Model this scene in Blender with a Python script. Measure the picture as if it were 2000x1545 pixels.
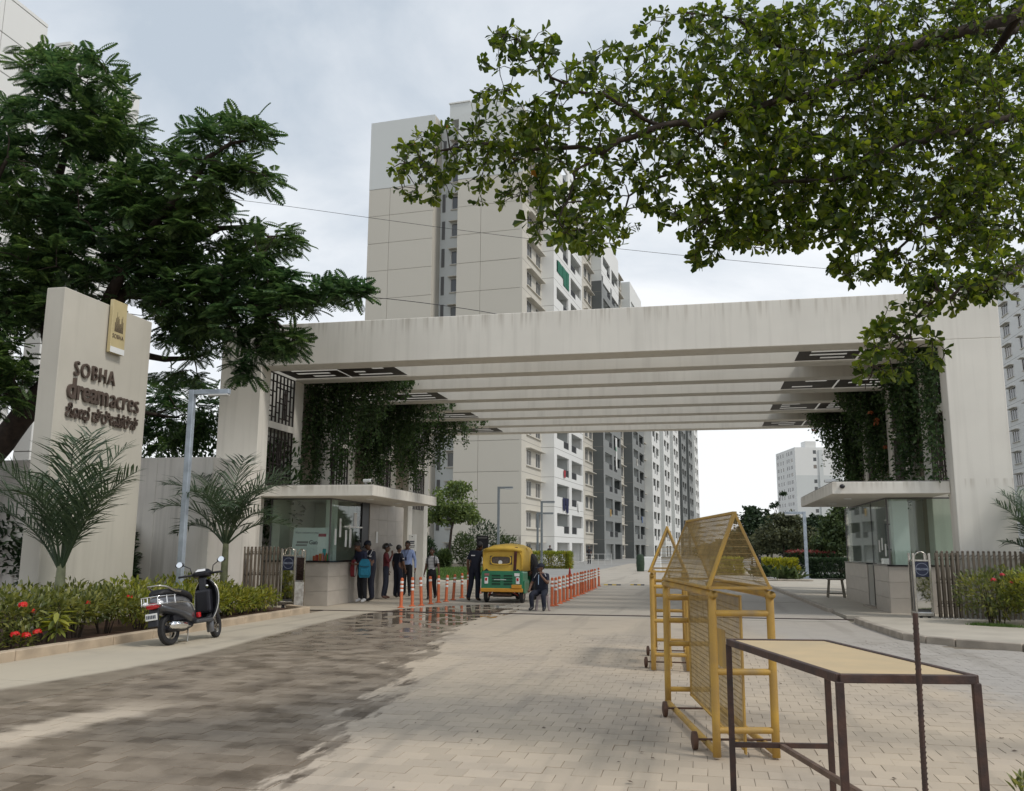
import bpy, bmesh, math, random
import numpy as np
from mathutils import Vector, Matrix

R = random.Random(11)
NR = np.random.RandomState(7)
for o in list(bpy.data.objects):
    bpy.data.objects.remove(o)
SC = bpy.context.scene
COL = SC.collection

# ------------------------------------------------------------------ camera
EYE = Vector((0, 0, 1.5))
FOC, YAW, PITCH, ROLL = 1720.0, math.radians(12.0), math.atan(297.5 / 1720.0), math.radians(0.35)
_f = Vector((-math.sin(YAW) * math.cos(PITCH), math.cos(YAW) * math.cos(PITCH), math.sin(PITCH)))
_r = Vector((math.cos(YAW), math.sin(YAW), 0))
_u = _r.cross(_f)
_r, _u = _r * math.cos(ROLL) + _u * math.sin(ROLL), -_r * math.sin(ROLL) + _u * math.cos(ROLL)
cd = bpy.data.cameras.new('camera')
cam = bpy.data.objects.new('camera', cd)
COL.objects.link(cam)
cam.matrix_world = Matrix.Translation(EYE) @ Matrix((_r, _u, -_f)).transposed().to_4x4()
cd.sensor_width = 36.0
cd.lens = 36.0 * FOC / 2000.0
cd.clip_start, cd.clip_end = 0.1, 3000
SC.camera = cam

def ray(x, y):
    return _f + _r * ((x - 1000) / FOC) - _u * ((y - 772.5) / FOC)
def at(x, y, D):                       # measured photo point at a known distance along the view axis
    return EYE + ray(x, y) * D
def on_ground(x, y, z=0.0):
    d = ray(x, y)
    return EYE + d * ((z - EYE.z) / d.z)

# ------------------------------------------------------------------ sky, sun, exposure
SUN_EL, SUN_AZ = math.radians(52), math.radians(112)     # azimuth clockwise from +Y
w = bpy.data.worlds.new('World')
SC.world = w
w.use_nodes = True
nt = w.node_tree
nt.nodes.clear()
N = nt.nodes.new
out = N('ShaderNodeOutputWorld'); bg = N('ShaderNodeBackground'); sky = N('ShaderNodeTexSky')
sky.sky_type = 'NISHITA'; sky.sun_disc = False
sky.sun_elevation = SUN_EL; sky.sun_rotation = SUN_AZ
sky.air_density = 1.0; sky.dust_density = 3.0; sky.ozone_density = 1.0
bg.inputs['Strength'].default_value = 0.1
tc = N('ShaderNodeTexCoord'); sep = N('ShaderNodeSeparateXYZ')
nt.links.new(tc.outputs['Generated'], sep.inputs[0])
zz = N('ShaderNodeMath'); zz.operation = 'ADD'; zz.inputs[1].default_value = 0.35
nt.links.new(sep.outputs[2], zz.inputs[0])
dv = N('ShaderNodeVectorMath'); dv.operation = 'DIVIDE'
cmb = N('ShaderNodeCombineXYZ')
for i in range(3):
    nt.links.new(zz.outputs[0], cmb.inputs[i])
nt.links.new(tc.outputs['Generated'], dv.inputs[0]); nt.links.new(cmb.outputs[0], dv.inputs[1])
nz = N('ShaderNodeTexNoise'); nz.inputs['Scale'].default_value = 2.3; nz.inputs['Detail'].default_value = 7
nz.inputs['Roughness'].default_value = 0.55; nz.inputs['Distortion'].default_value = 0.3
nt.links.new(dv.outputs[0], nz.inputs['Vector'])
# cloud cover: almost full, whitening towards the horizon
hz = N('ShaderNodeMapRange'); hz.inputs['From Min'].default_value = 0.62; hz.inputs['From Max'].default_value = 0.02
hz.inputs['To Min'].default_value = -0.16; hz.inputs['To Max'].default_value = 0.36
nt.links.new(sep.outputs[2], hz.inputs['Value'])
ad = N('ShaderNodeMath'); ad.operation = 'ADD'
nt.links.new(nz.outputs['Fac'], ad.inputs[0]); nt.links.new(hz.outputs[0], ad.inputs[1])
rp = N('ShaderNodeValToRGB')
rp.color_ramp.elements[0].position = 0.36; rp.color_ramp.elements[0].color = (5.0, 5.65, 6.35, 1)
rp.color_ramp.elements[1].position = 0.74; rp.color_ramp.elements[1].color = (9.3, 9.45, 9.6, 1)
nt.links.new(ad.outputs[0], rp.inputs[0])
mx = N('ShaderNodeMix'); mx.data_type = 'RGBA'; mx.inputs['Factor'].default_value = 0.86
nt.links.new(sky.outputs[0], mx.inputs['A']); nt.links.new(rp.outputs[0], mx.inputs['B'])
nt.links.new(mx.outputs['Result'], bg.inputs['Color']); nt.links.new(bg.outputs[0], out.inputs[0])

sl = bpy.data.lights.new('sun', 'SUN'); sl.energy = 1.5; sl.angle = math.radians(10); sl.color = (1, 0.95, 0.87)
sun = bpy.data.objects.new('sun', sl); COL.objects.link(sun)
sd = Vector((math.sin(SUN_AZ) * math.cos(SUN_EL), math.cos(SUN_AZ) * math.cos(SUN_EL), math.sin(SUN_EL)))
sun.rotation_euler = sd.to_track_quat('Z', 'Y').to_euler()
sun.location = (0, 0, 60)
SC.view_settings.view_transform = 'Standard'
SC.view_settings.look = 'None'
SC.view_settings.gamma = 1.0
SC.view_settings.use_curve_mapping = False
SC.view_settings.exposure = 0.26
SC.render.engine = 'CYCLES'
SC.cycles.max_bounces = 8
SC.cycles.transparent_max_bounces = 12

# ------------------------------------------------------------------ object helpers
def link(name, data, parent=None, loc=None, rotz=0.0):
    o = bpy.data.objects.new(name, data)
    COL.objects.link(o)
    if parent is not None:
        o.parent = parent
    if loc is not None:
        o.location = loc
    if rotz:
        o.rotation_euler = (0, 0, rotz)
    return o
def tag(o, label, cat, group=None):
    o['label'] = label; o['category'] = cat
    if group: o['group'] = group
    return o
def thing(name, label, cat, loc=(0, 0, 0), rotz=0.0, group=None):
    return tag(link(name, None, None, loc, rotz), label, cat, group)
def struct(o, kind='structure'):
    o['kind'] = kind
    return o
def copy_tree(o, parent=None):
    c = o.copy(); COL.objects.link(c)
    if parent is not None:
        c.parent = parent
    for ch in list(o.children):
        copy_tree(ch, c)
    return c

class MB:
    """collects shapes into one mesh"""
    def __init__(s, M=None):
        s.v = []; s.f = []; s.M = M
    def add(s, vs, fs, M=None):
        b = len(s.v)
        for v in vs:
            v = Vector(v)
            if M is not None: v = M @ v
            s.v.append(v[:])
        s.f += [tuple(b + i for i in f) for f in fs]
        return s
    def box(s, x0, x1, y0, y1, z0, z1, M=None):
        return s.add([(x0, y0, z0), (x1, y0, z0), (x1, y1, z0), (x0, y1, z0), (x0, y0, z1), (x1, y0, z1), (x1, y1, z1), (x0, y1, z1)],
                     [(0, 3, 2, 1), (4, 5, 6, 7), (0, 1, 5, 4), (1, 2, 6, 5), (2, 3, 7, 6), (3, 0, 4, 7)], M)
    def path(s, pts, rad, n=8, cap=True, squash=1.0, M=None, up=(0, 0, 1)):
        pts = [Vector(p) for p in pts]
        if not hasattr(rad, '__len__'): rad = [rad] * len(pts)
        vs = []; fs = []; prev = None
        for i, p in enumerate(pts):
            t = (pts[min(i + 1, len(pts) - 1)] - pts[max(i - 1, 0)])
            t = t.normalized() if t.length > 1e-9 else Vector((0, 0, 1))
            if prev is None:
                a = Vector(up)
                if abs(t.dot(a)) > 0.95: a = Vector((1, 0, 0))
                u = t.cross(a).normalized()
            else:
                u = (prev - t * prev.dot(t)); u = u.normalized() if u.length > 1e-6 else prev
            prev = u; v = t.cross(u)
            for k in range(n):
                a = 2 * math.pi * k / n
                vs.append(p + u * (math.cos(a) * rad[i]) + v * (math.sin(a) * rad[i] * squash))
        for i in range(len(pts) - 1):
            for k in range(n):
                fs.append((i * n + k, i * n + (k + 1) % n, (i + 1) * n + (k + 1) % n, (i + 1) * n + k))
        if cap:
            fs.append(tuple(range(n - 1, -1, -1))); b = (len(pts) - 1) * n
            fs.append(tuple(b + k for k in range(n)))
        return s.add(vs, fs, M)
    def tube(s, p, q, r, n=8, r2=None, M=None):
        return s.path([p, q], [r, r if r2 is None else r2], n, M=M)
    def bar(s, p, q, wd, ht=None, M=None):
        """square section bar"""
        ht = wd if ht is None else ht
        p = Vector(p); q = Vector(q); t = (q - p).normalized()
        a = Vector((0, 0, 1)) if abs(t.z) < 0.95 else Vector((0, 1, 0))
        u = t.cross(a).normalized() * wd / 2; v = u.cross(t).normalized() * ht / 2
        vs = [p - u - v, p + u - v, p + u + v, p - u + v, q - u - v, q + u - v, q + u + v, q - u + v]
        return s.add(vs, [(0, 3, 2, 1), (4, 5, 6, 7), (0, 1, 5, 4), (1, 2, 6, 5), (2, 3, 7, 6), (3, 0, 4, 7)], M)
    def quad(s, a, b, c, d, M=None):
        return s.add([a, b, c, d], [(0, 1, 2, 3)], M)
    def prism(s, poly, z0, z1, M=None):
        n = len(poly)
        vs = [(p[0], p[1], z0) for p in poly] + [(p[0], p[1], z1) for p in poly]
        fs = [tuple(range(n - 1, -1, -1)), tuple(range(n, 2 * n))] + [(i, (i + 1) % n, n + (i + 1) % n, n + i) for i in range(n)]
        return s.add(vs, fs, M)
    def loft(s, rings, cap=True, closed=True, M=None):
        n = len(rings[0]); vs = [p for r in rings for p in r]; fs = []
        for i in range(len(rings) - 1):
            for k in range(n if closed else n - 1):
                fs.append((i * n + k, i * n + (k + 1) % n, (i + 1) * n + (k + 1) % n, (i + 1) * n + k))
        if cap:
            fs.append(tuple(range(n - 1, -1, -1))); b = (len(rings) - 1) * n
            fs.append(tuple(b + k for k in range(n)))
        return s.add(vs, fs, M)
    def lathe(s, prof, n=16, M=None):
        vs = []; fs = []; m = len(prof)
        for k in range(n):
            a = 2 * math.pi * k / n
            for r, z in prof: vs.append((r * math.cos(a), r * math.sin(a), z))
        for k in range(n):
            for i in range(m - 1):
                fs.append((k * m + i, ((k + 1) % n) * m + i, ((k + 1) % n) * m + i + 1, k * m + i + 1))
        return s.add(vs, fs, M)
    def ell(s, c, r, n=12, m=8, M=None):
        prof = []
        vs = []; fs = []
        for j in range(m + 1):
            th = math.pi * j / m
            for k in range(n):
                a = 2 * math.pi * k / n
                vs.append((c[0] + r[0] * math.sin(th) * math.cos(a), c[1] + r[1] * math.sin(th) * math.sin(a), c[2] - r[2] * math.cos(th)))
        for j in range(m):
            for k in range(n):
                fs.append((j * n + k, j * n + (k + 1) % n, (j + 1) * n + (k + 1) % n, (j + 1) * n + k))
        return s.add(vs, fs, M)
    def mesh(s, name, mat=None, smooth=False, bevel=0.0, seg=1):
        me = bpy.data.meshes.new(name)
        me.from_pydata(s.v, [], s.f)
        if s.M is not None: me.transform(s.M)
        if bevel or smooth:
            bm = bmesh.new(); bm.from_mesh(me)
            bmesh.ops.remove_doubles(bm, verts=bm.verts, dist=1e-5)
            bmesh.ops.recalc_face_normals(bm, faces=bm.faces)
            if bevel:
                ed = [e for e in bm.edges if len(e.link_faces) == 2 and e.calc_face_angle(0) > 0.5]
                bmesh.ops.bevel(bm, geom=ed, offset=bevel, segments=seg, affect='EDGES', profile=0.6, clamp_overlap=True)
            bm.to_mesh(me); bm.free()
        if smooth:
            me.shade_smooth()
            if smooth != 'full':
                me.set_sharp_from_angle(angle=math.radians(38))
        if mat is not None:
            me.materials.append(mat)
        me.update()
        return me
    def build(s, name, mat, parent=None, smooth=False, bevel=0.0, seg=1, loc=None):
        return link(name, s.mesh(name, mat, smooth, bevel, seg), parent, loc)

def arr_mesh(name, V, F, mat, flat=False):
    """fast mesh from numpy arrays, all faces the same size"""
    me = bpy.data.meshes.new(name)
    V = np.asarray(V, np.float32); F = np.asarray(F, np.int32)
    nf, k = F.shape
    me.vertices.add(len(V)); me.vertices.foreach_set('co', V.ravel())
    me.loops.add(nf * k); me.loops.foreach_set('vertex_index', F.ravel())
    me.polygons.add(nf); me.polygons.foreach_set('loop_start', np.arange(0, nf * k, k, dtype=np.int32))
    for m in (mat if isinstance(mat, (list, tuple)) else [mat]): me.materials.append(m)
    me.update(calc_edges=True); me.validate()
    if flat: me.shade_flat()
    return me

def frames(dirs, ups=None):
    """per-row orthonormal frames: y along dirs, z near ups"""
    d = dirs / np.maximum(np.linalg.norm(dirs, axis=1, keepdims=True), 1e-9)
    if ups is None:
        ups = np.tile([0, 0, 1.0], (len(d), 1))
    x = np.cross(d, ups); ln = np.linalg.norm(x, axis=1, keepdims=True)
    bad = ln[:, 0] < 1e-3
    x[bad] = [1, 0, 0]; ln[bad] = 1
    x = x / ln
    z = np.cross(x, d)
    return np.stack([x, d, z], axis=2)          # columns
def scatter(tv, tf, pos, frm, scl):
    """instances of template (tv, tf) realised into arrays"""
    tv = np.asarray(tv, float); tf = np.asarray(tf)
    P = np.einsum('nij,kj->nki', frm, tv) * np.asarray(scl)[:, None, None] + pos[:, None, :]
    F = tf[None] + (np.arange(len(pos)) * len(tv))[:, None, None]
    return P.reshape(-1, 3), F.reshape(-1, tf.shape[1])

FONT = bpy.data.fonts.load('<builtin>') if '<builtin>' in bpy.data.fonts else None
def text_mesh(name, s, size, mat, extrude=0.01, bold=0.0, space=1.0, xs=1.0, align='LEFT'):
    cu = bpy.data.curves.new(name, 'FONT')
    cu.body = s; cu.size = size; cu.extrude = extrude; cu.offset = bold; cu.space_character = space
    cu.align_x = align
    cu.resolution_u = 3
    o = bpy.data.objects.new(name, cu); COL.objects.link(o)
    dg = bpy.context.evaluated_depsgraph_get(); dg.update()
    me = bpy.data.meshes.new_from_object(o.evaluated_get(dg))
    me.name = name
    bpy.data.objects.remove(o); bpy.data.curves.remove(cu)
    if xs != 1.0:
        for v in me.vertices: v.co.x *= xs
    me.materials.clear(); me.materials.append(mat)
    return me
def plane_matrix(origin, xdir, ydir):
    x = Vector(xdir).normalized(); y = Vector(ydir).normalized(); z = x.cross(y)
    m = Matrix((x, y, z)).transposed().to_4x4(); m.translation = Vector(origin)
    return m
def put_text(name, s, size, mat, M, parent=None, **k):
    me = text_mesh(name, s, size, mat, **k)
    me.transform(M)
    return link(name, me, parent)

# ------------------------------------------------------------------ materials
MATS = {}
def mat(name, col=(0.5, 0.5, 0.5), rough=0.6, metal=0.0, noise=0.0, nscale=5.0, col2=None, bump=0.0, bscale=30.0,
        streak=0.0, trans=0.0, island=0.0, spec=0.5, sheen=0.0, coat=0.0, sscale=1.0):
    if name in MATS: return MATS[name]
    m = bpy.data.materials.new(name); m.use_nodes = True
    t = m.node_tree; b = t.nodes['Principled BSDF']
    b.inputs['Base Color'].default_value = (*col, 1); b.inputs['Roughness'].default_value = rough
    b.inputs['Metallic'].default_value = metal; b.inputs['Specular IOR Level'].default_value = spec
    if coat: b.inputs['Coat Weight'].default_value = coat; b.inputs['Coat Roughness'].default_value = 0.08
    last = None
    tcn = t.nodes.new('ShaderNodeTexCoord')
    def rgbmix(a, bcol, fac_socket, blend='MIX'):
        x = t.nodes.new('ShaderNodeMix'); x.data_type = 'RGBA'; x.blend_type = blend
        if hasattr(a, 'default_value') or hasattr(a, 'links'): t.links.new(a, x.inputs['A'])
        else: x.inputs['A'].default_value = (*a, 1)
        if isinstance(bcol, tuple): x.inputs['B'].default_value = (*bcol, 1)
        else: t.links.new(bcol, x.inputs['B'])
        t.links.new(fac_socket, x.inputs['Factor'])
        return x.outputs['Result']
    def noise_fac(scale, lo, hi, vec=None, detail=5):
        n = t.nodes.new('ShaderNodeTexNoise'); n.inputs['Scale'].default_value = scale; n.inputs['Detail'].default_value = detail
        t.links.new(vec if vec is not None else tcn.outputs['Object'], n.inputs['Vector'])
        r = t.nodes.new('ShaderNodeMapRange'); r.inputs['From Min'].default_value = lo; r.inputs['From Max'].default_value = hi
        t.links.new(n.outputs['Fac'], r.inputs['Value'])
        return r.outputs[0], n
    cur = col
    if noise or col2:
        c2 = col2 if col2 else tuple(c * (1 - noise) for c in col)
        fac, _ = noise_fac(nscale, 0.35, 0.68)
        cur = rgbmix(cur, c2, fac)
    if streak:
        mp = t.nodes.new('ShaderNodeMapping'); mp.inputs['Scale'].default_value = (3.5 * sscale, 3.5 * sscale, 0.16 * sscale)
        t.links.new(tcn.outputs['Object'], mp.inputs['Vector'])
        fac, n = noise_fac(1.6, 0.5, 0.78, mp.outputs[0], 6 if sscale == 1 else 3)
        ml = t.nodes.new('ShaderNodeMath'); ml.operation = 'MULTIPLY'; ml.inputs[1].default_value = streak
        t.links.new(fac, ml.inputs[0])
        cur = rgbmix(cur, (0.17, 0.15, 0.12), ml.outputs[0])
    if island:
        g = t.nodes.new('ShaderNodeNewGeometry')
        h = t.nodes.new('ShaderNodeHueSaturation')
        r = t.nodes.new('ShaderNodeMapRange'); r.inputs['To Min'].default_value = 1 - island; r.inputs['To Max'].default_value = 1 + island
        t.links.new(g.outputs['Random Per Island'], r.inputs['Value']); t.links.new(r.outputs[0], h.inputs['Value'])
        r2 = t.nodes.new('ShaderNodeMapRange'); r2.inputs['To Min'].default_value = 0.5 + island * 0.045; r2.inputs['To Max'].default_value = 0.5 - island * 0.045
        t.links.new(g.outputs['Random Per Island'], r2.inputs['Value']); t.links.new(r2.outputs[0], h.inputs['Hue'])
        if isinstance(cur, tuple): h.inputs['Color'].default_value = (*cur, 1)
        else: t.links.new(cur, h.inputs['Color'])
        cur = h.outputs[0]
    if not isinstance(cur, tuple):
        t.links.new(cur, b.inputs['Base Color'])
    if bump:
        n = t.nodes.new('ShaderNodeTexNoise'); n.inputs['Scale'].default_value = bscale; n.inputs['Detail'].default_value = 6
        t.links.new(tcn.outputs['Object'], n.inputs['Vector'])
        bp = t.nodes.new('ShaderNodeBump'); bp.inputs['Strength'].default_value = bump; bp.inputs['Distance'].default_value = 0.02
        t.links.new(n.outputs['Fac'], bp.inputs['Height']); t.links.new(bp.outputs[0], b.inputs['Normal'])
    if trans:
        tl = t.nodes.new('ShaderNodeBsdfTranslucent'); ms = t.nodes.new('ShaderNodeMixShader')
        ms.inputs[0].default_value = trans
        hs = t.nodes.new('ShaderNodeHueSaturation'); hs.inputs['Value'].default_value = 2.2; hs.inputs['Saturation'].default_value = 1.15; hs.inputs['Hue'].default_value = 0.485
        if isinstance(cur, tuple): hs.inputs['Color'].default_value = (*cur, 1)
        else: t.links.new(cur, hs.inputs['Color'])
        t.links.new(hs.outputs[0], tl.inputs['Color'])
        o = t.nodes['Material Output']
        t.links.new(b.outputs[0], ms.inputs[1]); t.links.new(tl.outputs[0], ms.inputs[2]); t.links.new(ms.outputs[0], o.inputs['Surface'])
    MATS[name] = m
    return m

def glass_mat(name, tint=(0.75, 0.88, 0.82), refl=0.16, rough=0.02):
    m = bpy.data.materials.new(name); m.use_nodes = True; t = m.node_tree
    t.nodes.clear(); N = t.nodes.new
    o = N('ShaderNodeOutputMaterial'); tr = N('ShaderNodeBsdfTransparent'); gl = N('ShaderNodeBsdfGlossy'); ms = N('ShaderNodeMixShader')
    tr.inputs[0].default_value = (*tint, 1); gl.inputs['Roughness'].default_value = rough
    ge = N('ShaderNodeNewGeometry'); dt = N('ShaderNodeVectorMath'); dt.operation = 'DOT_PRODUCT'      # Schlick, the same from both faces
    t.links.new(ge.outputs['Incoming'], dt.inputs[0]); t.links.new(ge.outputs['Normal'], dt.inputs[1])
    cur = dt.outputs['Value']
    for op, k in (('ABSOLUTE', None), ('SUBTRACT', 1.0), ('POWER', 5.0), ('MULTIPLY', .9), ('ADD', refl * .5)):
        q = N('ShaderNodeMath'); q.operation = op; q.use_clamp = op == 'ADD'
        if op == 'SUBTRACT': q.inputs[0].default_value = k; t.links.new(cur, q.inputs[1])
        else:
            t.links.new(cur, q.inputs[0])
            if k is not None: q.inputs[1].default_value = k
        cur = q.outputs[0]
    t.links.new(cur, ms.inputs[0])
    t.links.new(tr.outputs[0], ms.inputs[1]); t.links.new(gl.outputs[0], ms.inputs[2]); t.links.new(ms.outputs[0], o.inputs[0])
    return m

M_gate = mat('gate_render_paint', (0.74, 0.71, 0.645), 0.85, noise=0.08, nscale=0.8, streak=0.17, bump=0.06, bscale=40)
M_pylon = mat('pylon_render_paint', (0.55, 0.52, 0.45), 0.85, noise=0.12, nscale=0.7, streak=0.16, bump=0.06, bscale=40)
M_wall = mat('boundary_wall_paint', (0.70, 0.66, 0.60), 0.88, noise=0.16, nscale=0.9, streak=0.5, bump=0.08, bscale=30)
M_cream = mat('tower_cream_paint', (0.575, 0.545, 0.48), 0.88, noise=0.07, nscale=0.07)
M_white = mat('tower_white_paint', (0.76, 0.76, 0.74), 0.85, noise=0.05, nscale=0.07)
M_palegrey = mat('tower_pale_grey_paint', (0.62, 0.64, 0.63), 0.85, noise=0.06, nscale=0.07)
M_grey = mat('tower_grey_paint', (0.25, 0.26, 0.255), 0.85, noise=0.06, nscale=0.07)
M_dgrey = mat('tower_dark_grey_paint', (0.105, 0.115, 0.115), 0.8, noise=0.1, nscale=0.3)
M_joint = mat('joint_dark_grey', (0.25, 0.24, 0.22), 0.9)  # dark grey of the joints and the panel backing
M_pane = mat('window_pane', (0.035, 0.045, 0.05), 0.08, spec=0.8, noise=0.4, nscale=0.4)
M_wframe = mat('window_frame_paint', (0.55, 0.55, 0.53), 0.5)
M_wframe_d = mat('window_frame_dark', (0.12, 0.12, 0.12), 0.5)
M_rail = mat('balcony_railing_metal', (0.06, 0.062, 0.065), 0.5)
M_lattice = mat('lattice_brown_metal', (0.035, 0.024, 0.02), 0.55, noise=0.3, nscale=3)
M_beige = mat('beige_side_wall', (0.40, 0.34, 0.26), 0.85, noise=0.2, nscale=1, streak=0.3)
M_tile = mat('booth_stone_tile', (0.46, 0.42, 0.37), 0.35, noise=0.14, nscale=2.5, bump=0.02)
M_granite = mat('counter_granite', (0.02, 0.02, 0.022), 0.2, noise=0.5, nscale=40)
M_black = mat('black_paint', (0.012, 0.012, 0.016), 0.4)
M_whitep = mat('white_paint', (0.78, 0.79, 0.78), 0.5, noise=0.05)
M_steel = mat('stainless_steel', (0.62, 0.59, 0.54), 0.24, metal=1.0, noise=0.25, nscale=8)
M_steel_b = mat('brushed_gate_slat', (0.24, 0.20, 0.16), 0.36, metal=0.75, noise=0.35, nscale=6)
M_chrome = mat('chrome', (0.8, 0.8, 0.8), 0.08, metal=1.0)
M_galv = mat('galvanised_pole', (0.42, 0.48, 0.55), 0.55, metal=0.3, noise=0.35, nscale=4, streak=0.3)
M_pole = mat('lamp_pole_grey', (0.17, 0.19, 0.2), 0.5, noise=0.2)
M_yellow = mat('barricade_yellow_paint', (0.50, 0.30, 0.05), 0.5, noise=0.35, nscale=5, col2=(0.36, 0.22, 0.06), bump=0.1, bscale=60, streak=0.5)
M_mesh = mat('barricade_mesh_wire', (0.36, 0.25, 0.09), 0.5, noise=0.4, nscale=9)
M_rust = mat('rusty_brown_iron', (0.075, 0.037, 0.026), 0.6, noise=0.5, nscale=14, col2=(0.035, 0.022, 0.02), bump=0.15, bscale=80)
M_rustaxle = mat('axle_rust', (0.10, 0.05, 0.03), 0.7, noise=0.4, nscale=20)
M_ply = mat('plywood_top', (0.56, 0.42, 0.24), 0.7, noise=0.2, nscale=3, col2=(0.46, 0.36, 0.22), streak=0.0, bump=0.03)
M_rubber = mat('tyre_rubber', (0.022, 0.022, 0.024), 0.75, noise=0.4, nscale=12)
M_orange = mat('bollard_orange', (0.62, 0.15, 0.055), 0.5, noise=0.2, nscale=6)
M_orange_d = mat('bollard_faded_red', (0.42, 0.09, 0.04), 0.55, noise=0.3, nscale=6)
M_reflect = mat('white_reflective_band', (0.78, 0.77, 0.75), 0.4)
M_soil = mat('red_brown_soil', (0.075, 0.035, 0.02), 0.95, noise=0.45, nscale=5, bump=0.6, bscale=22)
M_grass = mat('grass_blade', (0.075, 0.13, 0.03), 0.7, island=0.35, trans=0.3)
M_kerb = mat('kerb_stone', (0.50, 0.40, 0.29), 0.85, noise=0.28, nscale=4, bump=0.15, bscale=50)
M_kerbg = mat('grey_kerb_stone', (0.40, 0.35, 0.29), 0.88, noise=0.3, nscale=4, bump=0.15, bscale=50)
M_bark = mat('tree_bark', (0.055, 0.038, 0.028), 0.9, noise=0.5, nscale=7, bump=0.6, bscale=18)
M_bark_l = mat('pale_branch_bark', (0.12, 0.085, 0.06), 0.85, noise=0.4, nscale=9, bump=0.4, bscale=30)
M_leafA = mat('feathery_leaf', (0.062, 0.108, 0.034), 0.5, island=0.6, trans=0.34, spec=0.35, col2=(0.04, 0.085, 0.036), nscale=0.5)
M_leafB = mat('obovate_leaf', (0.058, 0.088, 0.016), 0.42, island=0.7, trans=0.55, spec=0.35)
M_leafC = mat('vine_leaf', (0.045, 0.088, 0.028), 0.5, island=0.45, trans=0.28)
M_leafH = mat('hedge_leaf', (0.17, 0.22, 0.04), 0.42, island=0.5, trans=0.35, col2=(0.24, 0.23, 0.05), nscale=1.3)
M_leafI = mat('ixora_leaf', (0.10, 0.125, 0.04), 0.42, island=0.55, trans=0.3, col2=(0.17, 0.18, 0.04), nscale=1.3)
M_leafY = mat('yellow_shrub_leaf', (0.26, 0.27, 0.04), 0.5, island=0.35, trans=0.3)
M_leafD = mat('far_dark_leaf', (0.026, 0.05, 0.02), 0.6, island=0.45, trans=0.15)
M_leafG = mat('far_green_leaf', (0.055, 0.085, 0.028), 0.6, island=0.45, trans=0.2)
M_leafO = mat('olive_leaf', (0.075, 0.085, 0.04), 0.6, island=0.45, trans=0.2)
M_leafM = mat('young_tree_leaf', (0.105, 0.15, 0.045), 0.55, island=0.45, trans=0.3)
M_redhedge = mat('copper_red_leaf', (0.20, 0.06, 0.045), 0.6, island=0.4, trans=0.2)
M_palm = mat('palm_leaflet', (0.055, 0.085, 0.046), 0.42, island=0.4, trans=0.2, spec=0.5)
M_palmst = mat('palm_stem', (0.17, 0.2, 0.09), 0.6, noise=0.3, nscale=6)
M_palmtr = mat('palm_trunk', (0.19, 0.2, 0.11), 0.7, noise=0.4, nscale=9, bump=0.2)
M_red = mat('red_petal', (0.62, 0.035, 0.02), 0.5, island=0.25, trans=0.25)
M_coral = mat('coral_petal', (0.55, 0.05, 0.06), 0.5, island=0.25, trans=0.25)
M_letter = mat('sign_letter_brown', (0.10, 0.072, 0.058), 0.45, noise=0.2)
M_gold = mat('gold_sign_face', (0.60, 0.50, 0.28), 0.45, metal=0.1, noise=0.10, nscale=3)
M_cable = mat('cable_black', (0.03, 0.03, 0.032), 0.6)
M_glass = glass_mat('booth_glass', (0.89, 0.945, 0.92), 0.09)
M_asphalt = mat('far_road', (0.30, 0.295, 0.28), 0.9, noise=0.2, nscale=0.3)
M_earth = mat('bare_ground', (0.16, 0.14, 0.10), 0.95, noise=0.35, nscale=0.08)

def _curtains(m):
    """panes differ: some dark, some with a pale curtain behind"""
    t = m.node_tree; b = t.nodes['Principled BSDF']
    oi = t.nodes.new('ShaderNodeObjectInfo'); r = t.nodes.new('ShaderNodeValToRGB'); r.color_ramp.interpolation = 'CONSTANT'
    el = r.color_ramp.elements; el[0].color = (.03, .036, .042, 1); el[1].position = .45; el[1].color = (.06, .065, .068, 1)
    for p, c in ((.68, (.12, .11, .10, 1)), (.82, (.03, .04, .05, 1)), (.92, (.20, .17, .14, 1))):
        e = el.new(p); e.color = c
    t.links.new(oi.outputs['Random'], r.inputs[0]); t.links.new(r.outputs[0], b.inputs['Base Color'])
_curtains(M_pane)

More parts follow.
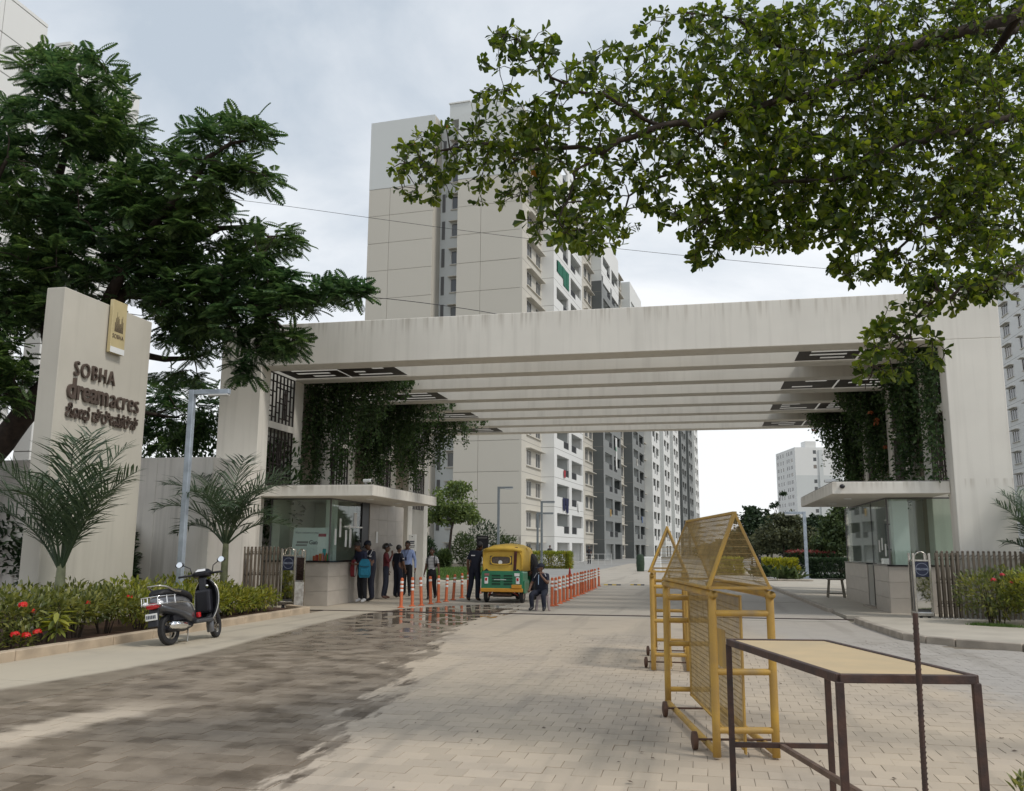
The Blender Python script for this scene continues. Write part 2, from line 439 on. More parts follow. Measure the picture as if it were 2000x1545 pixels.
def _drips(m):
    """rain stains running down from the top edges of the beams and roof slabs"""
    t = m.node_tree; b = t.nodes['Principled BSDF']; N = t.nodes.new; L = t.links.new
    src = b.inputs['Base Color'].links[0].from_socket
    tc = N('ShaderNodeTexCoord'); sp = N('ShaderNodeSeparateXYZ'); L(tc.outputs['Object'], sp.inputs[0])
    mp = N('ShaderNodeMapping'); mp.inputs['Scale'].default_value = (7, 7, .35); L(tc.outputs['Object'], mp.inputs['Vector'])
    nz = N('ShaderNodeTexNoise'); nz.inputs['Scale'].default_value = 1.3; nz.inputs['Detail'].default_value = 5; L(mp.outputs[0], nz.inputs['Vector'])
    def ramp(lo, hi, s):
        r = N('ShaderNodeMapRange'); r.interpolation_type = 'SMOOTHSTEP'; r.inputs['From Min'].default_value = lo; r.inputs['From Max'].default_value = hi; L(s, r.inputs['Value']); return r.outputs[0]
    def op(o, a, c):
        q = N('ShaderNodeMath'); q.operation = o; q.use_clamp = True
        for i, v in enumerate((a, c)):
            if isinstance(v, (int, float)): q.inputs[i].default_value = v
            else: L(v, q.inputs[i])
        return q.outputs[0]
    z = sp.outputs[2]
    top = ramp(6.75, 7.32, z); low = op('MULTIPLY', ramp(2.76, 3.04, z), ramp(3.08, 3.04, z))
    foot = op('MULTIPLY', ramp(.5, .0, z), .7)
    f = op('MULTIPLY', ramp(.46, .68, nz.outputs['Fac']), op('MAXIMUM', op('MAXIMUM', top, low), foot))
    mx = N('ShaderNodeMix'); mx.data_type = 'RGBA'; L(src, mx.inputs['A']); mx.inputs['B'].default_value = (.27, .225, .165, 1); L(op('MULTIPLY', f, .42), mx.inputs['Factor'])
    L(mx.outputs['Result'], b.inputs['Base Color'])
_drips(M_gate)
# ================================================================== GROUND
PV = 0.2          # paver module
def road_material(name, base, tint, cells):
    m = bpy.data.materials.new(name); m.use_nodes = True
    t = m.node_tree; b = t.nodes['Principled BSDF']; N = t.nodes.new; L = t.links.new
    g = N('ShaderNodeNewGeometry'); sp = N('ShaderNodeSeparateXYZ'); L(g.outputs['Position'], sp.inputs[0])
    def math_(op, a, c=None, clamp=False):
        n = N('ShaderNodeMath'); n.operation = op; n.use_clamp = clamp
        for i, q in enumerate((a, c)):
            if q is None: continue
            if isinstance(q, (int, float)): n.inputs[i].default_value = q
            else: L(q, n.inputs[i])
        return n.outputs[0]
    def noise(scale, vec=None, detail=5, rough=0.55):
        n = N('ShaderNodeTexNoise'); n.inputs['Scale'].default_value = scale; n.inputs['Detail'].default_value = detail
        n.inputs['Roughness'].default_value = rough
        L(vec if vec is not None else g.outputs['Position'], n.inputs['Vector']); return n.outputs['Fac']
    def smooth(v, lo, hi):
        n = N('ShaderNodeMapRange'); n.interpolation_type = 'SMOOTHSTEP'
        n.inputs['From Min'].default_value = lo; n.inputs['From Max'].default_value = hi
        L(v, n.inputs['Value']); return n.outputs[0]
    def mix(a, c, f):
        n = N('ShaderNodeMix'); n.data_type = 'RGBA'
        for k, q in (('A', a), ('B', c)):
            if isinstance(q, tuple): n.inputs[k].default_value = (*q, 1)
            else: L(q, n.inputs[k])
        if isinstance(f, (int, float)): n.inputs['Factor'].default_value = f
        else: L(f, n.inputs['Factor'])
        return n.outputs['Result']
    def curve(v, pts):           # Y (0..30) -> X (-10..0)
        n = N('ShaderNodeFloatCurve'); c = n.mapping.curves[0]
        P = [(y / 30.0, (x + 10) / 10.0) for y, x in pts]
        c.points[0].location = P[0]; c.points[1].location = P[-1]
        for p in P[1:-1]: c.points.new(*p)
        n.mapping.update()
        L(math_('DIVIDE', v, 30.0, True), n.inputs['Value'])
        return math_('SUBTRACT', math_('MULTIPLY', n.outputs[0], 10.0), 10.0)
    X, Y = sp.outputs[0], sp.outputs[1]
    # cell id of the running bond
    row = math_('FLOOR', math_('DIVIDE', Y, PV)); par = math_('MODULO', math_('ADD', row, 400.0), 2.0)
    colm = math_('FLOOR', math_('DIVIDE', math_('SUBTRACT', X, math_('MULTIPLY', par, PV / 2)), PV))
    cv = N('ShaderNodeCombineXYZ'); L(colm, cv.inputs[0]); L(row, cv.inputs[1])
    wn = N('ShaderNodeTexWhiteNoise'); wn.noise_dimensions = '3D'; L(cv.outputs[0], wn.inputs['Vector'])
    cell = wn.outputs['Value']
    big = noise(0.45); mid = noise(2.2); fine = noise(14, detail=8, rough=0.65)
    col = mix(base, tint, smooth(big, 0.35, 0.7))
    # grey reflection put into the colour on the right, and a paler dusty strip
    lane = math_('SUBTRACT', X, curve(Y, [(0, 0), (9.85, 0), (30, 0)]))
    bl = N('ShaderNodeMapRange'); bl.inputs['From Min'].default_value = 5; bl.inputs['From Max'].default_value = 20
    bl.inputs['To Min'].default_value = 4.2; bl.inputs['To Max'].default_value = 0.2; L(Y, bl.inputs['Value'])
    grey = smooth(math_('ADD', math_('SUBTRACT', X, bl.outputs[0]), math_('MULTIPLY', math_('SUBTRACT', mid, 0.5), 1.6)), -0.5, 0.7)
    col = mix(col, (0.36, 0.345, 0.33), math_('MULTIPLY', grey, 0.75))
    far = smooth(Y, 12.0, 21.0)
    col = mix(col, (0.40, 0.355, 0.295), math_('MULTIPLY', far, 0.5))
    # wetness between two shore lines
    xl = curve(Y, [(0, -8.6), (5, -8.0), (8.4, -7.3), (11.3, -7.0), (14.4, -7.3), (19.3, -7.6), (21, -7.4), (23, -6.3), (24.2, -5.2), (30, -5.2)])
    xr = curve(Y, [(0, -2.3), (5.4, -2.57), (7, -2.8), (8.4, -3.05), (10, -3.4), (12, -3.75), (16.8, -4.55), (22, -4.55), (23.6, -4.9), (30, -5.6)])
    sm = N('ShaderNodeMapping'); sm.inputs['Scale'].default_value = (2.2, 0.5, 1); L(g.outputs['Position'], sm.inputs['Vector'])
    shore = math_('MULTIPLY', math_('SUBTRACT', noise(1.7, sm.outputs[0], 7, 0.62), 0.5), 2.3)
    dl = math_('SUBTRACT', X, xl); dr = math_('SUBTRACT', xr, X)
    inside = math_('MINIMUM', dl, math_('ADD', dr, shore))
    wet = smooth(inside, -0.04, 0.16)
    # dry dusty tongue
    dt = math_('ABSOLUTE', math_('ADD', math_('SUBTRACT', X, -5.35), math_('MULTIPLY', math_('SUBTRACT', Y, 7.0), -0.16)))
    dry = math_('MULTIPLY', smooth(math_('ADD', dt, math_('MULTIPLY', math_('SUBTRACT', mid, 0.5), 0.8)), 0.42, 0.12), smooth(Y, 8.4, 7.2))
    wet = math_('MULTIPLY', wet, math_('SUBTRACT', 1.0, dry))
    wetvar = math_('ADD', 0.78, math_('MULTIPLY', math_('SUBTRACT', mid, 0.47), 0.6))
    if cells:
        wetvar = math_('ADD', wetvar, math_('MULTIPLY', math_('SUBTRACT', cell, 0.5), 0.36))
    wetvar = math_('MAXIMUM', math_('MINIMUM', wetvar, 1.0), 0.42)
    wf = math_('MULTIPLY', wet, wetvar)
    if cells:
        nearf = math_('ADD', 0.25, math_('MULTIPLY', smooth(Y, 11.0, 6.0), 0.75))
        h = N('ShaderNodeHueSaturation'); L(col, h.inputs['Color'])
        L(math_('ADD', 0.91, math_('MULTIPLY', math_('MULTIPLY', cell, 0.20), nearf)), h.inputs['Value']); col = h.outputs[0]
    if cells:
        fx = math_('ABSOLUTE', math_('SUBTRACT', math_('FRACT', math_('DIVIDE', Y, PV)), 0.5))
        jl = math_('MULTIPLY', smooth(fx, 0.44, 0.5), smooth(Y, 15.9, 16.0))
        col = mix(col, (0.20, 0.17, 0.13), math_('MULTIPLY', jl, math_('MULTIPLY', smooth(Y, 20.0, 15.0), 0.22)))
    tv = N('ShaderNodeMapping'); tv.inputs['Scale'].default_value = (1.5, 0.09, 1); tv.inputs['Rotation'].default_value = (0, 0, 0.10); L(g.outputs['Position'], tv.inputs['Vector'])
    tyre = smooth(noise(1.3, tv.outputs[0], 4, 0.5), 0.54, 0.66)
    col = mix(col, (0.20, 0.18, 0.15), math_('MULTIPLY', tyre, 0.32))
    blot = smooth(noise(0.9, None, 6, 0.6), 0.54, 0.70)
    col = mix(col, (0.24, 0.205, 0.16), math_('MULTIPLY', blot, 0.35))
    spots = smooth(fine, 0.60, 0.72)
    col = mix(col, (0.22, 0.19, 0.15), math_('MULTIPLY', spots, 0.28))
    wetcol = mix((0.185, 0.142, 0.102), (0.100, 0.074, 0.052), smooth(mid, 0.40, 0.72))
    col = mix(col, wetcol, wf)
    L(col, b.inputs['Base Color'])
    # roughness: standing water near the gate
    pud = math_('MULTIPLY', math_('MULTIPLY', smooth(math_('ADD', mid, math_('MULTIPLY', smooth(Y, 15.0, 20.5), 0.1)), 0.50, 0.56), wet), smooth(Y, 9.0, 19.0))
    r = math_('SUBTRACT', 0.88, math_('MULTIPLY', wf, 0.52))
    r = math_('SUBTRACT', r, math_('MULTIPLY', pud, 0.46))
    L(math_('MAXIMUM', r, 0.04), b.inputs['Roughness'])
    bp = N('ShaderNodeBump'); bp.inputs['Distance'].default_value = 0.006
    L(math_('MULTIPLY', math_('SUBTRACT', 1.0, pud), 0.55), bp.inputs['Strength'])
    L(math_('ADD', fine, math_('MULTIPLY', mid, 0.6)), bp.inputs['Height']); L(bp.outputs[0], b.inputs['Normal'])
    return m
M_paver = road_material('concrete_paver', (0.50, 0.415, 0.315), (0.42, 0.355, 0.285), True)
M_apron = road_material('poured_concrete', (0.47, 0.41, 0.315), (0.41, 0.36, 0.285), False)
M_drive = road_material('driveway_concrete', (0.41, 0.37, 0.315), (0.36, 0.33, 0.285), False)
M_gap = mat('paver_joint_sand', (0.23, 0.19, 0.14), 0.95, noise=0.5, nscale=2.5)
M_walk = mat('raised_walk_concrete', (0.46, 0.415, 0.345), 0.88, noise=0.18, nscale=1.2, bump=0.1, bscale=40)

g = MB().box(-1500, 1500, -600, 1500, -1.0, -0.06).build('ground', M_earth); struct(g)
# the paved road: base sheet plus a paver field
road = MB().box(-16, 14, -6, 20.1, -0.055, -0.005).build('road', M_gap); struct(road)
pv_me = MB().box(-0.0985, 0.0985, -0.0985, 0.0985, -0.03, 0).mesh('paver', M_paver, bevel=0.002)
cells = []
for j in range(int(2.6 / PV), int(16.01 / PV)):
    off = PV / 2 if j % 2 else 0.0
    for i in range(-33, 40):
        x = i * PV + off + PV / 2; y = j * PV + PV / 2
        if x < -6.5: continue
        if y > 13.6 and x > 4.4 + max(0, 15.2 - y) * 2.6: continue
        if y > 15.2 and x > 3.75: continue
        cells.append((x, y))
def paver_score(c):
    v = Vector((c[0], c[1], 0)) - EYE; d = v.dot(_f)
    px = 1000 + FOC * v.dot(_r) / d; py = 772.5 - FOC * v.dot(_u) / d
    vis = -20 < px < 2020 and py < 1565
    return (0 if vis else 1, d)
# past the distance where single pavers can be told apart the paving is one sheet
struct(MB().prism([(-6.49, 16.001), (-6.49, 20.1), (3.08, 20.1), (3.12, 18.7), (3.28, 16.5), (3.5, 16.001)], -.05, .0).build('far_paving', M_paver, road), 'stuff')
cells.sort(key=paver_score)
for x, y in cells[:300]:
    o = link('paver', pv_me, road, (x, y, R.uniform(-0.0035, 0.0025)))
    o.rotation_euler = (R.gauss(0, 0.004), R.gauss(0, 0.004), R.gauss(0, 0.008))
P = np.array(cells[300:]); n = len(P)
bx = np.array([(-.0985, -.0985, -.03), (.0985, -.0985, -.03), (.0985, .0985, -.03), (-.0985, .0985, -.03),
               (-.0978, -.0978, 0), (.0978, -.0978, 0), (.0978, .0978, 0), (-.0978, .0978, 0)])
bf = np.array([(4, 5, 6, 7), (0, 1, 5, 4), (1, 2, 6, 5), (2, 3, 7, 6), (3, 0, 4, 7)])
tilt = NR.normal(0, 0.0022, (n, 3)); zdir = np.tile([0, 0, 1.0], (n, 1)) + tilt * [1, 1, 0]
ydir = np.tile([0, 1.0, 0], (n, 1)) + NR.normal(0, 0.008, (n, 1)) * [[1, 0, 0]]
pos = np.column_stack([P, NR.uniform(-0.0015, 0.0015, n)])
V, F = scatter(bx, bf, pos, frames(ydir, zdir), np.ones(n))
pf = link('paver_field', arr_mesh('paver_field', V, F, M_paver, flat=True), road); pf['kind'] = 'stuff'

# poured concrete apron left of the pavers, in slabs
ap = MB()
for y0, y1 in ((-4, 4.3), (4.31, 8.9), (8.91, 13.2), (13.21, 17.2), (17.21, 20.19)):
    ap.box(-8.82, -6.5, y0, y1, -0.05, 0.002)
struct(ap.build('sidewalk', M_apron))
# driveway and booth forecourt beyond the track
dv = MB()
for y0, y1 in ((20.11, 27.0), (27.012, 36.0), (36.012, 48.0), (48.015, 66.0), (66.015, 92.0)):
    for x0, x1 in ((-7.15, -3.72), (-3.708, 0.0), (0.012, 3.05)):
        dv.box(x0, x1, y0 + (0.1 if x0 == 0.012 else 0), y1, -0.05, -0.0025)
struct(dv.build('driveway', M_drive))
fc = MB()
for y0, y1 in ((20.2, 24.4), (24.41, 29.0), (29.01, 36.0), (36.01, 46.0)):
    fc.box(-13.5, -7.16, y0, y1, -0.05, -0.001)
struct(fc.build('forecourt', M_apron))
struct(MB().box(-60, 60, 92.02, 140, -0.05, -0.006).box(-16, -7.17, 46.02, 92, -0.05, -0.007).box(3.06, 9, 48, 92, -0.05, -0.008).build('far_road', M_asphalt))

# gate track: dark steel channel across the road
tr = struct(MB().bar((-9.3, 20.16, 0.0), (5.3, 20.90, 0.0), 0.11, 0.012).build('gate_track', M_black))
MB().bar((-9.3, 20.13, 0.005), (5.3, 20.87, 0.005), 0.025, 0.014).bar((-9.3, 20.2, 0.005), (5.3, 20.94, 0.005), 0.025, 0.014).build('rail', M_rust, tr)

# planting bed and its kerb on the left
bed = struct(MB().prism([(-8.98, -2), (-8.98, 19.25), (-9.9, 20.05), (-24, 20.05), (-24, -2)], -0.05, 0.055).build('planting_bed', M_soil))
kerb = struct(link('kerb', None), 'structure')
ks = MB().box(-0.08, 0.08, 0.004, 0.994, -0.05, 0.135).mesh('kerb_stone', M_kerb, bevel=0.012)
for k in range(12):
    o = link('kerb_stone', ks, kerb, (-8.9 + R.uniform(-.004, .004), 7.35 + k * 1.0, R.uniform(-.004, .004)), R.gauss(0, .003))
e1 = Vector((-8.9, 19.36, 0)); e2 = Vector((-9.75, 20.05, 0))
for q in range(1):
    link('kerb_stone', ks, kerb, e1, math.atan2(-(e2 - e1).x, (e2 - e1).y))

# raised walk on the right with grey kerb stones
outer = [(3.16, 20.3), (3.14, 19.95), (3.18, 18.73), (3.36, 16.48), (3.6, 16.0), (3.95, 15.66), (4.75, 15.14), (6.2, 14.55), (9, 13.8)]
rs = struct(MB().prism([(x + 0.07, y + (0.1 if i > 3 else 0)) for i, (x, y) in enumerate(outer)] + [(14, 13.8), (14, 20.3)], -0.05, 0.105).build('raised_walk', M_walk))
def kerb_run(poly, parent, h, m, width=0.14, step=0.8):
    d = 0
    for (x0, y0), (x1, y1) in zip(poly, poly[1:]):
        a = Vector((x0, y0, 0)); b = Vector((x1, y1, 0)); L = (b - a).length; k = max(1, round(L / step))
        for q in range(k):
            p0 = a.lerp(b, q / k); p1 = a.lerp(b, (q + 1) / k); l = (p1 - p0).length
            me = MB().box(-width / 2, width / 2, 0.003, l - 0.003, -0.05, h).mesh('kerb_stone', m, bevel=0.012)
            link('kerb_stone', me, parent, p0, math.atan2(-(p1 - p0).x, (p1 - p0).y))
kerb_run(outer[1:], rs, 0.115, M_kerbg)
island = [(3.12, 21.6), (3.06, 23.3), (2.9, 29), (2.7, 36.2), (2.45, 44.5), (3.2, 47.5)]
isl = struct(MB().prism([(x + .06, y) for x, y in island] + [(10, 48), (10, 21.3), (4.6, 21.3)], -0.05, 0.03).build('booth_island', M_walk))
kerb_run(island[1:], isl, 0.085, M_kerbg, step=1.1)

# ================================================================== ENTRANCE GATE
gate = thing('entrance_gate', 'wide off-white concrete gateway of parallel beams spanning the whole drive', 'gateway', (-2.87, 21, 0))
gM = Matrix.Translation((2.87, -21, 0))
def gpart(mb, name, m, **k):
    mb.M = gM
    return mb.build(name, m, gate, **k)
XL0, XL1, XR0, XR1 = -12.43, -11.25, 5.5, 6.69
ZB, ZT = 6.2, 7.32
BY = [21.0 + 2.06 * i for i in range(8)]
TH = [0.72] + [0.52] * 7
for i, y in enumerate(BY):
    gpart(MB().box(XL0, XR1, y, y + TH[i], ZB, ZT), 'beam', M_gate, bevel=0.012)
    gpart(MB().box(XL0, XL1, y, y + 0.54, 0, ZB - 0.002), 'leg', M_gate, bevel=0.012)
    gpart(MB().box(XR0, XR1, y, y + 0.54, 0, ZB - 0.002), 'leg', M_gate, bevel=0.012)
def lattice_bars(wd, ht, seed, bar=0.028, dep=0.04):
    """random subdivided screen in local u (x) and v (y), depth z"""
    r = random.Random(seed); mb = MB()
    n = max(3, round(wd / 0.21)); us = [wd * k / n for k in range(n + 1)]
    for u in us: mb.box(u - bar / 2, u + bar / 2, 0, ht, 0, dep)
    for v in (0, ht): mb.box(0, wd, v - bar / 2, v + bar / 2, 0.003, dep - 0.003)
    for k in range(n):
        v = 0
        while v < ht - 0.2:
            v += r.choice((0.14, 0.14, 0.28, 0.28, 0.42))
            if v < ht - 0.1: mb.box(us[k], us[k + 1], v - bar / 2, v + bar / 2, 0.003, dep - 0.003)
        if r.random() < 0.3 and k < n:       # a tighter cluster of uprights
            um = (us[k] + us[k + 1]) / 2; a = r.uniform(0, ht * .6)
            mb.box(um - bar / 2, um + bar / 2, a, min(ht, a + r.uniform(0.8, 2.2)), 0.004, dep - 0.004)
    return mb
def slot_panel(L, W, seed):
    """dark sheet with staggered slots, lying flat: u along X, v along Y"""
    r = random.Random(seed); mb = MB(); nu = max(4, round(L / 0.3)); nv = 7
    du, dvv = L / nu, W / nv
    for j in range(nv):
        i = 0
        while i < nu:
            if 0 < i < nu - 1 and j % 2 == 1 and r.random() < 0.62:
                k = r.choice((1, 1, 2)); i += k
                # leave a slot, keep thin margins
                continue
            mb.box(i * du, (i + 1) * du, j * dvv, (j + 1) * dvv, 0, 0.006); i += 1
    return mb
for b in range(7):
    y0 = BY[b] + 0.54; y1 = BY[b + 1]
    for side, X in ((-1, XL1), (1, XR0)):
        if b % 2 == 0:
            for v0, v1 in ((3.02, 4.66), (4.84, 6.18)):
                mb = lattice_bars(y1 - y0 - 0.04, v1 - v0, 31 * b + int(v0 * 7) + side)
                me = plane_matrix((X - side * -0.06 if side < 0 else X + 0.06, y0 + 0.02, v0), (0, 1, 0), (0, 0, 1))
                mb.M = gM @ me
                mb.build('lattice_screen', M_lattice, gate)
            gpart(MB().box(min(X, X + side * 0.5), max(X, X + side * 0.5), y0 + .002, y1 - .002, 4.66, 4.84), 'mid_rail', M_gate)
            # slotted soffit panel, two leaves with a pale bar between
            Lx = 3.35 if side < 0 else 3.0
            for q in range(2):
                L2 = Lx / 2 - 0.04; u0 = (XL1 + 0.02 + q * (Lx / 2 + 0.02)) if side < 0 else (XR0 - 0.02 - Lx + q * (Lx / 2 + 0.02))
                yy0 = BY[b] + TH[b]; mb = slot_panel(L2, y1 - yy0 - 0.02, b * 17 + q + side * 3)
                mb.M = gM @ Matrix.Translation((u0, yy0 + 0.01, ZB + 0.05))
                mb.build('soffit_screen', M_lattice, gate)
        else:
            gpart(MB().box(min(X + side * .25, X + side * 0.9), max(X + side * .25, X + side * 0.9), y0 + .002, y1 - .002, 0, ZT - 0.15), 'infill_wall', M_beige)
            gpart(MB().box(min(X - side * 2.6, X), max(X - side * 2.6, X), BY[b] + TH[b] + .002, y1 - .002, ZB + 0.45, ZB + 0.55), 'planter_tray', M_beige)

# ================================================================== GUARD BOOTHS
def tiles(parent, name, M, W, H, nu, nv, m, gap=0.006, th=0.02, skip=None):
    du, dz = W / nu, H / nv
    me = MB().box(gap / 2, du - gap / 2, gap / 2, dz - gap / 2, 0, th).mesh(name, m, bevel=0.002)
    for i in range(nu):
        for j in range(nv):
            if skip and skip(i, j): continue
            o = link(name, me, parent)
            o.matrix_basis = M @ Matrix.Translation((i * du, j * dz, 0))
M_inner = mat('booth_inner_wall', (0.66, 0.64, 0.57), 0.8, noise=0.12, nscale=1)
M_pillar = mat('booth_white_pillar', (0.72, 0.75, 0.73), 0.5)
def booth_left():
    b = thing('guard_booth', 'stone clad security cabin with glass front on the left of the gateway', 'guard booth', (-10.3, 24, 0), group=None)
    T = Matrix.Translation((10.3, -24, 0))
    def p(mb, name, m, parent=None, **k):
        mb.M = T; return mb.build(name, m, parent or b, **k)
    cp = p(MB().box(-11.24, -7.97, 20.86, 26.35, 2.76, 3.03), 'canopy', M_gate, bevel=0.01)
    p(MB().box(-11.24, -7.99, 20.88, 26.33, 3.032, 3.05), 'canopy_cap', M_joint)
    for x, y in ((-8.6, 22.3), (-8.6, 24.5)):
        mb = MB(T @ Matrix.Translation((x, y, 2.735))); mb.lathe([(0.0, 0), (0.09, 0), (0.11, 0.024)], 14); mb.build('downlight', M_whitep, b)
    p(MB().box(-11.2, -9.44, 21.69, 27.4, -0.03, 0.05), 'floor_slab', M_tile)
    p(MB().box(-11.2, -9.43, 21.68, 21.82, 0, 1.10).box(-9.56, -9.43, 21.83, 23.9, 0, 1.10), 'base_wall', M_inner)
    tiles(b, 'wall_tile', T @ plane_matrix((-11.2, 21.68, 0.0), (1, 0, 0), (0, 0, 1)), 1.78, 1.10, 2, 3, M_tile)
    tiles(b, 'wall_tile', T @ plane_matrix((-9.43, 21.66, 0.0), (0, 1, 0), (0, 0, 1)), 2.24, 1.10, 3, 3, M_tile)
    p(MB().box(-11.22, -9.36, 21.6, 22.0, 1.102, 1.14).box(-9.75, -9.36, 22.002, 23.9, 1.102, 1.14), 'counter', M_granite)
    gl = p(MB().box(-11.12, -9.48, 21.75, 21.762, 1.145, 2.75), 'front_pane', M_glass)
    gl = p(MB().box(-9.462, -9.45, 21.78, 22.95, 1.145, 2.75), 'side_pane', M_glass)
    gl = p(MB().box(-9.462, -9.45, 22.96, 23.88, 1.145, 2.75), 'side_pane', M_glass)
    p(MB().box(-9.475, -9.44, 21.74, 21.775, 1.142, 2.757), 'mullion', M_wframe_d)
    p(MB().box(-11.15, -11.115, 21.74, 21.775, 1.142, 2.757), 'mullion', M_wframe_d)
    p(MB().box(-11.1, -9.48, 21.74, 21.77, 2.72, 2.757).box(-9.47, -9.44, 21.78, 23.88, 2.725, 2.757), 'head_rail', M_wframe_d)
    p(MB().box(-9.44, -9.40, 22.6, 23.9, 2.02, 2.06).box(-9.44, -9.39, 22.9, 23.0, 1.98, 2.1), 'door_closer', M_steel)
    p(MB().box(-9.62, -9.42, 23.905, 24.44, 0.0, 2.757), 'door', M_black)
    p(MB().box(-11.2, -9.425, 24.45, 27.45, 0, 2.757), 'rear_wall_block', M_inner)
    tiles(b, 'wall_tile', T @ plane_matrix((-9.423, 24.45, 0.0), (0, 1, 0), (0, 0, 1)), 3.0, 2.75, 4, 6, M_tile)
    tiles(b, 'wall_tile', T @ plane_matrix((-11.2, 27.5, 0), (1, 0, 0), (0, 0, 1)), 1.78, 2.75, 2, 6, M_tile)
    p(MB().box(-9.92, -9.68, 22.5, 22.74, 0.05, 2.757), 'pillar', M_pillar)
    p(MB().box(-11.2, -11.12, 21.83, 24.44, 0.05, 2.757), 'inner_wall', M_inner)
    p(MB().box(-9.395, -9.385, 24.95, 25.12, 1.62, 1.95), 'notice_plate', M_whitep)
    # papers stuck on the side glass
    for y, z, w_, h_ in ((22.05, 1.55, .11, .42), (22.35, 1.75, .12, .5), (22.75, 1.5, .13, .45), (23.05, 1.48, .15, .5), (23.35, 2.02, .22, .42), (22.4, 2.12, .05, .05)):
        p(MB().box(-9.448, -9.444, y, y + w_, z, z + h_), 'paper_notice', M_whitep)
    return b
def booth_right():
    b = thing('guard_booth', 'glass walled security cabin beside the stool on the right of the gateway', 'guard booth', (5.0, 25, 0))
    T = Matrix.Translation((-5.0, -25, 0))
    def p(mb, name, m, **k):
        mb.M = T; return mb.build(name, m, b, **k)
    p(MB().box(2.98, 5.49, 21.35, 27.87, 2.76, 3.03), 'canopy', M_gate, bevel=0.01)
    p(MB().box(3.0, 5.49, 21.37, 27.85, 3.032, 3.05), 'canopy_cap', M_joint)
    for x, y in ((3.6, 23.2), (3.6, 25.8)):
        mb = MB(T @ Matrix.Translation((x, y, 2.735))); mb.lathe([(0.0, 0), (0.09, 0), (0.11, 0.024)], 14); mb.build('downlight', M_whitep, b)
    p(MB().box(4.4, 6.6, 22.86, 29.2, -0.02, 0.06), 'floor_slab', M_tile)
    p(MB().box(4.38, 6.6, 22.83, 22.97, 0, 1.12).box(4.38, 4.5, 22.98, 24.55, 0, 1.12).box(4.38, 4.5, 25.55, 29.3, 0, 1.12), 'base_wall', M_inner)
    tiles(b, 'wall_tile', T @ plane_matrix((4.36, 22.82, 0), (1, 0, 0), (0, 0, 1)), 2.2, 1.12, 3, 3, M_tile)
    tiles(b, 'wall_tile', T @ plane_matrix((4.37, 24.55, 0), (0, -1, 0), (0, 0, 1)), 1.73, 1.12, 2, 3, M_tile)
    tiles(b, 'wall_tile', T @ plane_matrix((4.37, 29.3, 0), (0, -1, 0), (0, 0, 1)), 3.75, 1.12, 4, 3, M_tile)
    p(MB().box(4.33, 6.6, 22.77, 23.1, 1.122, 1.155).box(4.33, 4.6, 23.102, 24.55, 1.122, 1.155).box(4.33, 4.6, 25.55, 29.3, 1.122, 1.155), 'counter', M_granite)
    p(MB().box(4.5, 4.56, 24.6, 25.5, 0.05, 1.12), 'half_door', M_black)
    p(MB().box(4.2, 4.36, 24.5, 25.6, 0.0, 0.07), 'door_step', M_kerbg)
    p(MB().box(4.45, 6.55, 22.9, 22.912, 1.16, 2.75), 'front_pane', M_glass)
    for y0, y1 in ((22.93, 24.05), (24.06, 24.95), (24.96, 26.4), (26.41, 29.2)):
        p(MB().box(4.42, 4.432, y0, y1, 1.16, 2.75), 'side_pane', M_glass)
    for q_ in ((22.89, 22.925), (24.95, 24.96), (29.2, 29.24)): p(MB().box(4.41, 4.445, q_[0], q_[1], 1.157, 2.757), 'mullion', M_wframe_d)
    p(MB().box(4.45, 6.55, 22.885, 22.92, 2.72, 2.757).box(4.41, 4.44, 22.93, 29.2, 2.725, 2.757), 'head_rail', M_wframe_d)
    p(MB().box(4.62, 4.98, 23.25, 23.6, 0.06, 2.757), 'pillar', M_pillar)
    p(MB().box(5.25, 5.5, 26.5, 26.75, 0.06, 2.757).box(5.95, 6.2, 26.5, 26.75, 0.06, 2.757), 'pillar', M_tile)
    p(MB().box(4.6, 6.6, 29.2, 29.3, 0.06, 2.757).box(6.55, 6.62, 22.98, 29.19, 0.06, 2.757), 'inner_wall', M_inner)
    p(MB().box(5.55, 5.92, 29.15, 29.19, 1.5, 2.3), 'wall_picture', M_black)
    p(MB().box(5.59, 5.88, 29.14, 29.15, 1.54, 2.26), 'picture_print', M_whitep)
    p(MB().box(6.0, 6.5, 27.6, 29.1, 0.06, 1.75), 'cupboard', M_beige)
    for y, z in ((23.6, 1.5), (23.95, 1.45), (23.2, 1.35)):
        p(MB().box(4.416, 4.419, y, y + 0.16, z, z + 0.3), 'paper_notice', M_whitep)
    return b
booth_left(); booth_right()

# ================================================================== SIGN PYLON, WALLS
py = thing('sign_pylon', 'tall cream sign wall with brown raised lettering and a gold emblem plate', 'sign wall', (-11.7, 15.2, 0))
pT = Matrix.Translation((11.7, -15.2, 0))
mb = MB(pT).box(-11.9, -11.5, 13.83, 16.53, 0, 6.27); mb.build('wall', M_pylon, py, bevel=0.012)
def face(y, z, dx=0.0): return pT @ plane_matrix((-11.5 + dx, y, z), (0, 1, 0), (0, 0, 1))
put_text('lettering', 'SOBHA', 0.41, M_letter, face(14.22, 4.66, 0.03), py, extrude=0.022, bold=0.0, space=1.2, xs=0.80)
put_text('lettering', 'dream', 0.56, M_letter, face(14.08, 4.22, 0.03), py, extrude=0.024, bold=0.010, space=0.95, xs=0.86)
put_text('lettering', 'acres', 0.56, M_letter, face(15.31, 4.22, 0.03), py, extrude=0.022, bold=-0.004, space=0.95, xs=0.84)
put_text('lettering', '\u0CB6\u0CCB\u0CAD \u0CA1\u0CCD\u0CB0\u0CC0\u0CAE\u0CCD', 0.34, M_letter, face(14.10, 3.86, 0.03), py, extrude=0.02, bold=0.001, xs=0.75)
